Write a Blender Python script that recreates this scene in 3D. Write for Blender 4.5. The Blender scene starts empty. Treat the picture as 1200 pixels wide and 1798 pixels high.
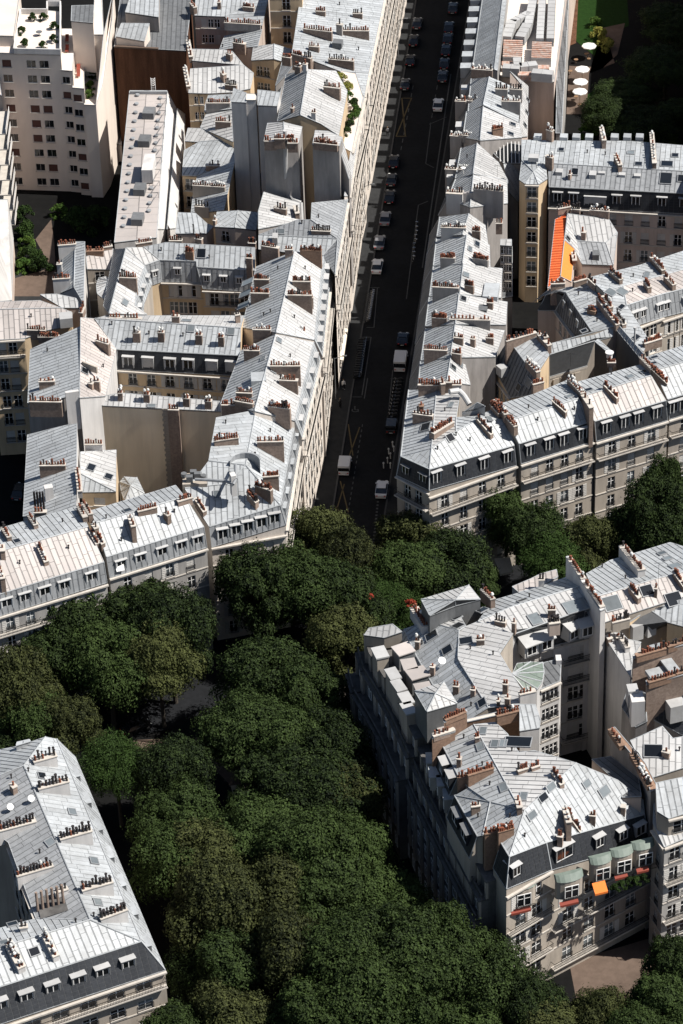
import bpy, bmesh, math, random
from mathutils import Vector, Matrix
from math import radians as R, sin, cos, pi
random.seed(7)
SC = bpy.context.scene
COL = SC.collection
# ------------------------------------------------------------------ camera
PW, PH, FPX = 1200.0, 1798.0, 5650.0
TILT = R(35.3); ROLL = math.atan2(262, 8000); HCAM = 276.0
F = Vector((0, cos(TILT), -sin(TILT))); U0 = Vector((0, sin(TILT), cos(TILT))); R0 = Vector((1, 0, 0))
RR = cos(ROLL)*R0 - sin(ROLL)*U0
UU = sin(ROLL)*R0 + cos(ROLL)*U0
CP = Vector((0, -HCAM/math.tan(TILT), HCAM))
def W(px, py, z=0.0):
    d = F*FPX + RR*(px-PW/2) - UU*(py-PH/2)
    return CP + d*((z-HCAM)/d.z)
cam = bpy.data.objects.new('camera', bpy.data.cameras.new('camera')); COL.objects.link(cam)
cam.data.sensor_fit = 'HORIZONTAL'; cam.data.sensor_width = 36.0; cam.data.lens = FPX/PW*36.0
cam.data.clip_start = 1.0; cam.data.clip_end = 6000.0
m = Matrix.Identity(4)
for i, v in enumerate((RR, UU, -F)):
    for k in range(3): m[k][i] = v[k]
m.translation = CP
cam.matrix_world = m
SC.camera = cam
# ------------------------------------------------------------------ sky, sun, exposure
SUN_AZ = R(-9); SUN_EL = R(53)          # azimuth measured from +x towards +y (away from the camera)
w = bpy.data.worlds.new('World'); SC.world = w; w.use_nodes = True
nt = w.node_tree; bg = nt.nodes['Background']; sk = nt.nodes.new('ShaderNodeTexSky')
sk.sky_type = 'NISHITA'; sk.sun_disc = False; sk.sun_elevation = SUN_EL; sk.sun_rotation = pi/2 - SUN_AZ
nt.links.new(sk.outputs[0], bg.inputs[0]); bg.inputs[1].default_value = 0.05
sl = bpy.data.lights.new('sun', 'SUN'); sl.energy = 5.0; sl.angle = R(0.5); sl.color = (1.0, 0.955, 0.89)
sun = bpy.data.objects.new('sun', sl); COL.objects.link(sun)
sd = Vector((cos(SUN_EL)*cos(SUN_AZ), cos(SUN_EL)*sin(SUN_AZ), sin(SUN_EL)))
sun.rotation_euler = sd.to_track_quat('Z', 'Y').to_euler(); sun.location = (60, 60, 200)
SC.view_settings.view_transform = 'Standard'; SC.view_settings.look = 'None'
SC.view_settings.exposure = 0.72; SC.view_settings.gamma = 1.0
# ------------------------------------------------------------------ materials
MATS = {}
def mat(name, col, rough=0.8, metal=0.0, noise=0.0, nscale=1.0, stretch=(1, 1, 1), rnd=0.0, bump=0.0, col2=None, spec=0.5, big=0.0, streak=0.0):
    """base colour varied by object noise (stains, grain), slow variation and per-object random"""
    m = bpy.data.materials.new(name); m.use_nodes = True; n = m.node_tree; L = n.links
    b = n.nodes['Principled BSDF']; b.inputs['Roughness'].default_value = rough; b.inputs['Metallic'].default_value = metal
    b.inputs['Specular IOR Level'].default_value = spec
    c4 = (*col, 1)
    if noise or rnd or big:
        g = n.nodes.new('ShaderNodeNewGeometry'); mp = n.nodes.new('ShaderNodeMapping'); mp.inputs['Scale'].default_value = stretch
        L.new(g.outputs['Position'], mp.inputs['Vector'])
        t = n.nodes.new('ShaderNodeTexNoise'); t.inputs['Scale'].default_value = nscale; t.inputs['Detail'].default_value = 6; t.inputs['Roughness'].default_value = .65
        L.new(mp.outputs[0], t.inputs['Vector'])
        mr = n.nodes.new('ShaderNodeMapRange'); mr.inputs['From Min'].default_value = .3; mr.inputs['From Max'].default_value = .7
        L.new(t.outputs['Fac'], mr.inputs['Value'])
        mix = n.nodes.new('ShaderNodeMix'); mix.data_type = 'RGBA'
        c2 = col2 or tuple(x*(1-noise) for x in col)
        mix.inputs['A'].default_value = c4; mix.inputs['B'].default_value = (*c2, 1)
        L.new(mr.outputs[0], mix.inputs['Factor'])
        out = mix.outputs['Result']
        def mul(out, val):
            v = n.nodes.new('ShaderNodeVectorMath'); v.operation = 'SCALE'; L.new(out, v.inputs[0]); L.new(val, v.inputs['Scale']); return v.outputs[0]
        if rnd:
            oi = n.nodes.new('ShaderNodeObjectInfo'); r2 = n.nodes.new('ShaderNodeMapRange')
            r2.inputs['To Min'].default_value = 1-rnd; r2.inputs['To Max'].default_value = 1+rnd*.6
            L.new(oi.outputs['Random'], r2.inputs['Value']); out = mul(out, r2.outputs[0])
        if big:
            t2 = n.nodes.new('ShaderNodeTexNoise'); t2.inputs['Scale'].default_value = .12; t2.inputs['Detail'].default_value = 3
            L.new(g.outputs['Position'], t2.inputs['Vector']); r3 = n.nodes.new('ShaderNodeMapRange')
            r3.inputs['From Min'].default_value = .3; r3.inputs['From Max'].default_value = .7
            r3.inputs['To Min'].default_value = 1-big; r3.inputs['To Max'].default_value = 1+big*.5
            L.new(t2.outputs['Fac'], r3.inputs['Value']); out = mul(out, r3.outputs[0])
        if streak:
            mp2 = n.nodes.new('ShaderNodeMapping'); mp2.inputs['Scale'].default_value = (.8, .8, .06); L.new(g.outputs['Position'], mp2.inputs['Vector'])
            t3 = n.nodes.new('ShaderNodeTexNoise'); t3.inputs['Scale'].default_value = 1.0; t3.inputs['Detail'].default_value = 5; t3.inputs['Roughness'].default_value = .7; L.new(mp2.outputs[0], t3.inputs['Vector'])
            r4 = n.nodes.new('ShaderNodeMapRange'); r4.inputs['From Min'].default_value = .42; r4.inputs['From Max'].default_value = .68; r4.inputs['To Min'].default_value = 1+streak*.25; r4.inputs['To Max'].default_value = 1-streak
            L.new(t3.outputs['Fac'], r4.inputs['Value']); out = mul(out, r4.outputs[0])
        L.new(out, b.inputs['Base Color'])
        if bump:
            bp = n.nodes.new('ShaderNodeBump'); bp.inputs['Strength'].default_value = bump; bp.inputs['Distance'].default_value = .03
            L.new(t.outputs['Fac'], bp.inputs['Height']); L.new(bp.outputs[0], b.inputs['Normal'])
    else:
        b.inputs['Base Color'].default_value = c4
    MATS[name] = m
    return m
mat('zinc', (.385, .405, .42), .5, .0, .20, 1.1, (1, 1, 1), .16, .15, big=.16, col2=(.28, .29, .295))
mat('zinc_pink', (.40, .36, .335), .55, .0, .2, 1.0, (1, 1, 1), .17, .15, big=.16, col2=(.36, .33, .315))
mat('zinc_white', (.425, .425, .42), .55, .0, .2, 1.0, (1, 1, 1), .15, .15, big=.15, col2=(.36, .355, .35))
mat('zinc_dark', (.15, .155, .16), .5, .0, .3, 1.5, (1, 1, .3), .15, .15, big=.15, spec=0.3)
mat('zinc_joint', (.06, .063, .067), .7, noise=.3, nscale=2)
mat('zinc_grey_shade', (.27, .28, .29), .5, .0, .3, 1.5, (1, 1, .3), .15, .15)  # grey zinc; on slopes away from the sun it paints in their shade
mat('slate', (.035, .038, .044), .55, .0, .4, 3, (1, 1, 1), .2, .2, spec=0.25)
mat('tile', (.80, .17, .045), .8, .0, .35, 4, (1, 1, 1), .12, .2)
mat('ochre', (.66, .20, .03), .8, noise=.2, nscale=2)
mat('stone', (.38, .335, .28), .9, .0, .35, .5, (1, 1, .25), .04, .2, big=.1, col2=(.27, .235, .20), streak=0.13)
mat('facade_cream', (.66, .60, .54), .85, .0, .25, .6, (1, 1, .25), .04, .2, big=.08, col2=(.50, .44, .38), streak=0.13)
mat('stone_grey', (.36, .345, .325), .9, .0, .35, .5, (1, 1, .25), .04, .2, big=.1, col2=(.24, .23, .22), streak=0.2)
mat('plaster_ochre', (.60, .46, .30), .9, .0, .25, .4, (1, 1, .2), .04, .2, big=.12, col2=(.50, .375, .24), streak=0.13)
mat('plaster_cream', (.74, .62, .46), .9, .0, .2, .4, (1, 1, .2), .04, .2, big=.1, col2=(.66, .54, .39), streak=.12)
mat('plaster_pink', (.54, .445, .385), .9, .0, .25, .4, (1, 1, .2), .04, .2, big=.12, col2=(.42, .34, .29), streak=0.13)
mat('plaster_white', (.60, .58, .56), .85, .0, .25, .4, (1, 1, .2), .04, .2, big=.1, col2=(.42, .41, .40), streak=0.13)
mat('plaster_grey', (.35, .325, .305), .9, .0, .45, .6, (1, 1, .25), .04, .2, big=.15, col2=(.22, .205, .195), streak=0.2)
mat('concrete_cream', (.66, .58, .51), .85, .0, .15, .4, (1, 1, .2), .04, .1, big=.08)
mat('stone_shaded', (.13, .125, .12), .9, noise=.4, nscale=.7, big=.2, bump=.3, streak=0.3, spec=0.1)  # stone with the avenue front's and roof hollow's shade put into its colour
mat('brick', (.13, .065, .04), .9, .0, .5, 5, (1, 1, 3), .04, .4, streak=0.45, spec=0.1)
mat('brick_stack', (.30, .23, .185), .9, .0, .4, 3, (1, 1, 1), .3, .4, col2=(.17, .12, .095), streak=0.2)
mat('stack_orange', (.27, .17, .115), .9, .0, .4, 3, (1, 1, 1), .2, .4, col2=(.16, .10, .07))
mat('terracotta', (.20, .062, .030), .75, .0, .5, 6, (1, 1, 1), .5, .1)
mat('pot_black', (.025, .02, .02), .6, noise=.3, nscale=5, rnd=.4)
mat('pot_white', (.6, .6, .58), .6, noise=.2, nscale=5, rnd=.2)
mat('white_paint', (.72, .71, .69), .5, noise=.1, nscale=4, rnd=.08)
mat('glass', (.012, .014, .017), .08, spec=.6, noise=.3, nscale=.5, rnd=.5)
mat('glass_pale', (.16, .18, .19), .15, spec=.6, noise=.3, nscale=.8, rnd=.4)
mat('iron', (.012, .012, .013), .5, noise=.2, nscale=6)
mat('shutter', (.50, .48, .45), .7, noise=.15, nscale=5, rnd=.12)
mat('shutter_red', (.085, .03, .022), .7, noise=.15, nscale=5, rnd=.12)
mat('stone_trim', (.50, .46, .41), .85, noise=.3, nscale=1.0, rnd=.05)
mat('copper_green', (.145, .175, .15), .6, noise=.3, nscale=1.5, col2=(.10, .13, .11))
mat('rust', (.33, .12, .06), .7, noise=.4, nscale=2, rnd=.2, col2=(.45, .42, .38))
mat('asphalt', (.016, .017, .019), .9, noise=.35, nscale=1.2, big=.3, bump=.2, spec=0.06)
mat('pavement', (.032, .033, .034), .9, noise=.3, nscale=1.0, big=.2, bump=.2, spec=0.08)
mat('sand_path', (.13, .095, .075), .95, noise=.3, nscale=.8, big=.2, bump=.2, spec=0.1)
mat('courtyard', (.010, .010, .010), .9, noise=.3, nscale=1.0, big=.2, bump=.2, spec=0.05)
mat('kerb', (.07, .07, .07), .85, noise=.25, nscale=2, spec=0.1)
mat('lawn', (.014, .036, .008), .95, noise=.4, nscale=1.5, bump=.3, spec=0.05)
mat('paint_line', (.07, .073, .073), .8, noise=.5, nscale=3)
mat('paint_yellow', (.10, .068, .018), .8, noise=.4, nscale=3)
mat('awning_orange', (.70, .17, .02), .8, noise=.1, nscale=3)
mat('awning_red', (.20, .035, .018), .8, noise=.1, nscale=3)
mat('awning_cream', (.62, .55, .45), .8, noise=.1, nscale=3)
mat('bark', (.05, .04, .03), .9, noise=.4, nscale=3)
mat('rubber', (.012, .012, .012), .8)
mat('chrome', (.4, .4, .4), .25, .9)
mat('skin', (.35, .2, .14), .6)
mat('car_white', (.62, .62, .62), .25); mat('car_silver', (.22, .22, .23), .3, .4); mat('car_black', (.010, .010, .012), .2)
mat('car_grey', (.05, .052, .055), .25, .3); mat('van_white', (.55, .55, .55), .35)
mat('red_plastic', (.45, .02, .01), .4)
mat('wood', (.22, .13, .07), .8, noise=.3, nscale=4)
def leafmat(name, c1, c2, tr=.12):
    m = bpy.data.materials.new(name); m.use_nodes = True; n = m.node_tree; L = n.links; b = n.nodes['Principled BSDF']
    b.inputs['Roughness'].default_value = .7; b.inputs['Specular IOR Level'].default_value = .12
    g = n.nodes.new('ShaderNodeNewGeometry'); oi = n.nodes.new('ShaderNodeObjectInfo')
    t = n.nodes.new('ShaderNodeTexNoise'); t.inputs['Scale'].default_value = .7; t.inputs['Detail'].default_value = 4
    L.new(g.outputs['Position'], t.inputs['Vector'])
    ad = n.nodes.new('ShaderNodeMath'); ad.operation = 'MULTIPLY_ADD'; L.new(g.outputs['Random Per Island'], ad.inputs[0]); ad.inputs[1].default_value = .55
    L.new(t.outputs['Fac'], ad.inputs[2])
    ad2 = n.nodes.new('ShaderNodeMath'); ad2.operation = 'MULTIPLY_ADD'; L.new(oi.outputs['Random'], ad2.inputs[0]); ad2.inputs[1].default_value = .5; L.new(ad.outputs[0], ad2.inputs[2])
    mr = n.nodes.new('ShaderNodeMapRange'); mr.inputs['From Min'].default_value = .55; mr.inputs['From Max'].default_value = 1.4
    L.new(ad2.outputs[0], mr.inputs['Value'])
    mix = n.nodes.new('ShaderNodeMix'); mix.data_type = 'RGBA'; mix.inputs['A'].default_value = (*c1, 1); mix.inputs['B'].default_value = (*c2, 1)
    L.new(mr.outputs[0], mix.inputs['Factor']); L.new(mix.outputs['Result'], b.inputs['Base Color'])
    tl = n.nodes.new('ShaderNodeBsdfTranslucent'); L.new(mix.outputs['Result'], tl.inputs[0])
    ms = n.nodes.new('ShaderNodeMixShader'); ms.inputs[0].default_value = tr
    out = n.nodes['Material Output']; L.new(b.outputs[0], ms.inputs[1]); L.new(tl.outputs[0], ms.inputs[2]); L.new(ms.outputs[0], out.inputs[0])
    MATS[name] = m
leafmat('leaf', (.004, .008, .003), (.042, .066, .018))
leafmat('leaf_olive', (.007, .010, .004), (.070, .080, .026))
leafmat('leaf_fresh', (.004, .010, .003), (.034, .062, .014))
leafmat('leaf_bright', (.025, .06, .012), (.08, .13, .025))
leafmat('leaf_yellow', (.14, .15, .03), (.25, .24, .06))
leafmat('flower_red', (.22, .03, .015), (.4, .08, .05), .2)
# ------------------------------------------------------------------ object helpers
def tag(o, label=None, cat=None, group=None, kind=None):
    if label: o['label'] = label
    if cat: o['category'] = cat
    if group: o['group'] = group
    if kind: o['kind'] = kind
    return o
def empty(name, loc=(0, 0, 0), rz=0.0, label=None, cat=None, group=None):
    o = bpy.data.objects.new(name, None); COL.objects.link(o); o.location = loc; o.rotation_euler = (0, 0, rz)
    o.empty_display_size = .5
    return tag(o, label, cat, group)
class MB:
    """collects verts / faces of one mesh"""
    def __init__(s): s.v = []; s.f = []; s.mi = []
    def face(s, pts, mi=0):
        b = len(s.v); s.v += [tuple(p) for p in pts]; s.f.append(tuple(range(b, b+len(pts)))); s.mi.append(mi)
    def quadbox(s, P, mi=0):
        """8 points: bottom 4 then top 4 (same winding, ccw seen from above)"""
        b = len(s.v); s.v += [tuple(p) for p in P]
        for f in ((3, 2, 1, 0), (4, 5, 6, 7), (0, 1, 5, 4), (1, 2, 6, 5), (2, 3, 7, 6), (3, 0, 4, 7)):
            s.f.append(tuple(b+i for i in f)); s.mi.append(mi)
    def box(s, x0, x1, y0, y1, z0, z1, mi=0):
        s.quadbox([(x0, y0, z0), (x1, y0, z0), (x1, y1, z0), (x0, y1, z0), (x0, y0, z1), (x1, y0, z1), (x1, y1, z1), (x0, y1, z1)], mi)
    def obox(s, o, ax, ay, x0, x1, y0, y1, z0, z1, mi=0):
        """box in a local frame o + ax*x + ay*y, z up"""
        P = []
        for z in (z0, z1):
            for x, y in ((x0, y0), (x1, y0), (x1, y1), (x0, y1)):
                p = Vector(o) + ax*x + ay*y; p.z = z + o[2]; P.append(p)
        s.quadbox(P, mi)
    def cyl(s, c, r0, r1, z0, z1, n=8, mi=0, cap=True):
        b = len(s.v)
        for z, r in ((z0, r0), (z1, r1)):
            for k in range(n):
                a = 2*pi*k/n; s.v.append((c[0]+r*cos(a), c[1]+r*sin(a), z))
        for k in range(n):
            s.f.append((b+k, b+(k+1) % n, b+n+(k+1) % n, b+n+k)); s.mi.append(mi)
        if cap: s.f.append(tuple(b+n+k for k in range(n))); s.mi.append(mi)
    def tube(s, p, q, r, n=5, mi=0, r2=None):
        p = Vector(p); q = Vector(q); d = (q-p)
        if d.length < 1e-6: return
        d.normalize(); a = d.orthogonal().normalized(); c = d.cross(a); b = len(s.v)
        for P, rad in ((p, r), (q, r if r2 is None else r2)):
            for k in range(n):
                t = 2*pi*k/n; s.v.append(tuple(P + a*cos(t)*rad + c*sin(t)*rad))
        for k in range(n):
            s.f.append((b+k, b+(k+1) % n, b+n+(k+1) % n, b+n+k)); s.mi.append(mi)
        s.f.append(tuple(b+n-1-k for k in range(n))); s.mi.append(mi)
        s.f.append(tuple(b+n+k for k in range(n))); s.mi.append(mi)
    def mesh(s, name, *mats):
        me = bpy.data.meshes.new(name); me.from_pydata(s.v, [], s.f)
        for m_ in mats: me.materials.append(MATS[m_])
        if len(mats) > 1: me.polygons.foreach_set('material_index', s.mi)
        me.update(); return me
    def build(s, name, mats, parent=None, kind=None):
        if isinstance(mats, str): mats = (mats,)
        return link(name, s.mesh(name, *mats), parent, kind=kind)
def link(name, me, parent=None, mw=None, kind=None):
    o = bpy.data.objects.new(name, me); COL.objects.link(o)
    if parent is not None: o.parent = parent
    if mw is not None: o.matrix_local = mw
    if kind: o['kind'] = kind
    return o
def frame(o, ax, ay, az=None):
    """matrix with origin o and axes ax, ay, az"""
    az = az or ax.cross(ay)
    M = Matrix.Identity(4)
    for i, v in enumerate((ax, ay, az)):
        for k in range(3): M[k][i] = v[k]
    M.translation = o
    return M
# ------------------------------------------------------------------ shared small parts
def window_mesh(w_, h_):
    """local: x along the wall, y into the wall, z up; frame and glazing bars"""
    b = MB(); t = .09
    b.box(-w_/2, -w_/2+t, -.03, .06, 0, h_); b.box(w_/2-t, w_/2, -.03, .06, 0, h_)
    b.box(-w_/2+t, w_/2-t, -.03, .06, 0, t); b.box(-w_/2+t, w_/2-t, -.03, .06, h_-t, h_)
    b.box(-.06, .06, -.05, .05, t, h_-t)
    b.box(-w_/2+t, -.06, -.02, .04, h_*.62, h_*.62+.06); b.box(.06, w_/2-t, -.02, .04, h_*.62, h_*.62+.06)
    return b.mesh('window', 'white_paint')
def dark_window_mesh(w_, h_):
    b = MB(); t = .05
    b.box(-w_/2, -w_/2+t, -.03, .05, 0, h_, 0); b.box(w_/2-t, w_/2, -.03, .05, 0, h_, 0); b.box(-w_/2+t, w_/2-t, -.03, .05, 0, t, 0); b.box(-w_/2+t, w_/2-t, -.03, .05, h_-t, h_, 0); b.box(-.025, .025, -.03, .05, t, h_-t, 0)
    return b.mesh('window', 'shutter')
def pane_mesh(w_, h_, m_='glass'):
    b = MB(); b.box(-w_/2+.05, w_/2-.05, .012, .03, .05, h_-.05); return b.mesh('pane', m_)
def rail_mesh(w_, h_=.95, step=.14, dep=.0):
    b = MB()
    b.box(-w_/2, w_/2, -.02, .03, h_-.05, h_); b.box(-w_/2, w_/2, -.02, .03, .08, .12); b.box(-w_/2, w_/2, -.02, .02, h_*.75, h_*.75+.03)
    n = max(2, int(w_/step))
    for k in range(n+1):
        x = -w_/2 + w_*k/n; b.box(x-.014, x+.014, -.014, .014, .02, h_-.04)
    return b.mesh('railing', 'iron')
def shutter_mesh(w_, h_, m_='shutter'):
    b = MB(); b.box(-w_/2, w_/2, -.045, 0, 0, h_)
    n = 7
    for k in range(n):
        z = h_*(k+.5)/n; b.box(-w_/2+.05, w_/2-.05, -.065, -.045, z-.05, z+.05)
    return b.mesh('shutter', m_)
def sill_mesh(w_):
    b = MB(); b.box(-w_/2-.1, w_/2+.1, -.16, .0, -.12, 0); return b.mesh('sill', 'stone_trim')
_cache = {}
def cached(fn, *a):
    k = (fn.__name__,)+a
    if k not in _cache: _cache[k] = fn(*a)
    return _cache[k]
def pot_mesh(kind):
    b = MB()
    if kind == 'r': b.cyl((0, 0), .15, .115, 0, .55, 8); b.cyl((0, 0), .145, .145, .47, .56, 8); return b.mesh('chimney_pot', 'terracotta')
    if kind == 'k': b.cyl((0, 0), .13, .11, 0, .6, 8); b.cyl((0, 0), .17, .17, .66, .74, 8); b.cyl((0, 0), .03, .03, .6, .68, 4); return b.mesh('chimney_pot', 'pot_black')
    b.cyl((0, 0), .14, .12, 0, .4, 8, 1); b.cyl((0, 0), .15, .21, .38, .55, 8); b.cyl((0, 0), .21, .12, .55, .72, 8); return b.mesh('chimney_pot', 'pot_white', 'terracotta')
# ------------------------------------------------------------------ buildings
def clip(poly, a, b, c):
    """keep a*s + b*t <= c"""
    out = []
    for i in range(len(poly)):
        p, q = poly[i], poly[(i+1) % len(poly)]
        dp, dq = a*p[0]+b*p[1]-c, a*q[0]+b*q[1]-c
        if dp <= 0: out.append(p)
        if (dp < 0 < dq) or (dq < 0 < dp):
            k = dp/(dp-dq); out.append((p[0]+(q[0]-p[0])*k, p[1]+(q[1]-p[1])*k))
    return out
def area(poly): return sum(poly[i][0]*poly[(i+1) % len(poly)][1]-poly[(i+1) % len(poly)][0]*poly[i][1] for i in range(len(poly)))/2
def inside(x, y, poly):
    c = False
    for i in range(len(poly)):
        p, q = poly[i], poly[i-1]
        if (p[1] > y) != (q[1] > y) and x < (q[0]-p[0])*(y-p[1])/(q[1]-p[1])+p[0]: c = not c
    return c
def fitplane(P):
    """least squares z = a x + b y + c, returned as (a, b, c)"""
    n = len(P); mx = sum(p.x for p in P)/n; my = sum(p.y for p in P)/n; mz = sum(p.z for p in P)/n
    sxx = sum((p.x-mx)**2 for p in P); syy = sum((p.y-my)**2 for p in P); sxy = sum((p.x-mx)*(p.y-my) for p in P)
    sxz = sum((p.x-mx)*(p.z-mz) for p in P); syz = sum((p.y-my)*(p.z-mz) for p in P)
    D = sxx*syy-sxy*sxy
    a = (sxz*syy-syz*sxy)/D; b = (syz*sxx-sxz*sxy)/D
    return a, b, mz-a*mx-b*my
ZM = {'z': 'zinc', 'p': 'zinc_pink', 'w': 'zinc_white', 'd': 'zinc_dark', 'g': 'zinc_grey_shade', 's': 'slate', 't': 'tile', 'o': 'ochre', 'f': 'plaster_white', 'c': 'courtyard', 'k':'copper_green', 'n': 'concrete_cream', 'r': 'rust', 'y': 'stack_orange'}
class Building:
    def __init__(s, name, label, verts, wall='stone', base=0.0, cat='building', group=None, sw=.62):
        s.V = {k: W(*v) for k, v in verts.items()}; s.px = {k: v for k, v in verts.items()}; s.done = False
        s.wall = wall; s.base = base; s.planes = []; s.sw = sw
        c = sum(s.V.values(), Vector())/len(s.V); s.c = Vector((c.x, c.y, base))
        s.root = empty(name, s.c, 0, label, cat, group)
        s.fac = {}; s.nowall = set()
    def set(s, k, v): s.px[k] = v; s.V[k] = W(*v)
    def L(s, p): return Vector(p) - s.c
    def plane(s, names, kind='z', flow=None, sw=None):
        ks = names.split() if ' ' in names else list(names)
        P = [s.V[k] for k in ks]
        if area([(p.x, p.y) for p in P]) < 0: ks.reverse(); P.reverse()
        s.planes.append((ks, P, fitplane(P), kind, flow, sw)); return s
    def relax(s):
        """nudge corner heights until every roof face is flat, corners staying on their surveyed sight lines"""
        if s.done: return
        s.done = True
        for it in range(80):
            acc = {}
            for ks, *_ in s.planes:
                P = [s.V[k] for k in ks]
                if len(ks) < 4 and it % 2: continue
                c = sum(P, Vector())/len(P); n = Vector((0, 0, 0))
                for p, q in zip(P, P[1:]+P[:1]): n += (p-c).cross(q-c)
                n.normalize()
                if abs(n.z) < .3: continue
                for k, p in zip(ks, P): acc.setdefault(k, []).append(c.z-(n.x*(p.x-c.x)+n.y*(p.y-c.y))/n.z)
            for k, l in acc.items():
                if k not in s.px: continue
                z = s.V[k].z; dz = sum(l)/len(l)-z; dz = max(-.2, min(.2, dz*.7)); s.V[k] = W(s.px[k][0], s.px[k][1], z+dz)
        for i, (ks, P, f, *r) in enumerate(s.planes):
            P = [s.V[k] for k in ks]; s.planes[i] = (ks, P, fitplane(P), *r)
    def mansard(s, chain, h=2.9, w=.8, kind='s'):
        """steep slope hanging outside and below a chain of eave vertices"""
        s.relax()
        ks = chain.split() if ' ' in chain else list(chain)
        cen = Vector((sum(v.x for v in s.V.values()), sum(v.y for v in s.V.values()), 0))/len(s.V)
        # outward side: away from the plane that owns the edge
        own = None
        for q in s.planes:
            if ks[0] in q[0] and ks[1] in q[0]: own = sum(q[1], Vector())/len(q[1])
        own = own or cen
        nrm = []
        for a, b in zip(ks, ks[1:]):
            d = s.V[b]-s.V[a]; d.z = 0; n = Vector((d.y, -d.x, 0)).normalized()
            if n.dot(own-s.V[a]) > 0: n = -n
            nrm.append(n)
        for i, k in enumerate(ks):
            if i == 0: o = nrm[0]*w
            elif i == len(ks)-1: o = nrm[-1]*w
            else:
                n = (nrm[i-1]+nrm[i]).normalized(); o = n*(w/max(.35, n.dot(nrm[i])))
            s.V[k+'_'] = s.V[k]+o-Vector((0, 0, h))
        for i, (a, b) in enumerate(zip(ks, ks[1:])): s.plane(' '.join((a, b, b+'_', a+'_')), kind[min(i, len(kind)-1)])
        return s
    def roofz(s, x, y):
        best = None
        for ks, P, (a, b, c), *_ in s.planes:
            if inside(x, y, [(p.x, p.y) for p in P]):
                z = a*x+b*y+c; best = z if best is None else max(best, z)
        if best is None:
            bd = 1e9
            for ks, P, (a, b, c), *_ in s.planes:
                cc = sum(P, Vector())/len(P); d = (cc.x-x)**2+(cc.y-y)**2
                if d < bd: bd = d; best = min(max(a*x+b*y+c, min(p.z for p in P)), max(p.z for p in P))
        return best
    def planeat(s, x, y):
        for q in s.planes:
            if inside(x, y, [(p.x, p.y) for p in q[1]]): return q
        return min(s.planes, key=lambda q: (sum(q[1], Vector())/len(q[1])-Vector((x, y, 20))).length)
    def hit(s, px, py, h=0.0):
        z = s.planes[0][1][0].z+h
        for _ in range(14):
            p = W(px, py, z); z = z*.4 + (s.roofz(p.x, p.y)+h)*.6
        return W(px, py, z)
    # ---- build everything
    def finish(s):
        L = s.L; s.relax()
        for ks, P, (a, b, c), kind, flow, sw in s.planes:
            SP = [Vector((p.x, p.y, a*p.x+b*p.y+c-.02)) if abs(a*p.x+b*p.y+c-p.z) < 1.2 else p for p in P]; P0 = P; P = SP
            slab = MB(); slab.face([L(p) for p in P])
            for i in range(len(P)):
                p, q = P[i], P[(i+1) % len(P)]; d = Vector((0, 0, .25)); slab.face([L(p), L(p-d), L(q-d), L(q)])
            ro = slab.build('roof', 'zinc_joint' if kind in 'zpwdgs' else ZM[kind], s.root)
            if kind in 'ofcnry': continue
            nrm = Vector((-a, -b, 1)).normalized()
            if flow is not None: dn = Vector(flow)
            elif abs(a)+abs(b) < .02: dn = Vector((0, -1, 0))
            else: dn = Vector((-a, -b, -(a*a+b*b)))
            dn = (dn-nrm*dn.dot(nrm)).normalized(); ac = nrm.cross(dn)
            O = P[0]; poly = [((p-O).dot(ac), (p-O).dot(dn)) for p in P]
            if area(poly) < 0: poly.reverse()
            s0 = min(p[0] for p in poly); s1 = max(p[0] for p in poly); wd = sw or s.sw
            n = max(1, round((s1-s0)/wd)); wd = (s1-s0)/n
            g = .042
            lift = max((O+ac*u+dn*v).z-0 for u, v in poly)*0+.03
            def pt(u, v, h): return L(O+ac*u+dn*v+nrm*h)
            many = kind == 's'
            for i in range(n):
                u0, u1 = s0+wd*i, s0+wd*(i+1)
                st = clip(clip(poly, -1, 0, -(u0+g)), 1, 0, u1-g)
                if len(st) < 3 or abs(area(st)) < .05: continue
                v0 = min(p[1] for p in st); v1 = max(p[1] for p in st)
                mb = MB(); cut = v0 + (random.random()*.6+.2)*2.4 if kind != 's' else v0+.45
                step = 2.4 if kind != 's' else .45
                cuts = [v0]
                while cut < v1-.35: cuts.append(cut); cut += step
                cuts.append(v1+.01)
                for q in range(len(cuts)-1):
                    sp = clip(clip(st, 0, -1, -(cuts[q]+(.02 if q else 0))), 0, 1, cuts[q+1]-.02)
                    if len(sp) < 3 or abs(area(sp)) < .01: continue
                    lo = .03+.012*((q+i) % 2)
                    if area(sp) < 0: sp.reverse()
                    mb.face([pt(u, v, lo) for u, v in sp])
                    if kind == 's': continue
                # standing seam on the strip's side
                if kind != 's':
                    ed = [p[1] for p in st if abs(p[0]-(u1-g)) < 1e-4]
                    if len(ed) >= 2 and max(ed)-min(ed) > .2:
                        a0, a1 = min(ed), max(ed); hh = .085 if kind != 't' else .12
                        e0, e1 = u1-g-.03, u1-g+.015
                        mb.face([pt(e0, a0, .03), pt(e0, a0, hh), pt(e0, a1, hh), pt(e0, a1, .03)])
                        mb.face([pt(e0, a0, hh), pt(e1, a0, hh), pt(e1, a1, hh), pt(e0, a1, hh)])
                        mb.face([pt(e1, a0, hh), pt(e1, a0, .0), pt(e1, a1, .0), pt(e1, a1, hh)])
                if mb.f: mb.build({'s': 'slate_strip', 't': 'tile_strip'}.get(kind, 'zinc_panel'), ZM[kind], ro)
        # boundary edges carry walls, inner creases carry ridge rolls
        cnt = {}
        for ks, P, *_ in s.planes:
            for i in range(len(ks)): cnt.setdefault(frozenset((ks[i], ks[(i+1) % len(ks)])), []).append((ks[i], ks[(i+1) % len(ks)]))
        roll = MB()
        wall = MB(); wins = []
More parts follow.
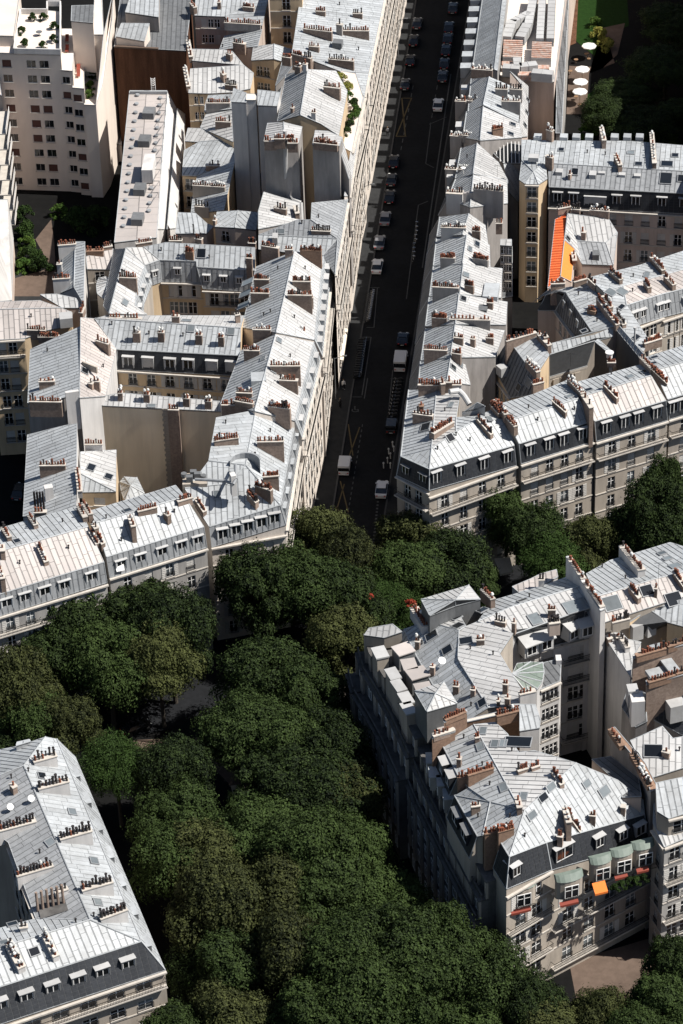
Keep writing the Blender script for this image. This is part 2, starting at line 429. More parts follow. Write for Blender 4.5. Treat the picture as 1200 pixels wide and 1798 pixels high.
        for e, l in cnt.items():
            a, b = l[0]; A, B = s.V[a], s.V[b]
            if len(l) > 1:
                roll.tube(L(A)+Vector((0, 0, .06)), L(B)+Vector((0, 0, .06)), .09, 5); continue
            if e in s.nowall: continue
            key = a+' '+b if a+' '+b in s.fac else (b+' '+a if b+' '+a in s.fac else None)
            if key is None: s.wallquad(wall, A, B)
            else: s.facade(wall, A, B, s.fac[key])
            roll.tube(L(A)+Vector((0, 0, -.02)), L(B)+Vector((0, 0, -.02)), .07, 4)
        if wall.f: wall.build('wall', (s.wall, 'stone_trim'), s.root)
        if roll.f: roll.build('ridge_flashing', 'zinc', s.root)
        return s
    def wallquad(s, mb, A, B, z0=None):
        L = s.L; z = s.base if z0 is None else z0
        mb.face([L(A), L((A.x, A.y, z)), L((B.x, B.y, z)), L(B)])
    def facade(s, mb, A, B, o):
        """A->B runs counter-clockwise round the plan, so the outside is on its right"""
        L = s.L; d = B-A; d.z = 0; ln = d.length; ax = d.normalized(); out = Vector((ax.y, -ax.x, 0)); zt = min(A.z, B.z)
        if abs(A.z-B.z) > .01: mb.face([L(A), L((A.x, A.y, zt)), L((B.x, B.y, zt)), L(B)])
        ww, wh = o.get('w', 1.15), o.get('h', 2.0); fl = o.get('fl', 3.1); nf = o.get('n', 6); gap = o.get('gap', .75)
        mg = o.get('mg', 1.0); nc = o.get('c') or max(1, int((ln-2*mg+1.5)/o.get('sp', 2.7)))
        cx = [mg+(ln-2*mg)*(k+.5)/nc for k in range(nc)] if 'xs' not in o else [ln*t for t in o['xs']]
        zs = [zt-gap-wh-fl*k for k in range(nf)]; zs = [z for z in zs if z > s.base+.3]
        def P(x, z, y=0.0): return L((A.x+ax.x*x-out.x*y, A.y+ax.y*x-out.y*y, z))
        xb = [0.0]
        for c in cx: xb += [c-ww/2, c+ww/2]
        xb.append(ln)
        # solid columns
        for k in range(0, len(xb)-1, 2): mb.face([P(xb[k], s.base), P(xb[k+1], s.base), P(xb[k+1], zt), P(xb[k], zt)])
        dp = .22; rnd = random.Random(int(A.x*7+A.y*13)); pal = o.get('pal', 'wwwsb'); gz = zt
        for ci, c in enumerate(cx):
            x0, x1 = c-ww/2, c+ww/2; top = zt
            for z in zs:
                mb.face([P(x0, z+wh), P(x1, z+wh), P(x1, top), P(x0, top)])
                mb.face([P(x0, z), P(x0, z, dp), P(x0, z+wh, dp), P(x0, z+wh)]); mb.face([P(x1, z, dp), P(x1, z), P(x1, z+wh), P(x1, z+wh, dp)])
                mb.face([P(x0, z), P(x1, z), P(x1, z, dp), P(x0, z, dp)]); mb.face([P(x0, z+wh, dp), P(x1, z+wh, dp), P(x1, z+wh), P(x0, z+wh)])
                mb.face([P(x0, z, dp), P(x1, z, dp), P(x1, z+wh, dp), P(x0, z+wh, dp)])
                top = z
                M = frame(P(c, z, dp-.08), ax, -out, Vector((0, 0, 1)))
                kind = rnd.choice(pal)
                if kind in 'ws' or kind == 'r':
                    wo = link('window', cached(window_mesh, ww, wh), s.root, M); link('pane', cached(pane_mesh, ww, wh, rnd.choice(('glass', 'glass', 'glass', 'glass_pale'))), wo)
                if kind in 'xy': wo = link('window', cached(dark_window_mesh, ww, wh), s.root, M); link('pane' if kind == 'x' else 'blind', cached(pane_mesh, ww, wh) if kind == 'x' else cached(shutter_mesh, ww-.1, wh-.1, 'shutter_red'), wo)
                if kind == 's' and o.get('shut', 1):
                    sm = cached(shutter_mesh, round(ww/2, 3), wh, o.get('sm', 'shutter'))
                    for sg in (-1, 1): link('shutter', sm, s.root, frame(P(c+sg*(ww*.75+.03), z, 0), ax, -out, Vector((0, 0, 1))))
                if kind == 'b':
                    sm = cached(shutter_mesh, round(ww/2, 3), wh, o.get('sm', 'shutter'))
                    for sg in (-1, 1): link('shutter', sm, s.root, frame(P(c+sg*ww*.25, z, dp-.08), ax, -out, Vector((0, 0, 1))))
                if o.get('rail', 1): link('railing', cached(rail_mesh, round(ww+.15, 2), .9), s.root, frame(P(c, z-.02, -.06), ax, -out, Vector((0, 0, 1))))
                if o.get('sill', 1): link('sill', cached(sill_mesh, ww), s.root, frame(P(c, z, 0), ax, -out, Vector((0, 0, 1))))
            mb.face([P(x0, s.base), P(x1, s.base), P(x1, top), P(x0, top)])
        # cornice, string courses, balconies
        if o.get('cor', 1):
            t = MB(); t.obox(L((A.x, A.y, zt-.35)), ax, out, -.1, ln+.1, -.05, .35, 0, .22); t.obox(L((A.x, A.y, zt-.5)), ax, out, 0, ln, -.03, .2, 0, .148)
            t.build('cornice', 'stone_trim', s.root)
        for k in o.get('band', (1, 2, 3, 4)):
            if k < len(zs)+1:
                z = zs[k-1]-.3 if k else 0
                t = MB(); t.obox(L((A.x, A.y, z-.02)), ax, out, 0, ln, -.02, .1, 0, .16); t.build('string_course', 'stone_trim', s.root)
        for k in o.get('bal', ()):
            if k < len(zs):
                z = zs[k]-.22
                t = MB(); t.obox(L((A.x, A.y, z)), ax, out, .1, ln-.1, 0, .75, 0, .17); bo = t.build('balcony', 'stone_trim', s.root)
                t = MB(); h = z+.2
                def rr(x0, x1, y0, y1, za, zb): t.obox(L((A.x, A.y, 0)), ax, out, x0, x1, y0, y1, za-0, zb-0)
                rr(.1, ln-.1, .66, .71, h+.88, h+.94); rr(.1, ln-.1, .67, .70, h+.1, h+.14); rr(.1, ln-.1, .67, .70, h+.6, h+.63)
                for q in range(int((ln-.2)/.19)+1): rr(.1+q*.19-.015, .1+q*.19+.015, .67, .70, h, h+.9)
                for q in (.1, ln-.14): rr(q, q+.04, .0, .7, h+.88, h+.94)
                t.build('railing', 'iron', bo)
    def dormers(s, edge, n=None, ts=None, w=1.25, h=1.75, kind='z', low=.25, cheek='zinc', blind=0.0, up=0.0, arch=False):
        """little roofed windows standing out of the steep slope below edge 'a b'"""
        a, b = edge.split(); A, B = s.V[a], s.V[b]; A2, B2 = s.V[a+'_'], s.V[b+'_']
        own = (A2+B2)/2-(A+B)/2
        d = B2-A2; d.z = 0; ax = d.normalized(); out = Vector((ax.y, -ax.x, 0))
        if out.dot(own) < 0: ax = -ax; out = -out; A2, B2 = B2, A2; A, B = B, A
        if ts is None: ts = [(k+.5)/n for k in range(n)]
        for t in ts:
            base = A2.lerp(B2, t); topp = A.lerp(B, t); hh = topp.z-base.z; back = (Vector((topp.x, topp.y, 0))-Vector((base.x, base.y, 0))).length
            o = s.L(base); o.z += low
            mb = MB(); wd = w+.3; y0 = .06+up; dep = back+.35
            # cheeks and back box
            mb.obox(o, ax, -out, -wd/2, -w/2, y0, dep, 0, h+.06); mb.obox(o, ax, -out, w/2, wd/2, y0, dep, 0, h+.06)
            mb.obox(o, ax, -out, -w/2, w/2, y0, dep, h, h+.06); mb.obox(o, ax, -out, -w/2, w/2, y0+.2, dep, -.1, h)
            # pitched lid
            P = []
            for z in (h+.06, h+.12):
                for x, y in ((-wd/2-.06, y0-.07), (wd/2+.06, y0-.07), (wd/2+.06, dep+.1), (-wd/2-.06, dep+.1)):
                    p = o+ax*x-out*y; p.z = o.z+z+(.1 if y > 0.3 else 0); P.append(p)
            mb2 = MB(); mb2.quadbox(P)
            if arch:
                for k in range(4):
                    a0, a1 = pi*k/4, pi*(k+1)/4
                    mb2.face([o+ax*(cos(a0)*wd/2)-out*(y0-.1)+Vector((0, 0, h+.12+sin(a0)*.4)), o+ax*(cos(a1)*wd/2)-out*(y0-.1)+Vector((0, 0, h+.12+sin(a1)*.4)), o+ax*(cos(a1)*wd/2)-out*dep+Vector((0, 0, h+.12+sin(a1)*.4)), o+ax*(cos(a0)*wd/2)-out*dep+Vector((0, 0, h+.12+sin(a0)*.4))])
            do = mb.build('dormer', cheek, s.root); mb2.build('dormer_roof', ZM[kind] if not arch else 'copper_green', do)
            M = frame(o-out*(y0+.1), ax, -out, Vector((0, 0, 1)))
            if random.random() < blind: link('blind', cached(shutter_mesh, w, h), do, M)
            else:
                b_ = MB() ; me = cached(dormer_window_mesh, w, h); link('window', me, do, M)
        return s
    def chimney(s, x0, y0, x1, y1, n=6, h=1.2, pot='r', m='brick_stack', th=.62, follow=False, rows=1, cap=True):
        steep = abs(y1-y0) > abs(x1-x0)*.8 and n >= 4
        if steep: follow = True
        h = h*(.62 if steep else .5 if n >= 4 else .75)
        A = s.hit(x0, y0, h); B = s.hit(x1, y1, h)
        if not follow:
            z = max(A.z, B.z); A = W(x0, y0, z); B = W(x1, y1, z)
        d = B-A; d.z = 0; ln = d.length; ax = d.normalized(); ay = Vector((-ax.y, ax.x, 0))
        lo = min(s.roofz(A.x, A.y), s.roofz(B.x, B.y))-.6
        mb = MB(); hw = th/2; P = []
        for zz in (0, 1):
            for X, sg in ((A, -1), (B, -1), (B, 1), (A, 1)):
                p = Vector(X)+ay*hw*sg
                if zz == 0: p.z = min(lo if not follow else X.z-h-.6, p.z-.4)
                P.append(s.L(p))
        mb.quadbox(P)
        if cap:
            P = []
            for zz in (0, .12):
                for X, sg, e in ((A, -1, -1), (B, -1, 1), (B, 1, 1), (A, 1, -1)):
                    P.append(s.L(Vector(X)+ay*(hw+.07)*sg+ax*.07*e+Vector((0, 0, zz))))
            mb.quadbox(P, 1)
        co = mb.build('chimney', (m, 'stone_trim' if m != 'stack_orange' else 'stack_orange'), s.root)
        rnd = random.Random(int(x0*3+y0)); 
        for r in range(rows):
            off = 0 if rows == 1 else (-.17+.34*r)
            for k in range(n):
                if rnd.random() < .08: continue
                t = (k+.5)/n; p = A.lerp(B, t)+ay*(off+rnd.uniform(-.03, .03)); kd = pot if rnd.random() < .72 else rnd.choice('rrkkw')
                sc = rnd.uniform(.8, 1.25)
                M = Matrix.Translation(s.L(p)+Vector((0, 0, .1))) @ Matrix.Rotation(rnd.uniform(-.06, .06), 4, 'X') @ Matrix.Diagonal((sc*.95, sc*.95, sc*rnd.uniform(.7, 1.4), 1))
                link('chimney_pot', cached(pot_mesh, kd), co, M)
        return s
    def skylight(s, px, py, w=.8, l=1.1, pale=False):
        p = s.hit(px, py); q = s.planeat(p.x, p.y); a, b, c = q[2]; nrm = Vector((-a, -b, 1)).normalized()
        dn = Vector((-a, -b, -(a*a+b*b))) if abs(a)+abs(b) > .02 else Vector((0, -1, 0)); dn.normalize(); ac = dn.cross(nrm)
        # x = across, y = up the slope
        M = frame(s.L(p)+nrm*.03, -ac if False else ac, -dn, nrm)
        def mk(w, l):
            m_ = MB(); t = .1
            m_.box(-w/2, w/2, -l/2, -l/2+t, 0, .16); m_.box(-w/2, w/2, l/2-t, l/2, 0, .16); m_.box(-w/2, -w/2+t, -l/2+t, l/2-t, 0, .16); m_.box(w/2-t, w/2, -l/2+t, l/2-t, 0, .16)
            return m_.mesh('skylight', 'zinc_grey_shade')
        def mp(w, l, pale):
            m_ = MB(); m_.box(-w/2+.08, w/2-.08, -l/2+.08, l/2-.08, .05, .13); return m_.mesh('pane', 'glass_pale' if pale else 'glass')
        mk.__name__ = 'sky'; mp.__name__ = 'skyp'
        so = link('skylight', cached(mk, w, l), s.root, M); link('pane', cached(mp, w, l, pale), so)
        return s
    def vent(s, px, py, h=.5):
        p = s.L(s.hit(px, py)); m_ = MB(); m_.cyl((0, 0), .09, .09, -.1, h, 6); m_.cyl((0, 0), .15, .15, h, h+.1, 6)
        me = m_.mesh('vent_pipe', 'pot_black'); link('vent_pipe', me, s.root, Matrix.Translation(p)); return s
    def aerial(s, px, py, h=2.2):
        p = s.L(s.hit(px, py)); m_ = MB(); m_.tube((0, 0, -.1), (0, 0, h), .025, 4); m_.tube((-.6, 0, h-.2), (.6, 0, h-.2), .02, 4)
        for k in range(5): m_.tube((-.5+.25*k, -.25, h-.2), (-.5+.25*k, .25, h-.2), .012, 3)
        link('aerial', m_.mesh('aerial', 'iron'), s.root, Matrix.Translation(p)); return s
    def box(s, name, x0, y0, x1, y1, z, wid, h, m='plaster_white', down=0.0):
        """a free block with its top front edge on the pixel line, wid metres deep"""
        A, B = W(x0, y0, z), W(x1, y1, z); d = B-A; ax = d.normalized(); ay = Vector((-ax.y, ax.x, 0)); mb = MB()
        mb.obox(s.L(A), ax, ay, 0, d.length, 0, wid, -h, 0); return mb.build(name, m, s.root)
def dormer_window_mesh(w_, h_):
    b = MB(); t = .11
    b.box(-w_/2, -w_/2+t, -.02, .06, 0, h_, 0); b.box(w_/2-t, w_/2, -.02, .06, 0, h_, 0)
    b.box(-w_/2+t, w_/2-t, -.02, .06, 0, t, 0); b.box(-w_/2+t, w_/2-t, -.02, .06, h_-t, h_, 0); b.box(-.05, .05, -.03, .05, t, h_-t, 0)
    b.box(-w_/2+t, -.05, .01, .03, t, h_-t, 1); b.box(.05, w_/2-t, .01, .03, t, h_-t, 1)
    return b.mesh('window', 'white_paint', 'glass')
# ------------------------------------------------------------------ survey of the blocks: corners read from enlarged crops (x, y, roof height)
def Q(ox, oy, s): return lambda x, y, z=None: (ox+x/s, oy+y/s) if z is None else (ox+x/s, oy+y/s, z)
T1 = Q(0, 0, 3); T2 = Q(300, 0, 3); T3 = Q(600, 0, 4); T4 = Q(800, 0, 3); T5 = Q(0, 350, 3); T6 = Q(300, 350, 3.4286)
T7 = Q(600, 380, 4); T8 = Q(850, 350, 3.4286); T9 = Q(0, 650, 3); T10 = Q(300, 650, 3); T11 = Q(650, 600, 2.1818)
T12 = Q(600, 950, 2); T13 = Q(600, 1300, 2); T14 = Q(0, 1250, 3); Z1 = Q(300, 0, 4.615); Z2 = Q(300, 180, 4.615); Z3 = Q(760, 100, 5.62)
Z4 = Q(920, 430, 4.286); Z5 = Q(680, 640, 4.286); Z6 = Q(820, 560, 4.286); D1 = Q(200, 350, 4.8); D2 = Q(700, 950, 4); D3 = Q(900, 930, 4)
D4 = Q(600, 1100, 4.8); D5 = Q(1000, 1100, 5.995); D6 = Q(740, 1250, 4.615)
def ch(b, T, *rows, **kw):
    for r in rows:
        k = dict(kw)
        if len(r) > 5: k.update(r[5])
        b.chimney(*T(r[0], r[1]), *T(r[2], r[3]), n=r[4], **k)
def mono(name, label, T, pts, kind='z', wall='stone', flow=None, base=0.0, sw=.8, **kw):
    b = Building(name, label, {chr(97+i): T(*p) for i, p in enumerate(pts)}, wall, base, sw=sw, **kw)
    return b.plane(''.join(chr(97+i) for i in range(len(pts))), kind, flow)
GA, GB = 'apartment buildings left of the street', 'apartment buildings right of the street'
# ================= boulevard row, left =================
b = Building('apartment_building', 'long low-pitched beige zinc roof with grey attic windows above trees at left edge', {
    'a': T9(-60, 1200, 20.6), 'b': T9(548, 1012, 20.6), 'c': T9(465, 826, 23.6), 'd': T9(-60, 972, 23.6), 'e': T9(412, 716, 22.4), 'f': T9(-60, 850, 22.4)}, 'stone_grey', group=GA, sw=.8)
b.plane('abcd', 'p').plane('dcef', 'z').mansard('ab', 3.0, .55, 'g')
b.fac['b_ a_'] = dict(sp=3.0, fl=3.1, gap=.9, w=1.2, h=2.1, bal=(0,), pal='wws')
b.finish(); b.dormers('a b', ts=(.14, .30, .47, .64, .88), kind='w', w=1.5, h=2.1, low=.1)
ch(b, T9, (205, 920, 245, 1010, 7), (0, 1040, 15, 1100, 3), (15, 830, 50, 880, 5), (155, 765, 190, 815, 6), (12, 920, 14, 955, 1), h=1.1)
b.skylight(*T9(90, 903), 1.0, 1.3); b.chimney(*T9(415, 715), *T9(450, 775), 6, h=1.3); b.chimney(*T9(440, 700), *T9(478, 760), 6, h=1.3)
b.vent(*T9(362, 940)); b.vent(*T9(105, 1020)); b.vent(*T9(330, 800))
b = Building('apartment_building', 'blue-grey zinc roof with white sun blind over its attic balcony', {
    'a': T9(562, 986, 20.6), 'b': T9(1075, 826, 20.6), 'c': T9(975, 668, 23.6), 'd': T9(505, 806, 23.6), 'e': T9(925, 606, 22.6), 'f': T9(480, 740, 22.6)}, 'stone_grey', group=GA, sw=.8)
b.plane('abcd', 'z').plane('dcef', 'z').mansard('ab', 3.0, .6, 'g')
b.fac['b_ a_'] = dict(sp=3.3, fl=3.1, gap=.9, w=1.2, h=2.1, pal='wwsb')
b.finish(); b.dormers('a b', ts=(.13, .33, .55, .75, .92), kind='w', w=1.4, h=1.8)
ch(b, T9, (480, 850, 515, 915, 7), (510, 855, 545, 915, 6), (725, 742, 825, 718, 8, dict(rows=1)), (935, 690, 1010, 668, 7), (685, 770, 705, 825, 3), (870, 750, 892, 765, 2), (490, 810, 510, 835, 2), h=1.1)
b.skylight(*T9(672, 742), 1.2, 1.2); b.vent(*T9(640, 900)); b.vent(*T9(920, 750)); b.vent(*T9(560, 780))
# white sun blind of the attic balcony
bl = MB(); p0, p1, p2, p3 = W(200, 983, 19.6), W(215, 980, 19.6), W(219, 1001, 18.3), W(205, 1004, 18.3)
bl.face([p0, p3, p2, p1]); bl.face([p-Vector((0, 0, .04)) for p in (p0, p1, p2, p3)]); tag(bl.build('sun_blind', 'white_paint'), 'white sun blind lowered over the attic balcony among the boulevard facades', 'sun blind')
# ================= corner block =================
b = Building('apartment_building', 'corner building with ridge running up the shaded street behind the big plane tree', {
    'r1': T10(448, 210, 24.6), 'r2': T10(395, 500, 24.6), 'c': T10(578, 712, 20.8), 'ne': T10(655, 268, 21.2), 'nw': T10(240, 250, 21.6), 'w': T10(200, 478, 21.6),
    'f': T10(205, 826, 20.8), 'g': T10(75, 622, 23.6), 'h': T10(150, 545, 22.8), 'k': T10(300, 600, 23.9)}, 'facade_cream', group=GA, sw=.8)
b.plane('r1 ne c r2', 'z').plane('r1 r2 w nw', 'z').plane('r2 c f g k', 'z').plane('g h w r2 k', 'z')
b.mansard('f c ne', 2.9, .7, 'g')
b.fac['c_ f_'] = dict(sp=3.0, gap=.9, w=1.2, h=2.1, pal='wbbs'); b.fac['ne_ c_'] = dict(sp=2.6, gap=.8, w=1.2, h=2.2, bal=(0,), band=(2,), pal='wws')
b.finish(); b.dormers('f c', ts=(.16, .34, .50, .68, .86), kind='w', w=1.4, h=1.8, low=.45); b.dormers('c ne', n=6, kind='z', w=1.2, h=1.7)
ch(b, T10, (228, 370, 355, 352, 10, dict(h=1.6, rows=2)), (455, 375, 595, 372, 12, dict(h=1.7)), (485, 560, 568, 553, 8, dict(h=2.0)), (448, 602, 532, 632, 8, dict(h=2.0, rows=2)), (408, 640, 455, 695, 6, dict(h=1.8, rows=2)),
   (135, 675, 180, 745, 8, dict(h=1.2)), (30, 690, 108, 668, 7, dict(h=1)))
b.skylight(*T10(243, 657), 1.1, 1.3, True); b.skylight(*T10(425, 468), 1.2, 1.0); b.vent(*T10(290, 280)); b.vent(*T10(525, 325)); b.vent(*T10(485, 235)); b.vent(*T10(445, 450))
# hipped lantern roof, curved light well wall, white stack and fat duct of the rear side
q = mono('stair_tower', 'small pointed zinc lantern roof in the angle of the corner building', T10, ((205, 478, 23.4), (262, 555, 22.8), (345, 540, 23.3), (325, 475, 24.2)), 'z', 'stone', base=18); q.finish()
q.box('duct_box', *T10(318, 560), *T10(345, 555), 26.2, 1.0, 3.4, 'plaster_white')
mb = MB(); P = [W(*T10(x, y), z) for x, y, z in ((130, 575, 23.9), (200, 578, 24.2), (290, 585, 24.6), (330, 600, 25.2), (345, 575, 25.6), (342, 500, 25.0))]
for a, c in zip(P, P[1:]): mb.tube(a, c, .22, 8)
tag(mb.build('ventilation_duct', 'zinc_grey_shade'), 'fat grey bent ventilation duct lying across the rear of the corner roof', 'duct')
mb = MB()
for dx, dy, dz in ((0, 0, 0), (1.1, .6, .1), (.5, 1.4, -.1)): mb.box(-.45+dx, .45+dx, -.35+dy, .35+dy, dz, .9+dz)
mb.cyl((1.9, .4), .4, .4, 0, .7, 12); mb.cyl((-.8, 1.0), .4, .4, .2, .7, 12)
o = mb.build('cooling_unit', ('zinc_dark')); q_ = MB(); q_.box(-1.0, 2.4, -.7, 2.0, -5, -.02); q_.build('plinth', 'stone', o); o.location = W(*T10(100, 585), 23.2); tag(o, 'cluster of dark cooling units on the party wall of the corner roof', 'cooling unit')
mb = MB(); P = []; n = 9; cx = W(*T10(395, 560), 22.6)
for k in range(n):
    a = pi*.05 + pi*.9*k/(n-1); P.append((cx.x+2.1*cos(a), cx.y-.2+2.2*sin(a)))
for (x0, y0), (x1, y1) in zip(P, P[1:]): mb.face([(x0, y0, 21), (x1, y1, 21), (x1, y1, 25.2), (x0, y0, 25.2)]); mb.face([(x0, y0, 25.2), (x1, y1, 25.2), (x1+.2, y1+.2, 25.2), (x0+.2, y0+.2, 25.2)])
tag(mb.build('light_well_wall', 'zinc_grey_shade'), 'curved grey screen wall round the light well of the corner roof', 'wall')
# ================= street row, left side =================
b = Building('apartment_building', 'street-side roof with four clay-pot stacks just above the corner building', {
    'r1': T6(632, 812, 24.6), 'r2': T10(442, 214, 24.6), 'ne': T6(862, 862, 21.2), 'se': T10(655, 266, 21.2), 'sw': T10(262, 178, 21.4), 'nw': T6(425, 910, 21.4)}, 'facade_cream', group=GA, sw=.8)
b.plane('r1 r2 se ne', 'w').plane('r1 nw sw r2', 'z').mansard('ne se', 2.9, .9, 'z')
b.fac['ne_ se_'] = dict(sp=2.6, gap=.8, w=1.2, h=2.2, bal=(0,), band=(2,), pal='wws'); b.fac['se_ ne_'] = b.fac['ne_ se_']
b.finish(); b.dormers('ne se', n=5, kind='w', w=1.2)
ch(b, T6, (600, 1000, 780, 1000, 12, dict(h=1.4)), (655, 1085, 765, 1090, 8, dict(h=1.3)), (440, 905, 535, 908, 8, dict(h=1.3)), (395, 1160, 490, 1165, 8, dict(h=1.2)), (662, 790, 812, 795, 10, dict(h=1.6, pot='w', rows=2)))
ch(b, T10, (268, 180, 362, 182, 8, dict(h=1.5)), (515, 185, 630, 200, 9, dict(h=1.6, rows=2)), (340, 158, 435, 175, 8, dict(h=1.1)))
b.skylight(*T6(650, 850), 1.2, .9, True); b.skylight(*T6(558, 960), 1.2, .9, True); b.skylight(*T6(618, 1035), 1, .9, True); b.box('roof_box', *T6(485, 1095), *T6(575, 1090), 24.6, 2.4, 1.4, 'zinc')
b.vent(*T6(720, 950)); b.vent(*T6(700, 1130))
b = Building('apartment_building', 'brightest white zinc street roof with long chimney rows level with the parked white car', {
    'r1': T6(745, 312, 24.8), 'r2': T6(635, 800, 24.8), 'ne': T6(918, 345, 21.4), 'se': T6(866, 845, 21.4), 'sw': T6(430, 770, 21.6), 'nw': T6(515, 405, 21.6)}, 'facade_cream', group=GA, sw=.8)
b.plane('r1 r2 se ne', 'w').plane('r1 nw sw r2', 'z').mansard('ne se', 2.9, 1.1, 'z')
b.fac['se_ ne_'] = dict(sp=2.6, gap=.8, w=1.2, h=2.2, bal=(0,), band=(2,), pal='wws')
b.finish(); b.dormers('ne se', n=8, kind='w', w=1.3)
ch(b, T6, (502, 478, 592, 480, 9, dict(h=1.2)), (482, 560, 592, 563, 10, dict(h=1.2)), (735, 490, 842, 492, 10, dict(h=1.3)), (705, 572, 850, 575, 13, dict(h=1.3)), (795, 590, 858, 590, 5, dict(h=1.5)), (495, 780, 602, 782, 7, dict(h=.9, pot='w')),
   (780, 300, 908, 308, 11, dict(h=1.6, rows=2, m='stack_orange')), (548, 275, 650, 292, 8, dict(h=1.8, m='brick_stack')), (688, 300, 735, 300, 3, dict(h=1.2)), (455, 350, 490, 352, 3, dict(h=1.6)), (470, 260, 512, 262, 4, dict(h=1)))
b.vent(*T6(645, 420)); b.vent(*T6(810, 420)); b.vent(*T6(600, 680)); b.vent(*T6(560, 700)); b.vent(*T6(745, 715)); b.aerial(*T6(600, 300))
for x, y in ((465, 500), (450, 570), (440, 640)): b.skylight(*T6(x, y), 1.6, 2.0, True)
# grey hip roofs north of it
b = Building('apartment_building', 'grey hipped zinc roof with a small row of black pots beside the sunlit street face', {
    'a': T6(530, 212, 22.0), 'b': T6(1005, 238, 22.0), 'c': T6(762, 122, 24.0), 'd': T6(845, 122, 24.0), 'e': T6(915, 340, 20.6), 'f': T6(530, 300, 20.8), 'g': T6(1066, 0, 21.8), 'h': T6(990, 452, 21.2), 'k': T6(850, 20, 24.0)}, 'facade_cream', group=GA, sw=.8)
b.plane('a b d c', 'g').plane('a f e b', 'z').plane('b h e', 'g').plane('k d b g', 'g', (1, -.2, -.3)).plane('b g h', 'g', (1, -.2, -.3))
b.nowall |= {frozenset('fe'), frozenset('he')}
b.fac['g h'] = dict(sp=2.6, gap=1.0, w=1.2, h=2.2, bal=(1,), band=(3,), pal='wws'); b.fac['h g'] = b.fac['g h']
b.finish(); ch(b, T6, (848, 185, 962, 190, 9, dict(h=.7, pot='k')))
b.skylight(*T6(665, 193), 1.2, .9, True); b.box('dormer_box', *T6(610, 232), *T6(642, 232), 22.8, 1.6, 1.2, 'zinc_white'); b.vent(*T6(790, 145)); b.vent(*T6(890, 110))
b = Building('apartment_building', 'white ribbed roof between the white shaft and the tall twin chimney walls', {
    'a': T2(490, 1010, 22.6), 'b': T2(680, 1068, 20.8), 'c': T2(672, 1165, 20.8), 'd': T2(462, 1205, 22.0), 'e': T2(462, 1110, 22.0)}, 'plaster_grey', group=GA, sw=.8)
b.plane('abcde', 'w', (1, -.1, -.2)).finish(); ch(b, T2, (545, 1090, 610, 1100, 5, dict(h=1.3, pot='k')), (655, 1085, 668, 1125, 2, dict(h=1, pot='k')))
# twin chimney walls
b = Building('apartment_building', 'narrow roof above the plain grey wall with a kinked metal flue', {
    'a': Z2(755, 312, 31.0), 'b': Z2(920, 300, 31.4), 'c': Z2(1035, 325, 31.0), 'd': Z2(1065, 195, 30.0), 'e': Z2(915, 158, 31.4), 'f': Z2(785, 165, 30.0)}, 'plaster_grey', group=GA, sw=.8, base=10)
b.plane('abef', 'w').plane('bcde', 'w').finish()
ch(b, Z2, (760, 308, 855, 308, 5, dict(h=.9)), (840, 290, 925, 290, 6, dict(h=1.4)), (940, 290, 1000, 290, 5, dict(h=1.4)), (950, 325, 1030, 325, 5, dict(h=.9)))
mb = MB(); P = [W(*Z2(x, y), z) for x, y, z in ((925, 215, 33.6), (930, 330, 30.9), (935, 690, 22.5), (985, 770, 20.8), (1055, 800, 20.3), (1062, 940, 18))]
P = [p+Vector((0, -.35, 0)) for p in P]
for a, c in zip(P, P[1:]): mb.tube(a, c, .33, 8)
tag(mb.build('metal_flue', 'zinc_white'), 'kinked pale metal flue running down the left of the twin chimney walls', 'flue')
b.box('wall_rib', *Z2(880, 335), *Z2(918, 335), 30.6, .05, 9.2, 'stone')
b = Building('apartment_building', 'narrow roof above the stained grey wall with a flared plaster rib', {
    'a': Z2(1150, 340, 31.0), 'b': T2(888, 768, 31.0), 'c': T2(905, 722, 30.2), 'd': T2(830, 690, 31.4), 'e': T2(762, 685, 30.4)}, 'plaster_grey', group=GA, sw=.8, base=10)
b.plane('abcde', 'w', (1, 0, -.1)).finish(); ch(b, T2, (755, 748, 880, 762, 13, dict(h=1.0)), (775, 735, 830, 738, 5, dict(h=1.4)))
b.box('wall_rib', *T2(812, 778), *T2(850, 780), 30.2, .05, 6.5, 'plaster_white')
mb = MB(); A = W(*T2(812, 950), 22.2); B = W(*T2(850, 950), 22.2); C = W(*T2(865, 1055), 18.8); D_ = W(*T2(797, 1062), 18.8)
off = Vector((0, -.1, 0)); y = W(*T2(812, 778), 30.2).y-.12
mb.face([(A.x, y, A.z), (D_.x-.1, y, D_.z), (C.x, y, C.z), (B.x, y, B.z)]); mb.face([(A.x, y, A.z), (A.x, y+.1, A.z), (D_.x, y+.1, D_.z), (D_.x-.1, y, D_.z)])
mb.build('wall_rib_foot', 'plaster_white').parent = None
o = bpy.data.objects['wall_rib_foot']; o.parent = b.root; o.location = -b.c
b2 = Building('apartment_building', 'lean-to side wall stepping from the stained wall down to the street face', {
    'a': T2(885, 770, 29.5), 'b': T2(940, 942, 25.0), 'c': T2(948, 890, 25.0), 'd': T2(905, 730, 29.5)}, 'plaster_grey', group=GA, sw=.8, base=5)
b2.plane('abcd', 'w').finish()
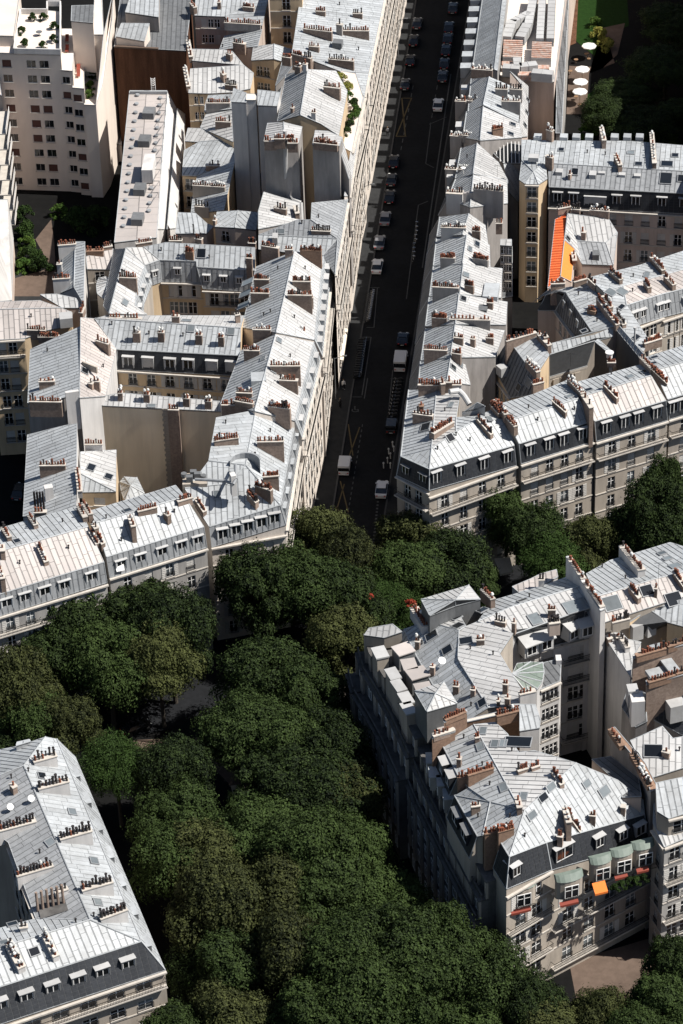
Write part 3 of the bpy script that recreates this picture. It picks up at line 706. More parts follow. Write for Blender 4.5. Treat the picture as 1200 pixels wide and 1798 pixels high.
# gabled attic house with its beige end wall
b = Building('gabled_attic_house', 'tall gabled house with grey left slope, white right slope and beige end wall', {
    'r1': Z1(1112, 560, 31.5), 'r2': Z2(1050, 98, 31.5), 'w1': Z1(935, 600, 29.0), 'w2': Z2(865, 150, 29.0), 'e1': T2(870, 372, 29.6), 'e2': T2(930, 480, 28.4), 'e3': T2(885, 712, 28.2), 'r3': T2(790, 650, 30.0)}, 'plaster_ochre', group=GA, sw=.8, base=0)
b.plane('r1 w1 w2 r2', 'g').plane('r1 r2 r3 e3 e2 e1', 'w'); b.finish()
ch(b, T2, (808, 452, 893, 462, 8, dict(h=2.0, th=.8)), (742, 590, 765, 592, 2, dict(h=1.4, m='plaster_white')), (635, 565, 648, 568, 1, dict(h=.9)))
ch(b, Z1, (1010, 530, 1055, 540, 3, dict(h=1.2)), (1075, 515, 1105, 520, 1, dict(h=1.6, m='plaster_white')), (905, 455, 975, 465, 5, dict(h=1)), (990, 430, 1140, 470, 10, dict(h=1)))
# small dark pitched roof in shade left of gable
mono('annex_roof', 'dark shaded lean-to roof between the white shaft and the gabled house', Z1, ((905, 490, 25), (1030, 480, 26), (935, 600, 24), (850, 690, 22.5)), 'g', 'plaster_grey', base=0).finish()
mono('annex_roof', 'plain dark gutter roof strip at foot of the gabled house', Z1, ((935, 605, 22), (890, 740, 22), (880, 920, 22), (830, 910, 21), (850, 690, 21)), 'd', 'plaster_grey', base=0).finish()
# white shaft
b = Building('ventilation_shaft', 'very tall smooth white shaft with zinc cap rising from a dark yard', {
    'a': Z1(492, 822, 30.2), 'b': Z1(612, 828, 30.2), 'c': Z1(612, 750, 31), 'd': Z1(510, 712, 31)}, 'plaster_white', group=GA, sw=.8)
b.plane('abcd', 'z').finish()
b = Building('ventilation_shaft', 'recessed grey stair shaft joined to the right of the tall white shaft', {
    'a': Z1(705, 850, 30.0), 'b': Z1(862, 858, 30.0), 'c': Z1(888, 745, 31.2), 'd': Z1(705, 725, 31.2)}, 'plaster_white', group=GA, sw=.8)
b.plane('abcd', 'z').finish()
b = Building('ventilation_shaft', 'square brick-topped flue standing proud at the centre of the white shaft', {
    'a': Z1(610, 808, 30.6), 'b': Z1(692, 808, 30.6), 'c': Z1(697, 760, 30.6), 'd': Z1(612, 755, 30.6)}, 'plaster_white', group=GA)
b.plane('abcd', 'n').finish()
# street row north
b = Building('apartment_building', 'long street-side zinc roof with a dark stair void at the top of the picture', {
    'a': T2(860, -1200, 25.0), 'b': T2(1373, -1200, 21.8), 'c': T2(1042, 385, 21.6), 'd': T2(1020, 505, 21.4), 'e': T2(980, 440, 22.2), 'e2': T2(975, 380, 22.6), 'e3': T2(890, 372, 23.6), 'f': T2(640, 275, 25.0)}, 'facade_cream', group=GA, sw=.8)
b.plane('a b c e2 e3 f', 'z', (1, .1, -.2)).plane('c d e e2', 'z', (1, .1, -.2))
b.fac['b c'] = dict(sp=2.6, gap=1.0, w=1.2, h=2.2, bal=(1,), band=(3,), pal='wws', n=7); b.fac['c d'] = b.fac['b c']; b.finish()
ch(b, T2, (700, 148, 850, 165, 12, dict(h=1.4)), (905, 158, 1045, 160, 12, dict(h=1.5)), (765, 55, 815, 58, 5, dict(h=1.2)), (960, 68, 1010, 70, 5, dict(h=1.3, pot='k')), (728, 240, 782, 245, 5, dict(h=1.3)), (832, 308, 965, 320, 11, dict(h=1.6, pot='k')),
   (590, 295, 750, 320, 11, dict(h=1.1)), (875, 125, 905, 130, 1, dict(h=2.4, m='plaster_grey')))
b.vent(*T2(990, 262)); b.vent(*T2(890, 25)); b.aerial(*T2(875, 110)); b.box('stair_void_screen', *T2(850, 225), *T2(900, 228), 24.5, 1.6, 1.0, 'zinc_dark')
# facade continuing beside garden terrace
b = Building('roof_terrace', 'narrow roof garden terrace with planted edge beside the gabled house', {
    'a': T2(895, 372, 24.5), 'b': T2(975, 385, 24.5), 'c': T2(1015, 510, 24.0), 'd': T2(955, 800, 22.5), 'e': T2(885, 760, 22.5), 'f': T2(930, 500, 24)}, 'facade_cream', group=GA)
b.plane('a b c d e f', 'n'); b.fac['c d'] = dict(sp=2.6, gap=3.2, w=1.2, h=2.2, bal=(0,), band=(2,), pal='wws', n=6); b.finish()
b = Building('apartment_building', 'sunlit cream street face with balconies below the roof garden', {
    'a': T2(1020, 508, 21.4), 'b': T2(940, 1030, 21.4), 'c': T2(915, 1030, 22.5), 'd': T2(990, 508, 22.5)}, 'facade_cream', group=GA)
b.plane('a b c d', 'w'); b.fac['a b'] = dict(sp=2.6, gap=1.0, w=1.2, h=2.2, bal=(1,), band=(3,), pal='wws', n=7); b.fac['b a'] = b.fac['a b']; b.finish()
# ================= upper middle cluster =================
b = Building('apartment_building', 'beige house with two windows and shutters under a grey roof at the top edge', {
    'a': Z1(195, 122, 23), 'b': Z1(445, 132, 23), 'c': Z1(460, 165, 22.6), 'd': Z1(740, 205, 22.6), 'e': Z1(800, -60, 24.8), 'f': Z1(205, -60, 24.8)}, 'plaster_pink', group=GA, sw=.8)
b.plane('a b e f', 'z').plane('b c d e', 'z', (1, 0, -.1)); b.fac['a b'] = dict(c=3, gap=.6, w=1.0, h=1.7, fl=3.0, rail=0, pal='wwb', cor=0); b.finish()
ch(b, Z1, (437, 178, 728, 195, 17, dict(h=1.6, m='plaster_grey')), (585, 48, 675, 58, 7, dict(h=1.3)), (378, 15, 405, 15, 1, dict(h=1.6)), (165, 20, 200, 60, 3, dict(h=.8)))
b = Building('apartment_building', 'white ribbed roof with black capped pots and aerials below the beige house', {
    'a': Z1(395, 400, 20.5), 'b': Z1(435, 290, 20.5), 'c': Z1(740, 235, 22.5), 'd': Z1(705, 372, 22.5)}, 'plaster_pink', group=GA, sw=.8)
b.plane('abcd', 'z').finish(); ch(b, Z1, (508, 340, 605, 355, 6, dict(h=1.6, pot='k'))); b.aerial(*Z1(475, 380)); b.aerial(*Z1(605, 330)); b.vent(*Z1(420, 380))
b = Building('apartment_building', 'pale flat-pitched roof with a lone stack and long thin shadow near the brown brick wall', {
    'a': Z1(175, 488, 21), 'b': Z1(590, 525, 21), 'c': Z1(500, 415, 22), 'd': Z1(430, 400, 22.2), 'e': Z1(175, 395, 22.2)}, 'plaster_pink', group=GA, sw=.8)
b.plane('abcde', 'w').finish(); ch(b, Z1, (455, 425, 492, 440, 2, dict(h=1.2)), (140, 325, 165, 460, 5, dict(h=.9, pot='w')))
b = Building('apartment_building', 'large pale roof above the beige house with four small windows', {
    'a': Z1(145, 750, 19.6), 'b': Z1(305, 755, 19.6), 'b2': Z1(500, 745, 19.6), 'c': Z1(645, 715, 20), 'd': Z1(672, 590, 21), 'e': Z1(590, 525, 21.6), 'f': Z1(160, 555, 21.6)}, 'plaster_ochre', group=GA, sw=.8)
b.plane('a b b2 c d e f', 'w'); b.fac['a b'] = dict(c=2, gap=.6, w=.9, h=1.5, fl=3.0, rail=0, pal='w', cor=0); b.finish()
ch(b, Z1, (442, 680, 535, 690, 6, dict(h=1.4, pot='k')), (410, 585, 440, 605, 1, dict(h=1.5, pot='w')), (115, 545, 145, 700, 6, dict(h=.9, pot='w')))
b = Building('apartment_building', 'ochre house with a two-tone ridge roof and single open window', {
    'a': Z1(655, 487, 22), 'b': Z1(835, 475, 22.8), 'c': Z1(895, 492, 22), 'd': Z1(990, 400, 22), 'e': Z1(838, 355, 23), 'f': Z1(670, 375, 22)}, 'plaster_ochre', group=GA, sw=.8)
b.plane('a b e f', 'w').plane('b c d e', 'z'); b.fac['a b'] = dict(c=2, mg=.8, gap=.9, w=1.1, h=1.9, fl=3.1, rail=1, pal='w', cor=0); b.finish()
b = mono('apartment_building', 'tall ochre rear house with two narrow windows at the top edge', Z1, ((800, -30, 27), (1065, -30, 27), (1075, -120, 27), (805, -120, 27)), 'z', 'plaster_ochre', group=GA)
b.fac['a b'] = dict(c=1, mg=3.0, gap=.4, w=1.4, h=2.2, fl=3.2, rail=1, pal='w', cor=0); b.finish()
b = mono('apartment_building', 'low ribbed roof with a five-pot stack left of the white shaft', Z1, ((275, 905, 19.6), (495, 880, 20.6), (492, 760, 21.6), (305, 770, 21), (280, 840, 20)), 'z', 'plaster_ochre', group=GA)
b.finish(); ch(b, Z1, (285, 830, 480, 830, 13, dict(h=1.3, m='plaster_grey')))
b = mono('apartment_building', 'white and grey ribbed slope with five clay pots beside the white shaft foot', Z2, ((240, 200, 18.6), (505, 315, 18.8), (500, 60, 20.6), (285, 95, 19.4)), 'w', 'plaster_ochre', flow=(-1, 0, -.1), group=GA)
b.finish(); ch(b, Z2, (362, 148, 485, 155, 7, dict(h=1.5)))
b = Building('apartment_building', 'low shaded valley roof in the lee of the white shaft', {
    'a': Z2(115, 310, 17.5), 'b': Z2(230, 318, 17.5), 'c': Z2(430, 300, 18.4), 'd': Z2(250, 208, 18.6), 'e': Z2(140, 205, 18.4), 'g': Z2(92, 588, 15.8), 'h': Z2(210, 592, 15.8), 'k': Z2(515, 470, 16.8), 'l': Z2(520, 385, 17.2), 'm': Z2(110, 385, 16.8)}, 'plaster_ochre', group=GA, sw=.8)
b.plane('a b c d e', 'w').plane('m g h k l c b', 'z'); b.nowall.add(frozenset('ga')); b.fac['g h'] = dict(c=1, gap=.6, w=1.5, h=2.1, fl=3.3, pal='w', cor=0); b.finish()
ch(b, Z2, (285, 505, 395, 508, 5, dict(h=1.5, pot='w')))
b = mono('apartment_building', 'stepped ribbed roof with a long white-capped chimney row', Z2, ((165, 890, 15), (430, 870, 16.5), (520, 470, 18), (215, 600, 16), (180, 760, 15.2)), 'z', 'plaster_ochre', flow=(-1, 0, -.1), group=GA)
b.finish(); ch(b, Z2, (178, 665, 440, 682, 14, dict(h=1.5, pot='w', m='stone')), (195, 835, 310, 845, 5, dict(h=1.3, pot='k', m='stone')))
b = Building('apartment_building', 'small blue-grey pavilion roof over a peach wall with one window', {
    'a': Z2(360, 1005, 19.2), 'b': Z2(520, 1012, 19.6), 'c': Z2(690, 1030, 19.2), 'd': Z2(712, 890, 19.8), 'e': Z2(545, 875, 20.2), 'f': Z2(375, 885, 19.8)}, 'plaster_pink', group=GA, sw=.8)
b.plane('a b e f', 'z').plane('b c d e', 'z'); b.fac['a b'] = dict(c=1, mg=.2, gap=.6, w=1.3, h=1.9, n=1, pal='w', cor=0); b.finish(); ch(b, Z2, (350, 950, 368, 955, 1, dict(h=1, pot='w')))
b = mono('apartment_building', 'low light grey roof with a sunken terrace between white wing and peach pavilion', Z2, ((40, 1060, 17.4), (290, 1060, 17.4), (345, 1000, 17.4), (295, 980, 17.6), (200, 895, 18), (60, 890, 18)), 'z', 'plaster_pink', group=GA)
b.finish(); b.vent(*Z2(185, 1060), 1.6)
# ================= courtyard block, left =================
b = Building('apartment_building', 'north wing of the courtyard with grey attic windows and shuttered cream walls', {
    'a': D1(385, 512, 21), 'b': D1(697, 522, 21), 'b2': D1(700, 570, 20.2), 'c': D1(1190, 600, 20.2), 'd': D1(1190, 405, 22.8), 'e': D1(440, 362, 22.8), 'f': D1(250, 400, 22.6), 'g': D1(105, 405, 22.6), 'h': D1(265, 556, 21)}, 'plaster_ochre', group=GA, sw=.8)
b.plane('a b b2 c d e f', 'z').plane('f g h a', 'w')
b.mansard('h a b b2 c', 3.4, .7, 'g')
b.fac['a_ b_'] = dict(c=3, gap=.5, w=1.4, h=2.2, pal='wsb', rail=0, cor=1); b.fac['b2_ c_'] = dict(c=4, gap=.6, w=1.4, h=2.2, pal='wsbb', cor=1); b.fac['b_ a_'] = b.fac['a_ b_']; b.fac['c_ b2_'] = b.fac['b2_ c_']
b.finish(); b.dormers('a b', ts=(.4,), w=.9, h=1.1, low=1.2, kind='w'); b.dormers('b2 c', ts=(.08, .40, .70), w=.9, h=1.1, low=1.2, kind='w'); b.dormers('h a', ts=(.6,), w=.8, h=.9, low=1.2, kind='w')
ch(b, D1, (605, 432, 672, 440, 4, dict(h=2.2, rows=2, m='stack_orange')), (1118, 500, 1165, 505, 2, dict(h=1.8)), (470, 345, 575, 345, 6, dict(h=.8)), (690, 325, 745, 335, 3, dict(h=.8)), (185, 370, 320, 350, 7, dict(h=.8)), (1135, 358, 1190, 360, 4, dict(h=.8)))
b.skylight(*D1(512, 415), 1.1, 1.3); b.skylight(*D1(738, 455), 1.5, 1.6); b.skylight(*D1(1015, 435), 1.1, 1.2); b.vent(*D1(805, 495)); b.vent(*D1(400, 432))
b = Building('apartment_building', 'west wing with sharp ridge, shaded left slope and white right slope', {
    'r1': T5(664, 258, 24.2), 'r2': T5(575, 600, 24.2), 'l1': T5(596, 262, 22.2), 'l2': T5(590, 330, 21.4), 'l3': T5(545, 560, 21.4), 'e1': T5(765, 352, 22.6), 'e2': T5(722, 460, 22.6), 'e3': T5(712, 560, 22.6), 'e4': T5(775, 606, 20.5)}, 'stone', group=GA, sw=.8)
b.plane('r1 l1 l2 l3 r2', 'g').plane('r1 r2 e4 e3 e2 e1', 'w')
b.mansard('e1 e2 e3', 2.9, .9, 'z'); b.finish(); b.dormers('e1 e2', ts=(.3, .8), w=.8, h=.9, low=1.0, kind='w'); b.dormers('e2 e3', ts=(.3, .9), w=.8, h=.9, low=1.0, kind='w')
ch(b, T5, (628, 408, 720, 412, 8, dict(h=1.9)), (576, 620, 745, 628, 11, dict(h=.6, th=.5))); b.skylight(*T5(658, 545), 1.5, 1.0, True)
b = Building('apartment_building', 'flat pale roof left of the sharp ridge with red framed window below', {
    'a': T5(460, 366, 20.5), 'b': T5(588, 368, 20.5), 'c': T5(596, 258, 22), 'd': T5(455, 300, 22)}, 'stone', group=GA, sw=.8)
b.plane('abcd', 'p'); b.fac['a b'] = dict(c=1, mg=.4, gap=.3, w=1.5, h=1.7, pal='w', cor=0); b.finish(); ch(b, T5, (456, 270, 545, 268, 6, dict(h=.9, m='stack_orange')), (545, 250, 590, 243, 4, dict(h=.9)))
# fan shaped stair roof
cx = T5(590, 430); vs = {'o': (*cx, 21.8)}
for i, (x, y) in enumerate(((560, 405), (520, 415), (508, 450), (512, 495), (545, 522), (560, 520))): vs['p%d' % i] = T5(x, y, 20.9)
b = Building('stair_tower', 'fan-shaped pale zinc stair roof tucked beside the sharp ridge', vs, 'stone', group=GA, sw=.7)
for i in range(5): b.plane('o p%d p%d' % (i, i+1), 'w')
b.finish()
b = Building('apartment_building', 'tall thin white and grey roof with two clay stacks beside the dark garden', {
    'a': T5(325, 490, 21), 'b': T5(390, 462, 22.6), 'c': T5(440, 545, 23), 'd': T5(447, 222, 23), 'e': T5(402, 222, 23), 'f': T5(395, 268, 22.6), 'g': T5(332, 290, 21)}, 'plaster_white', group=GA, sw=.8)
b.plane('a b f g', 'z').plane('b c d e f', 'z', (-1, 0, -.2)).finish(); ch(b, T5, (306, 240, 400, 232, 8, dict(h=1.2, m='plaster_white')), (278, 418, 368, 412, 8, dict(h=2.2, m='plaster_white')), (300, 340, 325, 340, 1, dict(h=1.5, m='plaster_white')))
b = Building('apartment_building', 'wide pinkish patched roof with a curved gutter and rendered yellow front at left edge', {
    'a': T5(-60, 742, 21), 'b': T5(128, 732, 21), 'b2': T5(240, 690, 21), 'c': T5(380, 662, 21.4), 'd': T5(380, 596, 22.2), 'e': T5(325, 572, 23), 'f': T5(-60, 582, 23), 'g': T5(210, 532, 22.6), 'h': T5(-60, 540, 22.6)}, 'plaster_ochre', group=GA, sw=.8)
b.plane('a b b2 c d e f', 'p').plane('f e g h', 'p')
b.fac['a b'] = dict(c=2, gap=.6, w=1.3, h=2.1, fl=3.15, pal='wb', bal=(0,)); b.finish()
ch(b, T5, (142, 685, 240, 688, 8, dict(h=1.5)), (202, 722, 310, 722, 9, dict(h=1.8, rows=2)), (425, 600, 440, 560, 4, dict(h=1)))
b.vent(*T5(165, 620)); b.box('attic_lantern', *T5(315, 632), *T5(382, 625), 23.2, 2.0, 1.6, 'zinc_white')
b = Building('apartment_building', 'pale triangular roof pieces north of the pink patched roof', {
    'a': T5(212, 500, 23), 'b': T5(328, 570, 22), 'c': T5(430, 570, 22), 'd': T5(400, 520, 22.4), 'e': T5(298, 498, 23)}, 'plaster_pink', group=GA, sw=.8)
b.plane('abcde', 'w').finish()
b = Building('apartment_building', 'single slope roof above a taupe gable carrying a row of twelve pots', {
    'a': T5(155, 1060, 21.2), 'b': T5(160, 790, 21.2), 'c': T5(425, 668, 23.8), 'd': T5(418, 1010, 23.8), 'e': T9(335, 145, 22.9)}, 'plaster_grey', group=GA, sw=.8)
b.set('a', T9(146, 172, 21.2))
b.plane('a e d c b', 'z').finish(); ch(b, T9, (155, 162, 325, 165, 13, dict(h=.7)), (205, 58, 288, 55, 4, dict(h=1.2)))
b.box('white_parapet', *T9(345, 120), *T9(415, 110), 24.6, .5, 6.5, 'plaster_white'); b.vent(*T5(250, 800)); b.aerial(*T5(250, 700))
b = Building('apartment_building', 'white sloping wing with a tall four-flue cluster above the boulevard row', {
    'a': T9(122, 770, 18.6), 'b': T9(400, 745, 21.4), 'c': T9(405, 282, 21.4), 'd': T9(345, 290, 20.8), 'e': T9(145, 340, 18.6)}, 'plaster_white', group=GA, sw=.8)
b.plane('a b c d e', 'z').finish(); ch(b, T9, (208, 500, 345, 498, 9, dict(h=1.5)), (180, 748, 245, 745, 4, dict(h=1.4, m='stone'))); b.box('white_stack', *T9(235, 625), *T9(280, 618), 22.0, 1.0, 2.6, 'plaster_white')
ch(b, T9, (408, 520, 422, 640, 7, dict(h=.8, m='stone_grey')))
mb = MB()
for k in range(4):
    p = W(*T9(188+k*15, 735), 20.4); mb.tube(p, p+Vector((0, 0, 3.0)), .16, 8)
tag(mb.build('flue_cluster', 'pot_black'), 'cluster of four tall black flue pipes on the white sloping wing', 'flues')
b = Building('garden_house', 'small hipped zinc house with two skylights and a yellow end wall', {
    'a': T9(432, 642, 17.0), 'b': T9(610, 640, 17.0), 'c': T9(612, 420, 18.2), 'd': T9(425, 430, 18.6), 'e': T9(425, 545, 18.8)}, 'plaster_ochre', group=GA, sw=.8)
b.plane('a b e', 'z').plane('e b c d', 'w'); b.fac['a b'] = dict(c=1, mg=.8, gap=.9, w=1.6, h=1.3, n=1, pal='b', rail=0, cor=0); b.finish()
ch(b, T9, (448, 388, 540, 388, 7, dict(h=1.2, m='plaster_white'))); b.skylight(*T9(480, 515), 1.6, 1.2); b.skylight(*T9(572, 563), 1.3, 1.2)
b = Building('courtyard_kiosk', 'little faceted pale roof in the yard behind the boulevard row', {
    'o': T9(690, 610, 14.5), 'a': T9(640, 640, 13.2), 'b': T9(660, 690, 13.2), 'c': T9(762, 650, 13.2), 'd': T9(722, 566, 13.2), 'e': T9(655, 562, 13.2), 'f': T9(632, 590, 13.2)}, 'plaster_white', group=GA, sw=.8)
for e in ('o a b', 'o b c', 'o c d', 'o d e', 'o e f', 'o f a'): b.plane(e, 'z')
b.finish()
# dormer row with dark slate and blank tan wall row
b = Building('apartment_building', 'courtyard row with six arched white dormers on black slate', {
    'a': T5(618, 792, 20.8), 'b': T6(418, 942, 20.8), 'c': T6(420, 775, 23.4), 'd': T5(500, 628, 23.4), 'e': T5(560, 612, 22.6), 'f': T6(440, 700, 22.6)}, 'plaster_ochre', group=GA, sw=.8)
b.plane('abcd', 'z').plane('d c f e', 'w').mansard('ab', 3.0, .7, 's')
b.fac['a_ b_'] = dict(c=6, gap=.55, w=1.3, h=2.0, fl=3.1, pal='wss', mg=.8); b.fac['b_ a_'] = b.fac['a_ b_']
b.finish(); b.dormers('a b', ts=(.09, .25, .43, .58, .77, .93), w=1.5, h=2.0, low=.15, kind='w', blind=.25, cheek='zinc_white')
ch(b, T5, (700, 700, 738, 702, 2, dict(h=1.9, pot='w', rows=2)), (832, 698, 865, 700, 2, dict(h=1.9, pot='w', rows=2)), (1030, 712, 1065, 714, 2, dict(h=1.9, pot='w', rows=2)), (1150, 722, 1180, 724, 2, dict(h=1.9, pot='w', rows=2)),
   (905, 615, 945, 615, 2, dict(h=1.5, rows=2)))
ch(b, T6, (388, 695, 415, 690, 2, dict(h=1.8, pot='k')))
b.skylight(*T6(122, 778), 1.2, 1.2, True); b.skylight(*T6(362, 795), 1.2, 1.2, True); b.skylight(*T6(95, 732), 1.5, .9, True); b.vent(*T5(590, 660)); b.vent(*T5(785, 710)); b.vent(*T5(965, 720))
b = Building('apartment_building', 'pale roof slope with a sunken terrace joining the dormer row on its left', {
    'a': T5(425, 622, 24), 'b': T5(500, 628, 23.2), 'c': T5(612, 790, 21), 'd': T5(555, 1035, 21), 'e': T5(420, 1045, 24)}, 'plaster_white', group=GA, sw=.8)
b.plane('a b c d e', 'p').finish(); ch(b, T5, (508, 740, 575, 760, 4, dict(h=1.6)), (490, 955, 525, 958, 2, dict(h=1.6)), (470, 965, 490, 970, 1, dict(h=1.0))); b.skylight(*T5(445, 905), 1.4, 1.2)
b.box('terrace_wall', *T5(430, 855), *T5(508, 885), 24.2, .25, 1.1, 'stone'); b.vent(*T5(545, 885))
b = Building('apartment_building', 'long blank tan wall with a rough stone chimney breast and white flat roof', {
    'a': T9(424, 180, 20), 'b': T9(1165, 216, 20), 'c': T9(1180, 165, 21), 'd': T9(650, 120, 21), 'e': T9(600, 125, 21.2), 'f': T9(440, 160, 20.6)}, 'plaster_cream', group=GA, sw=.8)
b.plane('abcdef', 'w').finish()
ch(b, T9, (620, 118, 645, 118, 2, dict(h=1.5, pot='w', rows=2)), (757, 125, 788, 127, 2, dict(h=1.5, pot='w', rows=2)), (965, 145, 998, 147, 2, dict(h=1.6, pot='w', rows=2)), (1080, 160, 1115, 162, 2, dict(h=1.5, pot='w', rows=2)), (888, 205, 942, 207, 4, dict(h=.7)))
b.skylight(*T9(800, 188), 1.2, .6, True); b.vent(*T9(520, 165))
A = W(*T9(885, 210), 20); B = W(*T9(945, 213), 20); ax = (B-A).normalized(); ay = Vector((-ax.y, ax.x, 0)); mb = MB()
mb.obox(b.L(A), ax, ay, 0, (B-A).length, -.35, .02, -16, .3); mb.build('chimney_breast', 'brick_stack', b.root)
mb = MB()
for k in range(36):
    z = -15.6+k*.44; e = .16 if k % 2 else .0
    mb.obox(b.L(A), ax, ay, -.75-e, -.05, -.07, .02, z, z+.4)
mb.build('quoin_stones', 'stone', b.root)
# ================= boulevard row, right =================
b = Building('apartment_building', 'street corner building with black slate attic and a slanting double row of clay pots', {
    'c': T11(228, 490, 20.8), 'w': T11(118, 440, 20.8), 'nw': T11(148, 186, 21.0), 'n': T11(255, 184, 23.4), 'h': T11(236, 408, 23.2), 'r': T11(330, 345, 23.6), 'r2': T11(415, 297, 23.6), 'r3': T11(525, 300, 23.2), 'e': T11(553, 398, 20.8),
    'k': T11(500, 245, 22.4), 'k2': T11(415, 285, 22.6), 'n2': T11(345, 200, 21.6), 'n3': T11(330, 290, 22.8)}, 'stone', group=GB, sw=.8)
b.plane('c w h', 'z').plane('w nw n h', 'z').plane('c h r r2 r3 e', 'z').plane('h n n2 n3 r', 'w').plane('r2 k2 k r3', 'z').plane('r n3 k2 r2', 'z')
b.mansard('nw w c e', 3.0, .6, 's')
b.fac['c_ e_'] = dict(sp=2.9, gap=.8, w=1.2, h=2.1, bal=(0,), pal='wwbs'); b.fac['w_ c_'] = dict(c=2, gap=.8, w=1.2, h=2.1, bal=(0,), pal='w'); b.fac['e_ c_'] = b.fac['c_ e_']; b.fac['c_ w_'] = b.fac['w_ c_']
b.finish(); b.dormers('c e', ts=(.10, .37, .64, .91), w=1.35, h=2.45, kind='w', low=.12, cheek='slate'); b.dormers('w c', ts=(.25, .78), w=1.3, h=1.8, kind='d', low=.2, cheek='slate')
ch(b, Z5, (335, 515, 485, 425, 10, dict(h=1.5, rows=2, th=1.0)), (680, 395, 790, 525, 9, dict(h=1.3)), (195, 365, 345, 385, 6, dict(h=1.2)), (240, 310, 275, 310, 1, dict(h=2.2, m='stack_orange')), (235, 150, 400, 150, 9, dict(h=1.5, rows=2)), (480, 150, 560, 150, 4, dict(h=1.4, m='plaster_white')), (445, 130, 490, 130, 1, dict(h=2.2)))
b.chimney(*T11(468, 240), *T11(500, 275), 8, h=1.4, rows=2); b.chimney(*T11(500, 260), *T11(560, 325), 10, h=1.5, rows=2)
b.skylight(*Z5(290, 475), 2.0, 1.5); b.skylight(*Z5(475, 552), 1.2, 1.3); b.skylight(*Z5(482, 308), 1.5, .8, True); b.skylight(*Z5(770, 412), 1.2, .8, True)
for x, y in ((380, 640), (625, 575), (435, 350), (520, 535)): b.vent(*Z5(x, y))
mb = MB(); P = [W(*Z5(x, y), z) for x, y, z in ((470, 205, 24.4), (540, 195, 24.2), (580, 235, 23.6), (620, 300, 22.8))]
for a, c in zip(P, P[1:]): mb.tube(a, c, .42, 10)
tag(mb.build('ventilation_duct', 'zinc_white'), 'bright curved metal duct beside the corner building chimney', 'duct')
mono('roof_dormer_block', 'pale lift house with sloping top behind the corner roof', Z5, ((565, 365, 23.6), (725, 345, 23.6), (738, 312, 25.0), (680, 285, 25.2)), 'z', 'zinc_white', base=20).finish()
b = Building('apartment_building', 'second boulevard roof east of the corner with a six-pot stack near its gutter', {
    'a': T11(572, 392, 20.8), 'b': T11(850, 306, 20.8), 'c': T11(800, 217, 23.4), 'd': T11(530, 305, 23.4), 'c2': T11(762, 145, 22.2), 'd2': T11(505, 236, 22.2), 'f': Z6(500, 568, 22.6)}, 'stone', group=GB, sw=.8)
b.plane('abcd', 'z').plane('d c c2 f d2', 'z').mansard('ab', 3.0, .6, 's')
b.fac['a_ b_'] = dict(sp=2.7, gap=.8, w=1.2, h=2.1, bal=(0,), pal='wwbs'); b.fac['b_ a_'] = b.fac['a_ b_']
b.finish(); b.dormers('a b', ts=(.14, .40, .60, .86), w=1.35, h=2.45, kind='w', low=.12, cheek='slate')
ch(b, Z6, (650, 610, 750, 700, 7, dict(h=1.5)), (770, 450, 875, 560, 9, dict(h=1.5, rows=2, pot='w')), (875, 570, 940, 670, 2, dict(h=.8)), (215, 610, 300, 720, 8, dict(h=1.3)), )
b.skylight(*Z6(775, 585), 1.2, .9, True); b.vent(*Z6(535, 765)); b.vent(*Z6(810, 685)); b.vent(*Z6(465, 670))
b = Building('apartment_building', 'third boulevard roof with three green plant boxes on its long balcony', {
    'a': T11(862, 306, 20.8), 'b': T11(1135, 226, 20.8), 'c': T11(1078, 130, 23.4), 'd': T11(815, 210, 23.4), 'c2': T11(1036, 88, 22.6), 'd2': T11(775, 160, 22.6)}, 'stone', group=GB, sw=.8)
b.plane('abcd', 'p').plane('d c c2 d2', 'z').mansard('ab', 3.0, .6, 's')
b.fac['a_ b_'] = dict(sp=2.9, gap=.8, w=1.2, h=2.1, bal=(0,), pal='wwbs'); b.fac['b_ a_'] = b.fac['a_ b_']
b.finish(); b.dormers('a b', ts=(.15, .41, .60, .86), w=1.35, h=2.45, kind='w', low=.12, cheek='slate')
ch(b, T11, (898, 160, 950, 215, 9, dict(h=1.5)), (1040, 60, 1085, 105, 8, dict(h=1.4)), (1085, 105, 1140, 160, 9, dict(h=1.5, rows=2))); b.skylight(*T11(838, 186), 1.3, 1.0); b.skylight(*T11(997, 135), 1.1, 1.1, True); b.skylight(*T11(1049, 117), 1.1, 1.1); b.vent(*T11(925, 125))
b = Building('apartment_building', 'fourth boulevard building, its roof cut by the right edge of the picture', {
    'a': T11(1142, 222, 20.8), 'b': T11(1330, 165, 20.8), 'c': T11(1270, 60, 23.4), 'd': T11(1092, 110, 23.4), 'c2': T11(1230, 5, 22.6), 'd2': T11(1050, 62, 22.6)}, 'stone', group=GB, sw=.8)
b.plane('abcd', 'z').plane('d c c2 d2', 'z').mansard('ab', 3.0, .6, 's')
b.fac['a_ b_'] = dict(sp=2.7, gap=.8, w=1.2, h=2.1, bal=(0, 3), pal='wwbs'); b.fac['b_ a_'] = b.fac['a_ b_']
b.finish(); b.dormers('a b', ts=(.1, .3, .6), w=1.35, h=2.45, kind='w', low=.12, cheek='slate'); b.skylight(*T11(1090, 62), 1.3, .9); b.skylight(*T11(1085, 85), 1.2, .9)
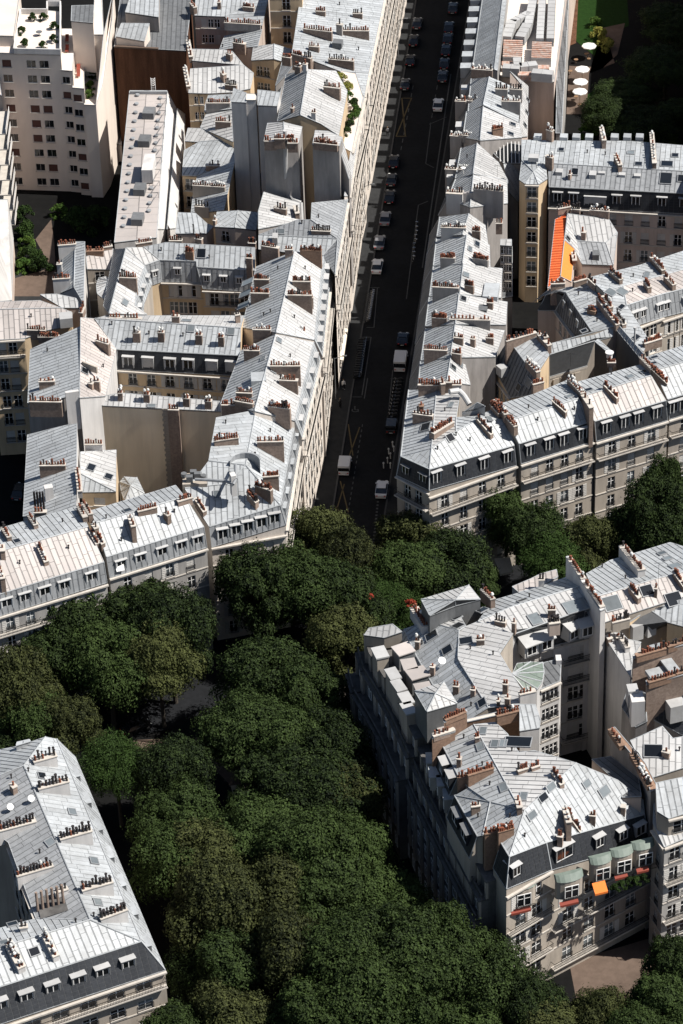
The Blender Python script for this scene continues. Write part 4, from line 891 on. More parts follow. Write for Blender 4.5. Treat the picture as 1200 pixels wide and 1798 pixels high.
# ================= block behind it =================
b = Building('apartment_building', 'dark steep slate wing with two small white dormers over a lit ochre wall', {
    'a': Z6(335, 185, 22.5), 'b': Z6(450, 340, 22.5), 'c': Z6(520, 425, 22.5), 'g': Z6(545, 505, 21.5), 'd': Z6(620, 270, 22.0), 'e': Z6(520, 110, 22.8)}, 'plaster_ochre', group=GB, sw=.8)
b.set('m1', Z6(195, 345, 17.6)); b.set('m2', Z6(330, 590, 17.6)); b.set('m3', Z6(500, 570, 18.2)); b.set('m0', Z6(300, 180, 21))
b.plane('a b c d e', 'z').plane('a m0 m1 m2 m3 g c b', 'd'); b.fac['m1 m2'] = dict(c=3, gap=.9, w=1.1, h=1.9, pal='w', rail=0, cor=1); b.fac['m2 m1'] = b.fac['m1 m2']
b.finish(); ch(b, Z6, (295, 165, 520, 100, 13, dict(h=1.1, th=.5)), (540, 110, 625, 200, 5, dict(h=1.3)), (455, 310, 540, 400, 5, dict(h=1.1, pot='w', rows=2)), (495, 490, 575, 470, 6, dict(h=1.4)), (585, 120, 600, 140, 2, dict(h=1.5)))
b.skylight(*Z6(395, 515), 1.2, 1.2); b.skylight(*Z6(470, 480), 1.6, 1.4, True)
for x, y in ((255, 335),):
    p = b.hit(*Z6(x+20, y+40)); b.box('small_dormer', *Z6(x+5, y+45), *Z6(x+60, y+25), p.z+1.0, 1.4, 1.5, 'zinc_white')
b = Building('apartment_building', 'grey ribbed roof range with an attic window over a beige back wall', {
    'a': Z6(625, 268, 21.4), 'b': Z6(965, 165, 21.4), 'c': Z6(1100, 130, 21.4), 'd': Z6(1100, 60, 22.6), 'e': Z6(960, 95, 22.8), 'f': Z6(635, 185, 22.6)}, 'stone', group=GB, sw=.8)
b.set('h', Z6(600, 440, 17.4)); b.set('k', Z6(905, 350, 17.4))
b.plane('a b c d e f', 'z').plane('a h k b', 'g'); b.fac['h k'] = dict(c=4, gap=.7, w=1.0, h=1.9, n=3, pal='w', rail=0); b.fac['k h'] = b.fac['h k']
b.finish(); b.vent(*Z6(465, 185)); b.aerial(*Z6(780, 350)); b.box('attic_window_box', *Z6(545, 335), *Z6(610, 315), 21.6, 2.0, 1.7, 'zinc_white')
b = Building('apartment_building', 'black gable screen with a round white vent on its tip', {
    'a': Z6(965, 168, 23.2), 'b': Z6(1075, 262, 23.0), 'c': Z6(1100, 250, 23.0), 'd': Z6(990, 150, 23.2)}, 'slate', group=GB, base=10)
b.plane('a b c d', 'z').finish(); b.set('p', Z6(1075, 262, 23.0))
mb = MB(); mb.cyl((0, 0), .45, .45, -.6, .15, 14); mb.cyl((0, 0), .62, .62, .15, .3, 14); o = mb.build('roof_vent', 'white_paint', b.root); o.location = b.L(b.V['p'])
ch(b, Z6, (1060, 325, 1120, 325, 5, dict(h=.2)))
b = Building('apartment_building', 'mansard range with a leaning row of small attic windows left of the long party wall', {
    'a': Z4(318, 360, 22.4), 'b': Z4(512, 650, 22.4), 'c': Z4(710, 605, 22.8), 'd': Z4(485, 275, 23.2)}, 'plaster_pink', group=GB, sw=.8)
b.set('m1', Z4(242, 492, 18.2)); b.set('m2', Z4(385, 688, 18.2)); b.set('x1', Z4(190, 330, 21.5)); b.set('x2', Z4(108, 492, 18.2)); b.set('x3', Z4(385, 310, 22.6))
b.plane('a b c d', 'z').plane('a m1 m2 b', 'd').plane('x1 x2 m1 a', 'd').plane('x1 a d x3', 'z')
b.nowall.add(frozenset(('x1', 'x3'))); b.fac['m1 m2'] = dict(c=3, gap=1.0, w=1.1, h=1.9, fl=3.3, pal='w', rail=0); b.fac['m2 m1'] = b.fac['m1 m2']
b.finish(); ch(b, Z4, (205, 290, 310, 285, 9, dict(h=1.6)), (375, 275, 470, 250, 9, dict(h=1.5)), (485, 480, 545, 500, 4, dict(h=1.2, m='stack_orange')))
for x, y in ((305, 445), (355, 515), (405, 588), (455, 650)): b.skylight(*Z4(x, y), .9, 1.1)
b.vent(*Z4(412, 375)); b.vent(*Z4(552, 575)); b.aerial(*Z4(520, 400)); b.aerial(*Z4(480, 420))
b = Building('apartment_building', 'wide ribbed roof behind the leaning row of thirty pots, attic windows below', {
    'a': Z4(775, 455, 22), 'b': Z4(1030, 375, 22), 'c': Z4(1330, 300, 22), 'd': Z4(1300, 160, 24), 'e': Z4(750, 310, 24.2), 'e2': Z4(600, 345, 24.2), 'f': Z4(490, 245, 23.4), 'g': Z4(880, 150, 23.0), 'h': Z4(1250, 30, 23.0),
    'p': Z4(945, 720, 22.2), 'q': Z4(900, 800, 22.2), 'r': Z4(710, 605, 23.2)}, 'stone', group=GB, sw=.8)
b.plane('a b c d e', 'p').plane('e d h g f e2', 'z').plane('e e2 r q p a', 'z', (1, 0, -.1))
b.mansard('a b c', 3.4, .9, 'g'); b.fac['a_ b_'] = dict(c=3, gap=.6, w=1.2, h=2.1, pal='ws', rail=0); b.fac['b_ c_'] = dict(c=5, gap=.6, w=1.2, h=2.1, pal='ws', rail=0); b.fac['b_ a_'] = b.fac['a_ b_']; b.fac['c_ b_'] = b.fac['b_ c_']
b.finish(); b.dormers('a b', ts=(.2, .42, .93), w=1.0, h=1.2, low=1.0, kind='w'); b.dormers('b c', ts=(.1, .6), w=1.0, h=1.2, low=1.0, kind='w')
ch(b, Z4, (488, 245, 545, 300, 7, dict(h=.8)), (560, 395, 710, 600, 22, dict(h=.9)), (600, 385, 660, 470, 7, dict(h=1.3)), (700, 520, 760, 600, 7, dict(h=1.0, pot='k')), (650, 190, 735, 260, 9, dict(h=1.4)), (960, 85, 1055, 190, 10, dict(h=1.4)), (915, 270, 950, 320, 5, dict(h=1.7)), (1065, 230, 1135, 300, 7, dict(h=1.7)),
   (905, 740, 1035, 700, 10, dict(h=1.3)))
b.skylight(*Z4(655, 360), 1.6, 1.6, True); b.skylight(*Z4(738, 355), 1.6, 1.6, True); b.skylight(*Z4(925, 228), 1.6, .9, True); b.skylight(*Z4(735, 470), 1.4, .9); b.skylight(*Z4(845, 700), 1.5, 1); b.vent(*Z4(820, 350)); b.vent(*Z4(1080, 265)); b.vent(*Z4(825, 240))
mb = MB(); p = W(*Z4(835, 745), 23.6); mb.tube(p, p+Vector((0, 0, 2.6)), .14, 6); mb.cyl((p.x, p.y), .25, .25, p.z+2.6, p.z+2.9, 8); tag(mb.build('flue_pipe', 'zinc_white'), 'slim pale flue pipe at the foot of the long black party wall', 'flue')
b = mono('apartment_building', 'black ribbed party wall dropping into a narrow dark yard', Z4, ((700, 640, 22.4), (885, 860, 21.6), (905, 820, 22.2), (715, 600, 23.2)), 'z', 'zinc_dark', group=GB); b.finish()
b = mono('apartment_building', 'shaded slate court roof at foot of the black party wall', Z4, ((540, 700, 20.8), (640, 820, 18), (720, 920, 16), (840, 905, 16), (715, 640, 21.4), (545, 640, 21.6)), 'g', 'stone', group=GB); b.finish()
# tile roof house
b = Building('tiled_house', 'house with a bright orange tiled slope and pale zinc hips', {
    't1': T8(430, 120, 21.5), 't2': T8(498, 86, 22), 't3': T8(462, 462, 22), 't4': T8(385, 535, 21.5), 'r1': T8(485, 245, 22), 'o1': T8(548, 300, 20.5), 'o2': T8(528, 495, 20.5),
    'z1': T8(735, 262, 20.4), 'z2': T8(562, 250, 20.4), 'z3': T8(505, 84, 22), 'z4': T8(752, 118, 22), 'z5': T8(805, 200, 20.0), 'm1': T8(780, 395, 17), 'm2': T8(592, 388, 17)}, 'plaster_pink', group=GB, sw=.8)
b.plane('t1 t2 r1 t3 t4', 't', sw=.5).plane('r1 o1 o2 t3', 'o').plane('z1 z2 z3 z4 z5', 'w').plane('z2 z1 m1 m2', 'g').plane('z5 z1 m1', 'w').plane('z3 z2 m2 o1 r1', 'w')
b.finish(); ch(b, T8, (588, 195, 615, 198, 2, dict(h=1.5)), (445, 55, 520, 40, 5, dict(h=.9)), (640, 60, 755, 70, 7, dict(h=1.3, pot='w')), (535, 55, 580, 60, 4, dict(h=.8, pot='k')), (540, 320, 548, 370, 2, dict(h=1.1)))
b.box('attic_window_box', *T8(655, 335), *T8(695, 335), 19.4, 1.6, 1.5, 'zinc_dark'); b.skylight(*T8(505, 235), .9, 1.0)
# ladder-windowed narrow tower
b = Building('stair_tower', 'narrow bay-fronted tower with a faceted cap and a single column of windows', {
    'a': T4(338, 945, 22), 'b': T4(370, 968, 22), 'c': T4(438, 970, 22), 'd': T4(484, 940, 22), 'o': T4(412, 905, 23), 'e': T4(475, 850, 23), 'f': T4(350, 845, 23)}, 'plaster_ochre', group=GB, sw=.7)
b.plane('a b o f', 'z').plane('b c o', 'z').plane('c d e o', 'z').plane('o e f', 'z'); b.fac['b c'] = dict(c=1, mg=.4, gap=.55, w=1.5, h=1.9, fl=2.75, pal='w', n=7); b.finish()
# east-west row with garden behind
b = Building('apartment_building', 'long grey roof with nine small dormers facing the dark garden', {
    'a': T4(495, 985, 21), 'b': T4(1260, 1022, 21), 'c': T4(1260, 905, 23.0), 'c2': T4(1260, 770, 22.6), 'd': T4(920, 742, 22.6), 'e': T4(500, 740, 22.6), 'f': T4(350, 735, 22.6), 'g': T4(350, 850, 22.8), 'h': T4(490, 860, 23.0)}, 'plaster_pink', group=GB, sw=.8)
b.plane('a b c h', 'g').plane('h c c2 d e f g', 'z').mansard('a b', 3.3, .5, 's')
b.fac['a_ b_'] = dict(c=8, gap=.5, w=1.25, h=2.1, fl=3.3, pal='bbws', rail=1); b.fac['b_ a_'] = b.fac['a_ b_']
b.finish(); b.dormers('a b', ts=(.06, .17, .47, .60, .78, .93), w=1.35, h=2.45, kind='w', low=.12, cheek='slate'); b.dormers('a b', ts=(.32,), w=3.2, h=1.9, kind='w', low=.2, cheek='zinc_white', blind=1)
ch(b, T4, (478, 820, 515, 830, 3, dict(h=2.2, pot='w')), (845, 815, 870, 870, 4, dict(h=2.0)), (1035, 700, 1050, 860, 12, dict(h=1.8, pot='w')), (485, 680, 515, 690, 3, dict(h=2.6, pot='w')), (770, 670, 785, 740, 4, dict(h=2.4, pot='w')), (598, 915, 610, 918, 1, dict(h=1)))
b.skylight(*T4(1115, 865), 2.0, 2.0); b.skylight(*T4(1110, 940), 2.0, 2.2); b.skylight(*T4(558, 790), 1, 1.3); b.skylight(*T4(630, 905), 1.2, 1.4); b.skylight(*T4(965, 865), 1.3, 1.4); b.skylight(*T4(925, 805), 1.2, 1.2, True); b.skylight(*T4(1158, 820), 1.2, 1.4); b.skylight(*T4(1190, 940), 1.2, 1.4)
for x, y in ((545, 905), (722, 920), (770, 910), (877, 920), (958, 925)): b.box('small_dormer', *T4(x-18, y), *T4(x+18, y+2), 22.6, 1.6, 1.1, 'zinc_white')
for x in (432, 570, 636, 704, 838, 905, 970): b.box('rear_dormer', *T4(x-20, 722), *T4(x+20, 724), 23.2, 1.4, .9, 'zinc')
b.box('lift_house', *T4(385, 830), *T4(437, 832), 24.2, 1.4, .7, 'zinc_white'); b.vent(*T4(695, 805)); b.vent(*T4(790, 815)); b.aerial(*T4(640, 860))
b = Building('glass_roof', 'dark glazed court roof with pale ribs beside the street row', {
    'a': T4(170, 775, 20.4), 'b': T4(255, 858, 19.4), 'c': T4(345, 858, 19.4), 'd': T4(350, 765, 20.4), 'e': T4(210, 735, 21)}, 'plaster_grey', group=GB, sw=.8)
b.plane('a b c d e', 's'); b.finish()
mb = MB()
for k in range(9):
    x = 195+k*20; y1 = min(858, 795+(x-185)*1.1); p = W(*T4(x, 745), 21.0); q = W(*T4(x+2, y1), 19.7); mb.tube(p, q, .07, 4)
mb.build('glazing_bars', 'white_paint', b.root).location = -b.c
mono('apartment_building', 'light zinc back slope falling to the glazed court', T4, ((255, 862, 19.2), (285, 1010, 17), (330, 1060, 14), (345, 870, 19)), 'z', 'plaster_grey', group=GB).finish()
# ================= street row, right =================
def srow(label, T, W1, R1, E1, E2, R2, W2, kinds, chs, mans=True, zc=(20.8, 23.4, 21.0), h=3.2, w_=1.6, dorm=(.35, .75), extra=None, fl=True):
    """one house of the row: west eave, ridge, east eave at the far end (1) and near end (2)"""
    b = Building('apartment_building', label, {'w1': T(*W1, zc[0]), 'r1': T(*R1, zc[1]), 'e1': T(*E1, zc[2]), 'e2': T(*E2, zc[2]), 'r2': T(*R2, zc[1]), 'w2': T(*W2, zc[0])}, 'plaster_grey', group=GB, sw=.7)
    b.plane('w1 r1 r2 w2', kinds[0]).plane('r1 e1 e2 r2', kinds[1]).mansard('w1 w2', h, w_, 'd')
    b.finish()
    if dorm: b.dormers('w1 w2', ts=dorm, w=1.4, h=1.5, kind='w', low=.9)
    for t, rows, kw in chs: ch(b, t, *rows, **kw)
    return b
b = srow('first house of the right street row, metal flues on a double stack', Z3, (380, 215), (560, 195), (880, 330), (845, 640), (500, 470), (350, 540), 'zz',
     [(Z3, [(390, 125, 590, 150, 9)], dict(h=1.4, pot='w')), (Z3, [(620, 310, 740, 315, 6), (760, 310, 885, 320, 5)], dict(h=1.8, m='plaster_grey', pot='k')), (Z3, [(680, 430, 865, 435, 7)], dict(h=2.4, m='plaster_grey', pot='w'))], dorm=(.15,))
b = mono('apartment_building', 'steep east slope with tiny square attic windows over a blank brown wall', Z3, ((765, 140, 22.5), (945, 285, 19.5), (935, 780, 17.5), (850, 790, 19.5), (880, 330, 21), (870, 260, 21.3)), 'w', 'plaster_pink', group=GB)
b.finish()
for x, y in ((935, 420), (925, 545), (908, 670)): b.skylight(*Z3(x, y), 1.0, 1.0)
b = srow('second house of the right street row with a brown cowl stack at its middle', Z3, (335, 540), (500, 490), (850, 650), (880, 790), (470, 820), (300, 790), 'zw',
     [(Z3, [(225, 430, 330, 435, 4), (350, 425, 510, 440, 8)], dict(h=1.2, pot='w', m='plaster_grey')), (Z3, [(590, 710, 690, 690, 5)], dict(h=2.0, m='stack_orange', rows=2))])
for x, y in ((790, 665), (770, 760)): b.skylight(*Z3(x, y), 1.1, 1.1)
b = srow('third house of the right street row with open roof hatch and satellite dish', Z3, (280, 900), (440, 850), (650, 1040), (740, 1210), (400, 1150), (225, 1200), 'zw',
     [(Z3, [(175, 770, 290, 780, 5), (300, 765, 460, 785, 7)], dict(h=1.3, pot='w', m='plaster_grey')), (Z3, [(405, 1295, 700, 1320, 12)], dict(h=3.6, m='plaster_grey', rows=2, pot='k'))])
b.skylight(*Z3(385, 935), 1.6, 1.4); b.vent(*Z3(340, 990)); b.skylight(*Z3(710, 1225), 1.1, 1.1); b.aerial(*Z3(640, 1180))
mb = MB(); mb.cyl((0, 0), .02, .4, .9, 1.1, 14); mb.tube((0, 0, 0), (0, 0, .95), .05, 5); o = mb.build('satellite_dish', 'white_paint'); o.location = b.hit(*Z3(305, 1150)); tag(o, 'white satellite dish on a party wall of the right street row', 'satellite dish')
b = srow('short fourth house of the right street row ending at a stained wall', Z3, (225, 1210), (405, 1150), (735, 1215), (740, 1440), (370, 1480), (150, 1400), 'zw',
     [(Z3, [(125, 1100, 240, 1108, 4), (255, 1100, 415, 1125, 7)], dict(h=1.3, pot='w', m='plaster_grey')), (Z3, [(140, 1330, 300, 1340, 7)], dict(h=2.6, m='plaster_white', pot='w', th=1.2))], dorm=())
b.box('stained_wall', *Z3(305, 1345), *Z3(545, 1330), 24.6, .5, 3.2, 'plaster_grey'); b.box('stained_wall', *Z3(545, 1330), *Z3(695, 1330), 24.8, .8, 3.6, 'plaster_grey')
b = srow('fifth house of the right street row with white capped pots and folded east roof', T7, (690, 5), (895, -20), (1010, 60), (1030, 200), (850, 125), (670, 140), 'zw',
     [(T7, [(700, 72, 875, 78, 12)], dict(h=1.2, pot='w', m='zinc_white')), (T7, [(918, 95, 975, 100, 4)], dict(h=1.9, rows=2)), (T7, [(1085, 45, 1130, 45, 3)], dict(h=1.7))], dorm=())
b = srow('sixth house of the right street row with two tall clay pot rows', T7, (668, 145), (880, 130), (1040, 200), (1045, 370), (850, 330), (645, 345), 'zw',
     [(T7, [(695, 285, 798, 290, 9), (925, 285, 1032, 305, 9)], dict(h=1.4, rows=2, m='plaster_grey')), ], dorm=())
b.skylight(*T7(950, 195), 1.5, 1.0); b.skylight(*T7(900, 230), 1.3, .8, True)
b = srow('seventh house of the right street row with a grey hipped annexe on its east slope', T7, (645, 350), (855, 335), (1130, 365), (1120, 570), (830, 545), (618, 560), 'zw',
     [(T7, [(640, 490, 825, 500, 13)], dict(h=1.1, m='plaster_grey')), (T7, [(868, 475, 930, 485, 5)], dict(h=1.9, rows=2))], dorm=())
b.skylight(*T7(875, 412), 1.3, 1.0, True); b.skylight(*T7(855, 580), 1.4, 1.0)
b.box('zinc_annexe', *T7(990, 560), *T7(1095, 565), 22.4, 4.0, 1.6, 'zinc')
b = srow('eighth house of the right street row with a pocket terrace cut in its east slope', T7, (615, 570), (825, 545), (1165, 600), (1155, 760), (800, 755), (590, 770), 'zw',
     [(T7, [(635, 705, 740, 712, 10)], dict(h=1.3, rows=2)), (T7, [(760, 718, 1045, 725, 11)], dict(h=1.1, m='plaster_grey')), (T7, [(1022, 600, 1065, 605, 4)], dict(h=1.8))], dorm=())
b.box('terrace_recess', *T7(945, 655), *T7(1020, 660), 22.4, 1.6, .5, 'zinc_dark')
b = srow('ninth house of the right street row with four separate stacks', T7, (590, 790), (798, 762), (1145, 800), (1080, 985), (765, 990), (558, 1010), 'zw',
     [(T7, [(580, 930, 742, 938, 11)], dict(h=1.2)), (T7, [(790, 845, 855, 852, 5), (908, 855, 940, 860, 2), (1015, 848, 1068, 852, 4), (778, 955, 840, 965, 5)], dict(h=1.6))], dorm=())
b = srow('tenth house of the right street row with an open skylight', T7, (555, 1015), (768, 985), (860, 1010), (905, 1180), (740, 1160), (540, 1180), 'zw',
     [(T7, [(700, 1145, 715, 1180, 2)], dict(h=1.2))], dorm=())
b.skylight(*T7(782, 1062), 1.2, 1.1); b.skylight(*T7(830, 1040), 1.2, 1.1, True)
b = Building('apartment_building', 'inner ochre wing with a single white attic window and red blind below', {
    'a': T7(885, 1040, 17.5), 'b': T7(1055, 1045, 17.5), 'c': T7(1065, 895, 20.5), 'd': T7(885, 890, 20.5)}, 'plaster_ochre', group=GB, sw=.8)
b.plane('abcd', 'd'); b.fac['a b'] = dict(c=1, mg=1.0, gap=.5, w=1.4, h=2.0, fl=3.2, pal='w'); b.finish(); b.box('attic_window_box', *T7(962, 960), *T7(1015, 960), 20.2, 1.8, 1.5, 'zinc_dark')
# tall glazed stair wall east of row
b = mono('apartment_building', 'narrow rear wing with a tall glazed stair face', T7, ((1118, 200, 20.5), (1195, 205, 20.5), (1195, 160, 21.0), (1120, 158, 21.0)), 'w', 'plaster_grey', group=GB)
b.fac['a b'] = dict(c=2, mg=.1, gap=.3, w=1.1, h=1.3, fl=1.55, n=9, pal='w', rail=0, sill=0, cor=0); b.finish()
b = mono('apartment_building', 'low dark rear wing between street row and courtyard well', T7, ((1125, 570, 12), (1200, 560, 12), (1200, 210, 12), (1125, 210, 12)), 'd', 'plaster_grey', group=GB); b.finish()
# north end of right row: mansard with long dormer shelf
b = Building('apartment_building', 'curved ribbed street roof with a line of pale dormer boxes at the top edge', {
    'w1': T4(311, -1200, 20.8), 'r1': T4(389, -1200, 23), 'r2': T4(205, 365, 23), 'w2': T4(90, 365, 20.8), 'e1': T4(420, -1200, 22.8), 'e2': T4(222, 370, 22.8)}, 'stone_grey', group=GB, sw=.5)
b.plane('w1 r1 r2 w2', 'z').plane('r1 e1 e2 r2', 'z').mansard('w1 w2', 3.6, 2.2, 'd'); b.finish()
b.dormers('w1 w2', n=30, w=1.5, h=1.8, low=1.3, kind='z')
ch(b, T4, (85, 360, 195, 368, 7, dict(h=1.4, pot='w')))
b = Building('flat_roof_building', 'flat ochre roof crowded with boxy ducts and slatted rusty plant', {
    'a': T4(235, 400, 19), 'b': T4(520, 430, 19), 'c': T4(740, -1200, 19), 'd': T4(422, -1200, 19)}, 'plaster_pink', group=GB)
b.plane('abcd', 'n'); b.finish()
def duct(px0, py0, px1, py1, wpx, z, h, m='zinc_white'):
    A, B = W(*T4(px0, py0), z), W(*T4(px1, py1), z); d = B-A; ax = d.normalized(); ay = Vector((-ax.y, ax.x, 0)); mb = MB(); w = wpx/36
    mb.obox(A, ax, ay, 0, d.length, -w/2, w/2, -h, 0); n = max(1, int(d.length/1.4))
    for k in range(1, n): mb.obox(A, ax, ay, d.length*k/n-.05, d.length*k/n+.05, -w/2-.05, w/2+.05, -h, .05)
    return mb
D = [(270, 190, 300, 100, 60), (300, 105, 390, 60, 50), (340, 190, 380, 120, 60), (385, 120, 415, -40, 50), (445, 200, 460, -40, 45), (500, 200, 510, -40, 45), (250, 345, 340, 350, 60), (340, 340, 430, 330, 60), (405, 370, 515, 380, 60), (325, 300, 330, 345, 50)]
for i, t in enumerate(D): tag(duct(*t, 21.2, 1.6).build('roof_duct', 'zinc_white'), 'pale duct on the ochre flat roof, %s' % ['first run beside the ribbed street roof', 'second run, angled beyond the first', 'short run above the nearer plant screen', 'long run climbing from it to the picture top', 'left of the two straight parallel runs', 'right of the two straight parallel runs', 'low run at the near left corner', 'low run between the two rust boxes', 'nearest run along the brown blank wall', 'tiny link between the low runs'][i], 'duct', 'boxy ducts on the flat roof')
for (x0, y0, x1, y1), lb in (((250, 300, 352, 208), 'rusty slatted plant screen nearer the street on the ochre flat roof'), ((400, 305, 505, 218), 'rusty slatted plant screen farther from the street on the ochre flat roof')):
    A, B, C_ = W(*T4(x0, y0), 20.6), W(*T4(x1, y0+3), 20.6), W(*T4(x0+5, y1), 20.6); o = empty('plant_screen', A, 0, lb, 'screen'); ax = (B-A).normalized(); ay = (C_-A).normalized(); L1 = (B-A).length; L2 = (C_-A).length
    mb = MB(); mb.obox((0, 0, 0), ax, ay, 0, L1, 0, L2, -1.6, 0); mb.build('casing', 'zinc_white', o)
    n = 9
    for k in range(n):
        mb = MB(); mb.obox((0, 0, 0), ax, ay, 0, L1, L2*k/n+.05, L2*(k+.7)/n, .02, .15); mb.build('slat', 'rust', o)
for (x0, y0, x1, y1), q in zip(((245, 330, 300, 330), (435, 350, 495, 350), (330, 385, 400, 385)), ('left', 'right', 'nearest')):
    tag(duct(x0, y0, x1, y1, 50, 20.4, 1.2).build('roof_tank', 'rust'), 'rust brown box between the pale ducts of the flat roof, %s of three' % q, 'tank', 'rust brown boxes on the flat roof')
b = mono('garden_wall_building', 'long dark railing-topped building edge beside the restaurant garden', T4, ((540, 190, 16), (530, 700, 16), (560, 700, 16), (600, -60, 16), (565, -60, 16)), 'd', 'stone_grey', flow=(0, -1, 0)); b.finish()
# ================= modern apartment tower =================
b = Building('apartment_tower', 'stepped cream modern apartment tower with rows of square dark windows', {
    'a': T1(-30, 275, 26.5), 'b': T1(320, 285, 26.5), 'c': T1(318, 60, 26.5), 'd': T1(-30, 30, 26.5)}, 'concrete_cream', base=0)
b.plane('abcd', 'n'); cfw = dict(xs=(.17, .54, .735), gap=1.3, w=1.6, h=1.4, fl=2.85, n=9, pal='xxxxy', rail=0, cor=0, band=()); b.fac['a b'] = cfw; b.finish()
def step(lbl, pts, gp, c=1, T=T1):
    b = mono('tower_step', lbl, T, pts, 'n', 'concrete_cream'); b.fac['a b'] = dict(xs=(.35,) if c else (), gap=gp, w=1.5, h=1.3, fl=2.85, n=9, pal='xxxxy', rail=0, cor=0, band=()); b.finish(); return b
step('upper stepped terrace with pink furniture on the cream tower', ((320, 367, 23.6), (383, 372, 23.6), (395, 150, 23.6), (322, 150, 23.6)), 1.25)
step('middle stepped terrace with orange deck chairs on the cream tower', ((383, 460, 20.8), (444, 465, 20.8), (440, 270, 20.8), (385, 270, 20.8)), 1.3)
step('lowest stepped terrace with green shrubs on the cream tower', ((444, 550, 18.0), (506, 552, 18.0), (525, 400, 18.0), (446, 400, 18.0)), 1.3, 0)
b = mono('tower_wing', 'sunlit narrow side wing of the cream tower with balconies', T1, ((490, 180, 27), (546, 180, 27), (535, -60, 27), (500, -60, 27)), 'n', 'concrete_cream'); b.finish()
b = Building('tower_wing', 'deep sunlit east face of the cream tower seen edge on', {'a': T1(506, 552, 18), 'b': T1(545, 185, 27), 'c': T1(600, -60, 27), 'd': T1(590, 100, 26), 'e': T1(540, 440, 20)}, 'concrete_cream')
b.plane('abcde', 'n'); b.finish()
b = mono('lift_house', 'dark zinc lift house behind the tower terrace', T1, ((375, 108, 29.5), (490, 118, 29.5), (495, 25, 29.5), (378, 28, 29.5)), 'd', 'concrete_cream', base=20); b.finish()
b = mono('tower_step', 'bare terrace at the left corner of the cream tower', T1, ((-20, 185, 28.5), (72, 188, 28.5), (105, -60, 28.5), (-20, -60, 28.5)), 'n', 'concrete_cream', base=20); b.finish()
# parapets of the planted terrace
mb = MB(); P = [W(*T1(x, y), 26.5) for x, y in ((75, 280), (320, 285), (320, 30), (250, 30), (250, 72), (110, 72))]
for p, q in zip(P, P[1:]+P[:1]):
    d = (q-p); ax = d.normalized(); mb.obox(p, ax, Vector((-ax.y, ax.x, 0)), 0, d.length, -.12, .12, 0, 1.0)
tag(mb.build('terrace_parapet', 'plaster_white'), 'white parapet round the planted roof terrace of the cream tower', 'parapet')
# long flat pale roof with roof lights
b = Building('flat_roof_building', 'long pale flat roof with four dark roof lights and dotted vents', {
    'a': T5(603, 226, 18), 'b': T5(825, 200, 18), 'c': T1(880, 480, 18), 'd': T1(683, 478, 18)}, 'plaster_white')
b.plane('abcd', 'p', (0, -1, 0), sw=3.0); b.finish()
for x, y in ((778, 575), (755, 722), (730, 978), (718, 1135)):
    b.box('roof_light', *T1(x-30, y+20), *T1(x+30, y+22), 19.2, 2.4, 1.1, 'zinc_dark')
b.box('roof_cabin', *T1(745, 895), *T1(803, 895), 20.6, 5.5, 2.4, 'plaster_white')
b.box('parapet', *T1(683, 480), *T1(880, 480), 18.6, .4, .5, 'zinc')
for (xa, ya), (xb, yb), n in (((725, 505), (650, 1195), 16), ((845, 520), (785, 1115), 16)):
    for k in range(n):
        p = b.hit(xa+(xb-xa)*k/(n-1), ya+(yb-ya)*k/(n-1)) if 0 else b.hit(*T1(xa+(xb-xa)*k/(n-1), ya+(yb-ya)*k/(n-1)))
        def vm():
            m_ = MB(); m_.cyl((0, 0), .3, .3, 0, .25, 10); m_.cyl((0, 0), .42, .36, .25, .4, 10); return m_.mesh('roof_cowl', 'zinc_grey_shade')
        link('roof_cowl', cached(vm), b.root, Matrix.Translation(b.L(p)))
mb = MB()
for k in range(9):
    A = W(*T1(845-k*5.5, 545+k*62), 18); q = W(*T1(880-k*5.5, 545+k*62), 18); mb.obox(A, (q-A).normalized(), Vector((0, 1, 0)), 0, (q-A).length, -.04, .04, .9, .98); mb.tube(A, A+Vector((0, 0, 1)), .04, 4); mb.tube(q, q+Vector((0, 0, 1)), .04, 4)
    B_ = W(*T1(845-(k+1)*5.5, 545+(k+1)*62), 18); mb.tube(q+Vector((0, 0, .95)), B_+Vector((0, 0, .95)), .035, 4)
mb.build('guard_frame', 'zinc_dark', b.root).location = -b.c
tag(bpy.context.scene.objects[b.root.name], None)
mb = MB(); p = W(*T1(810, 485), 18)
for s in (-.35, .35): mb.tube((p.x+s, p.y, 18), (p.x+s, p.y, 20.8), .05, 5)
for k in range(8): mb.tube((p.x-.35, p.y, 18.3+k*.33), (p.x+.35, p.y, 18.3+k*.33), .035, 4)
for k in range(4): mb.tube((p.x-.35, p.y, 19.6+k*.35), (p.x, p.y-.7, 19.6+k*.35), .03, 4); mb.tube((p.x+.35, p.y, 19.6+k*.35), (p.x, p.y-.7, 19.6+k*.35), .03, 4)
tag(mb.build('caged_ladder', 'white_paint'), 'white caged ladder at the far end of the long flat roof', 'ladder')
b = mono('white_wing', 'blazing white sloping side of the long flat roof building', T1, ((818, 1205, 18), (870, 1205, 15), (930, 570, 15), (882, 480, 18)), 'f', 'plaster_white'); b.finish()
b = mono('white_wing', 'second white slab wall stepping down beside the long flat roof', T1, ((880, 1205, 16), (925, 1200, 13), (975, 600, 14), (935, 570, 16)), 'f', 'plaster_white'); b.finish()
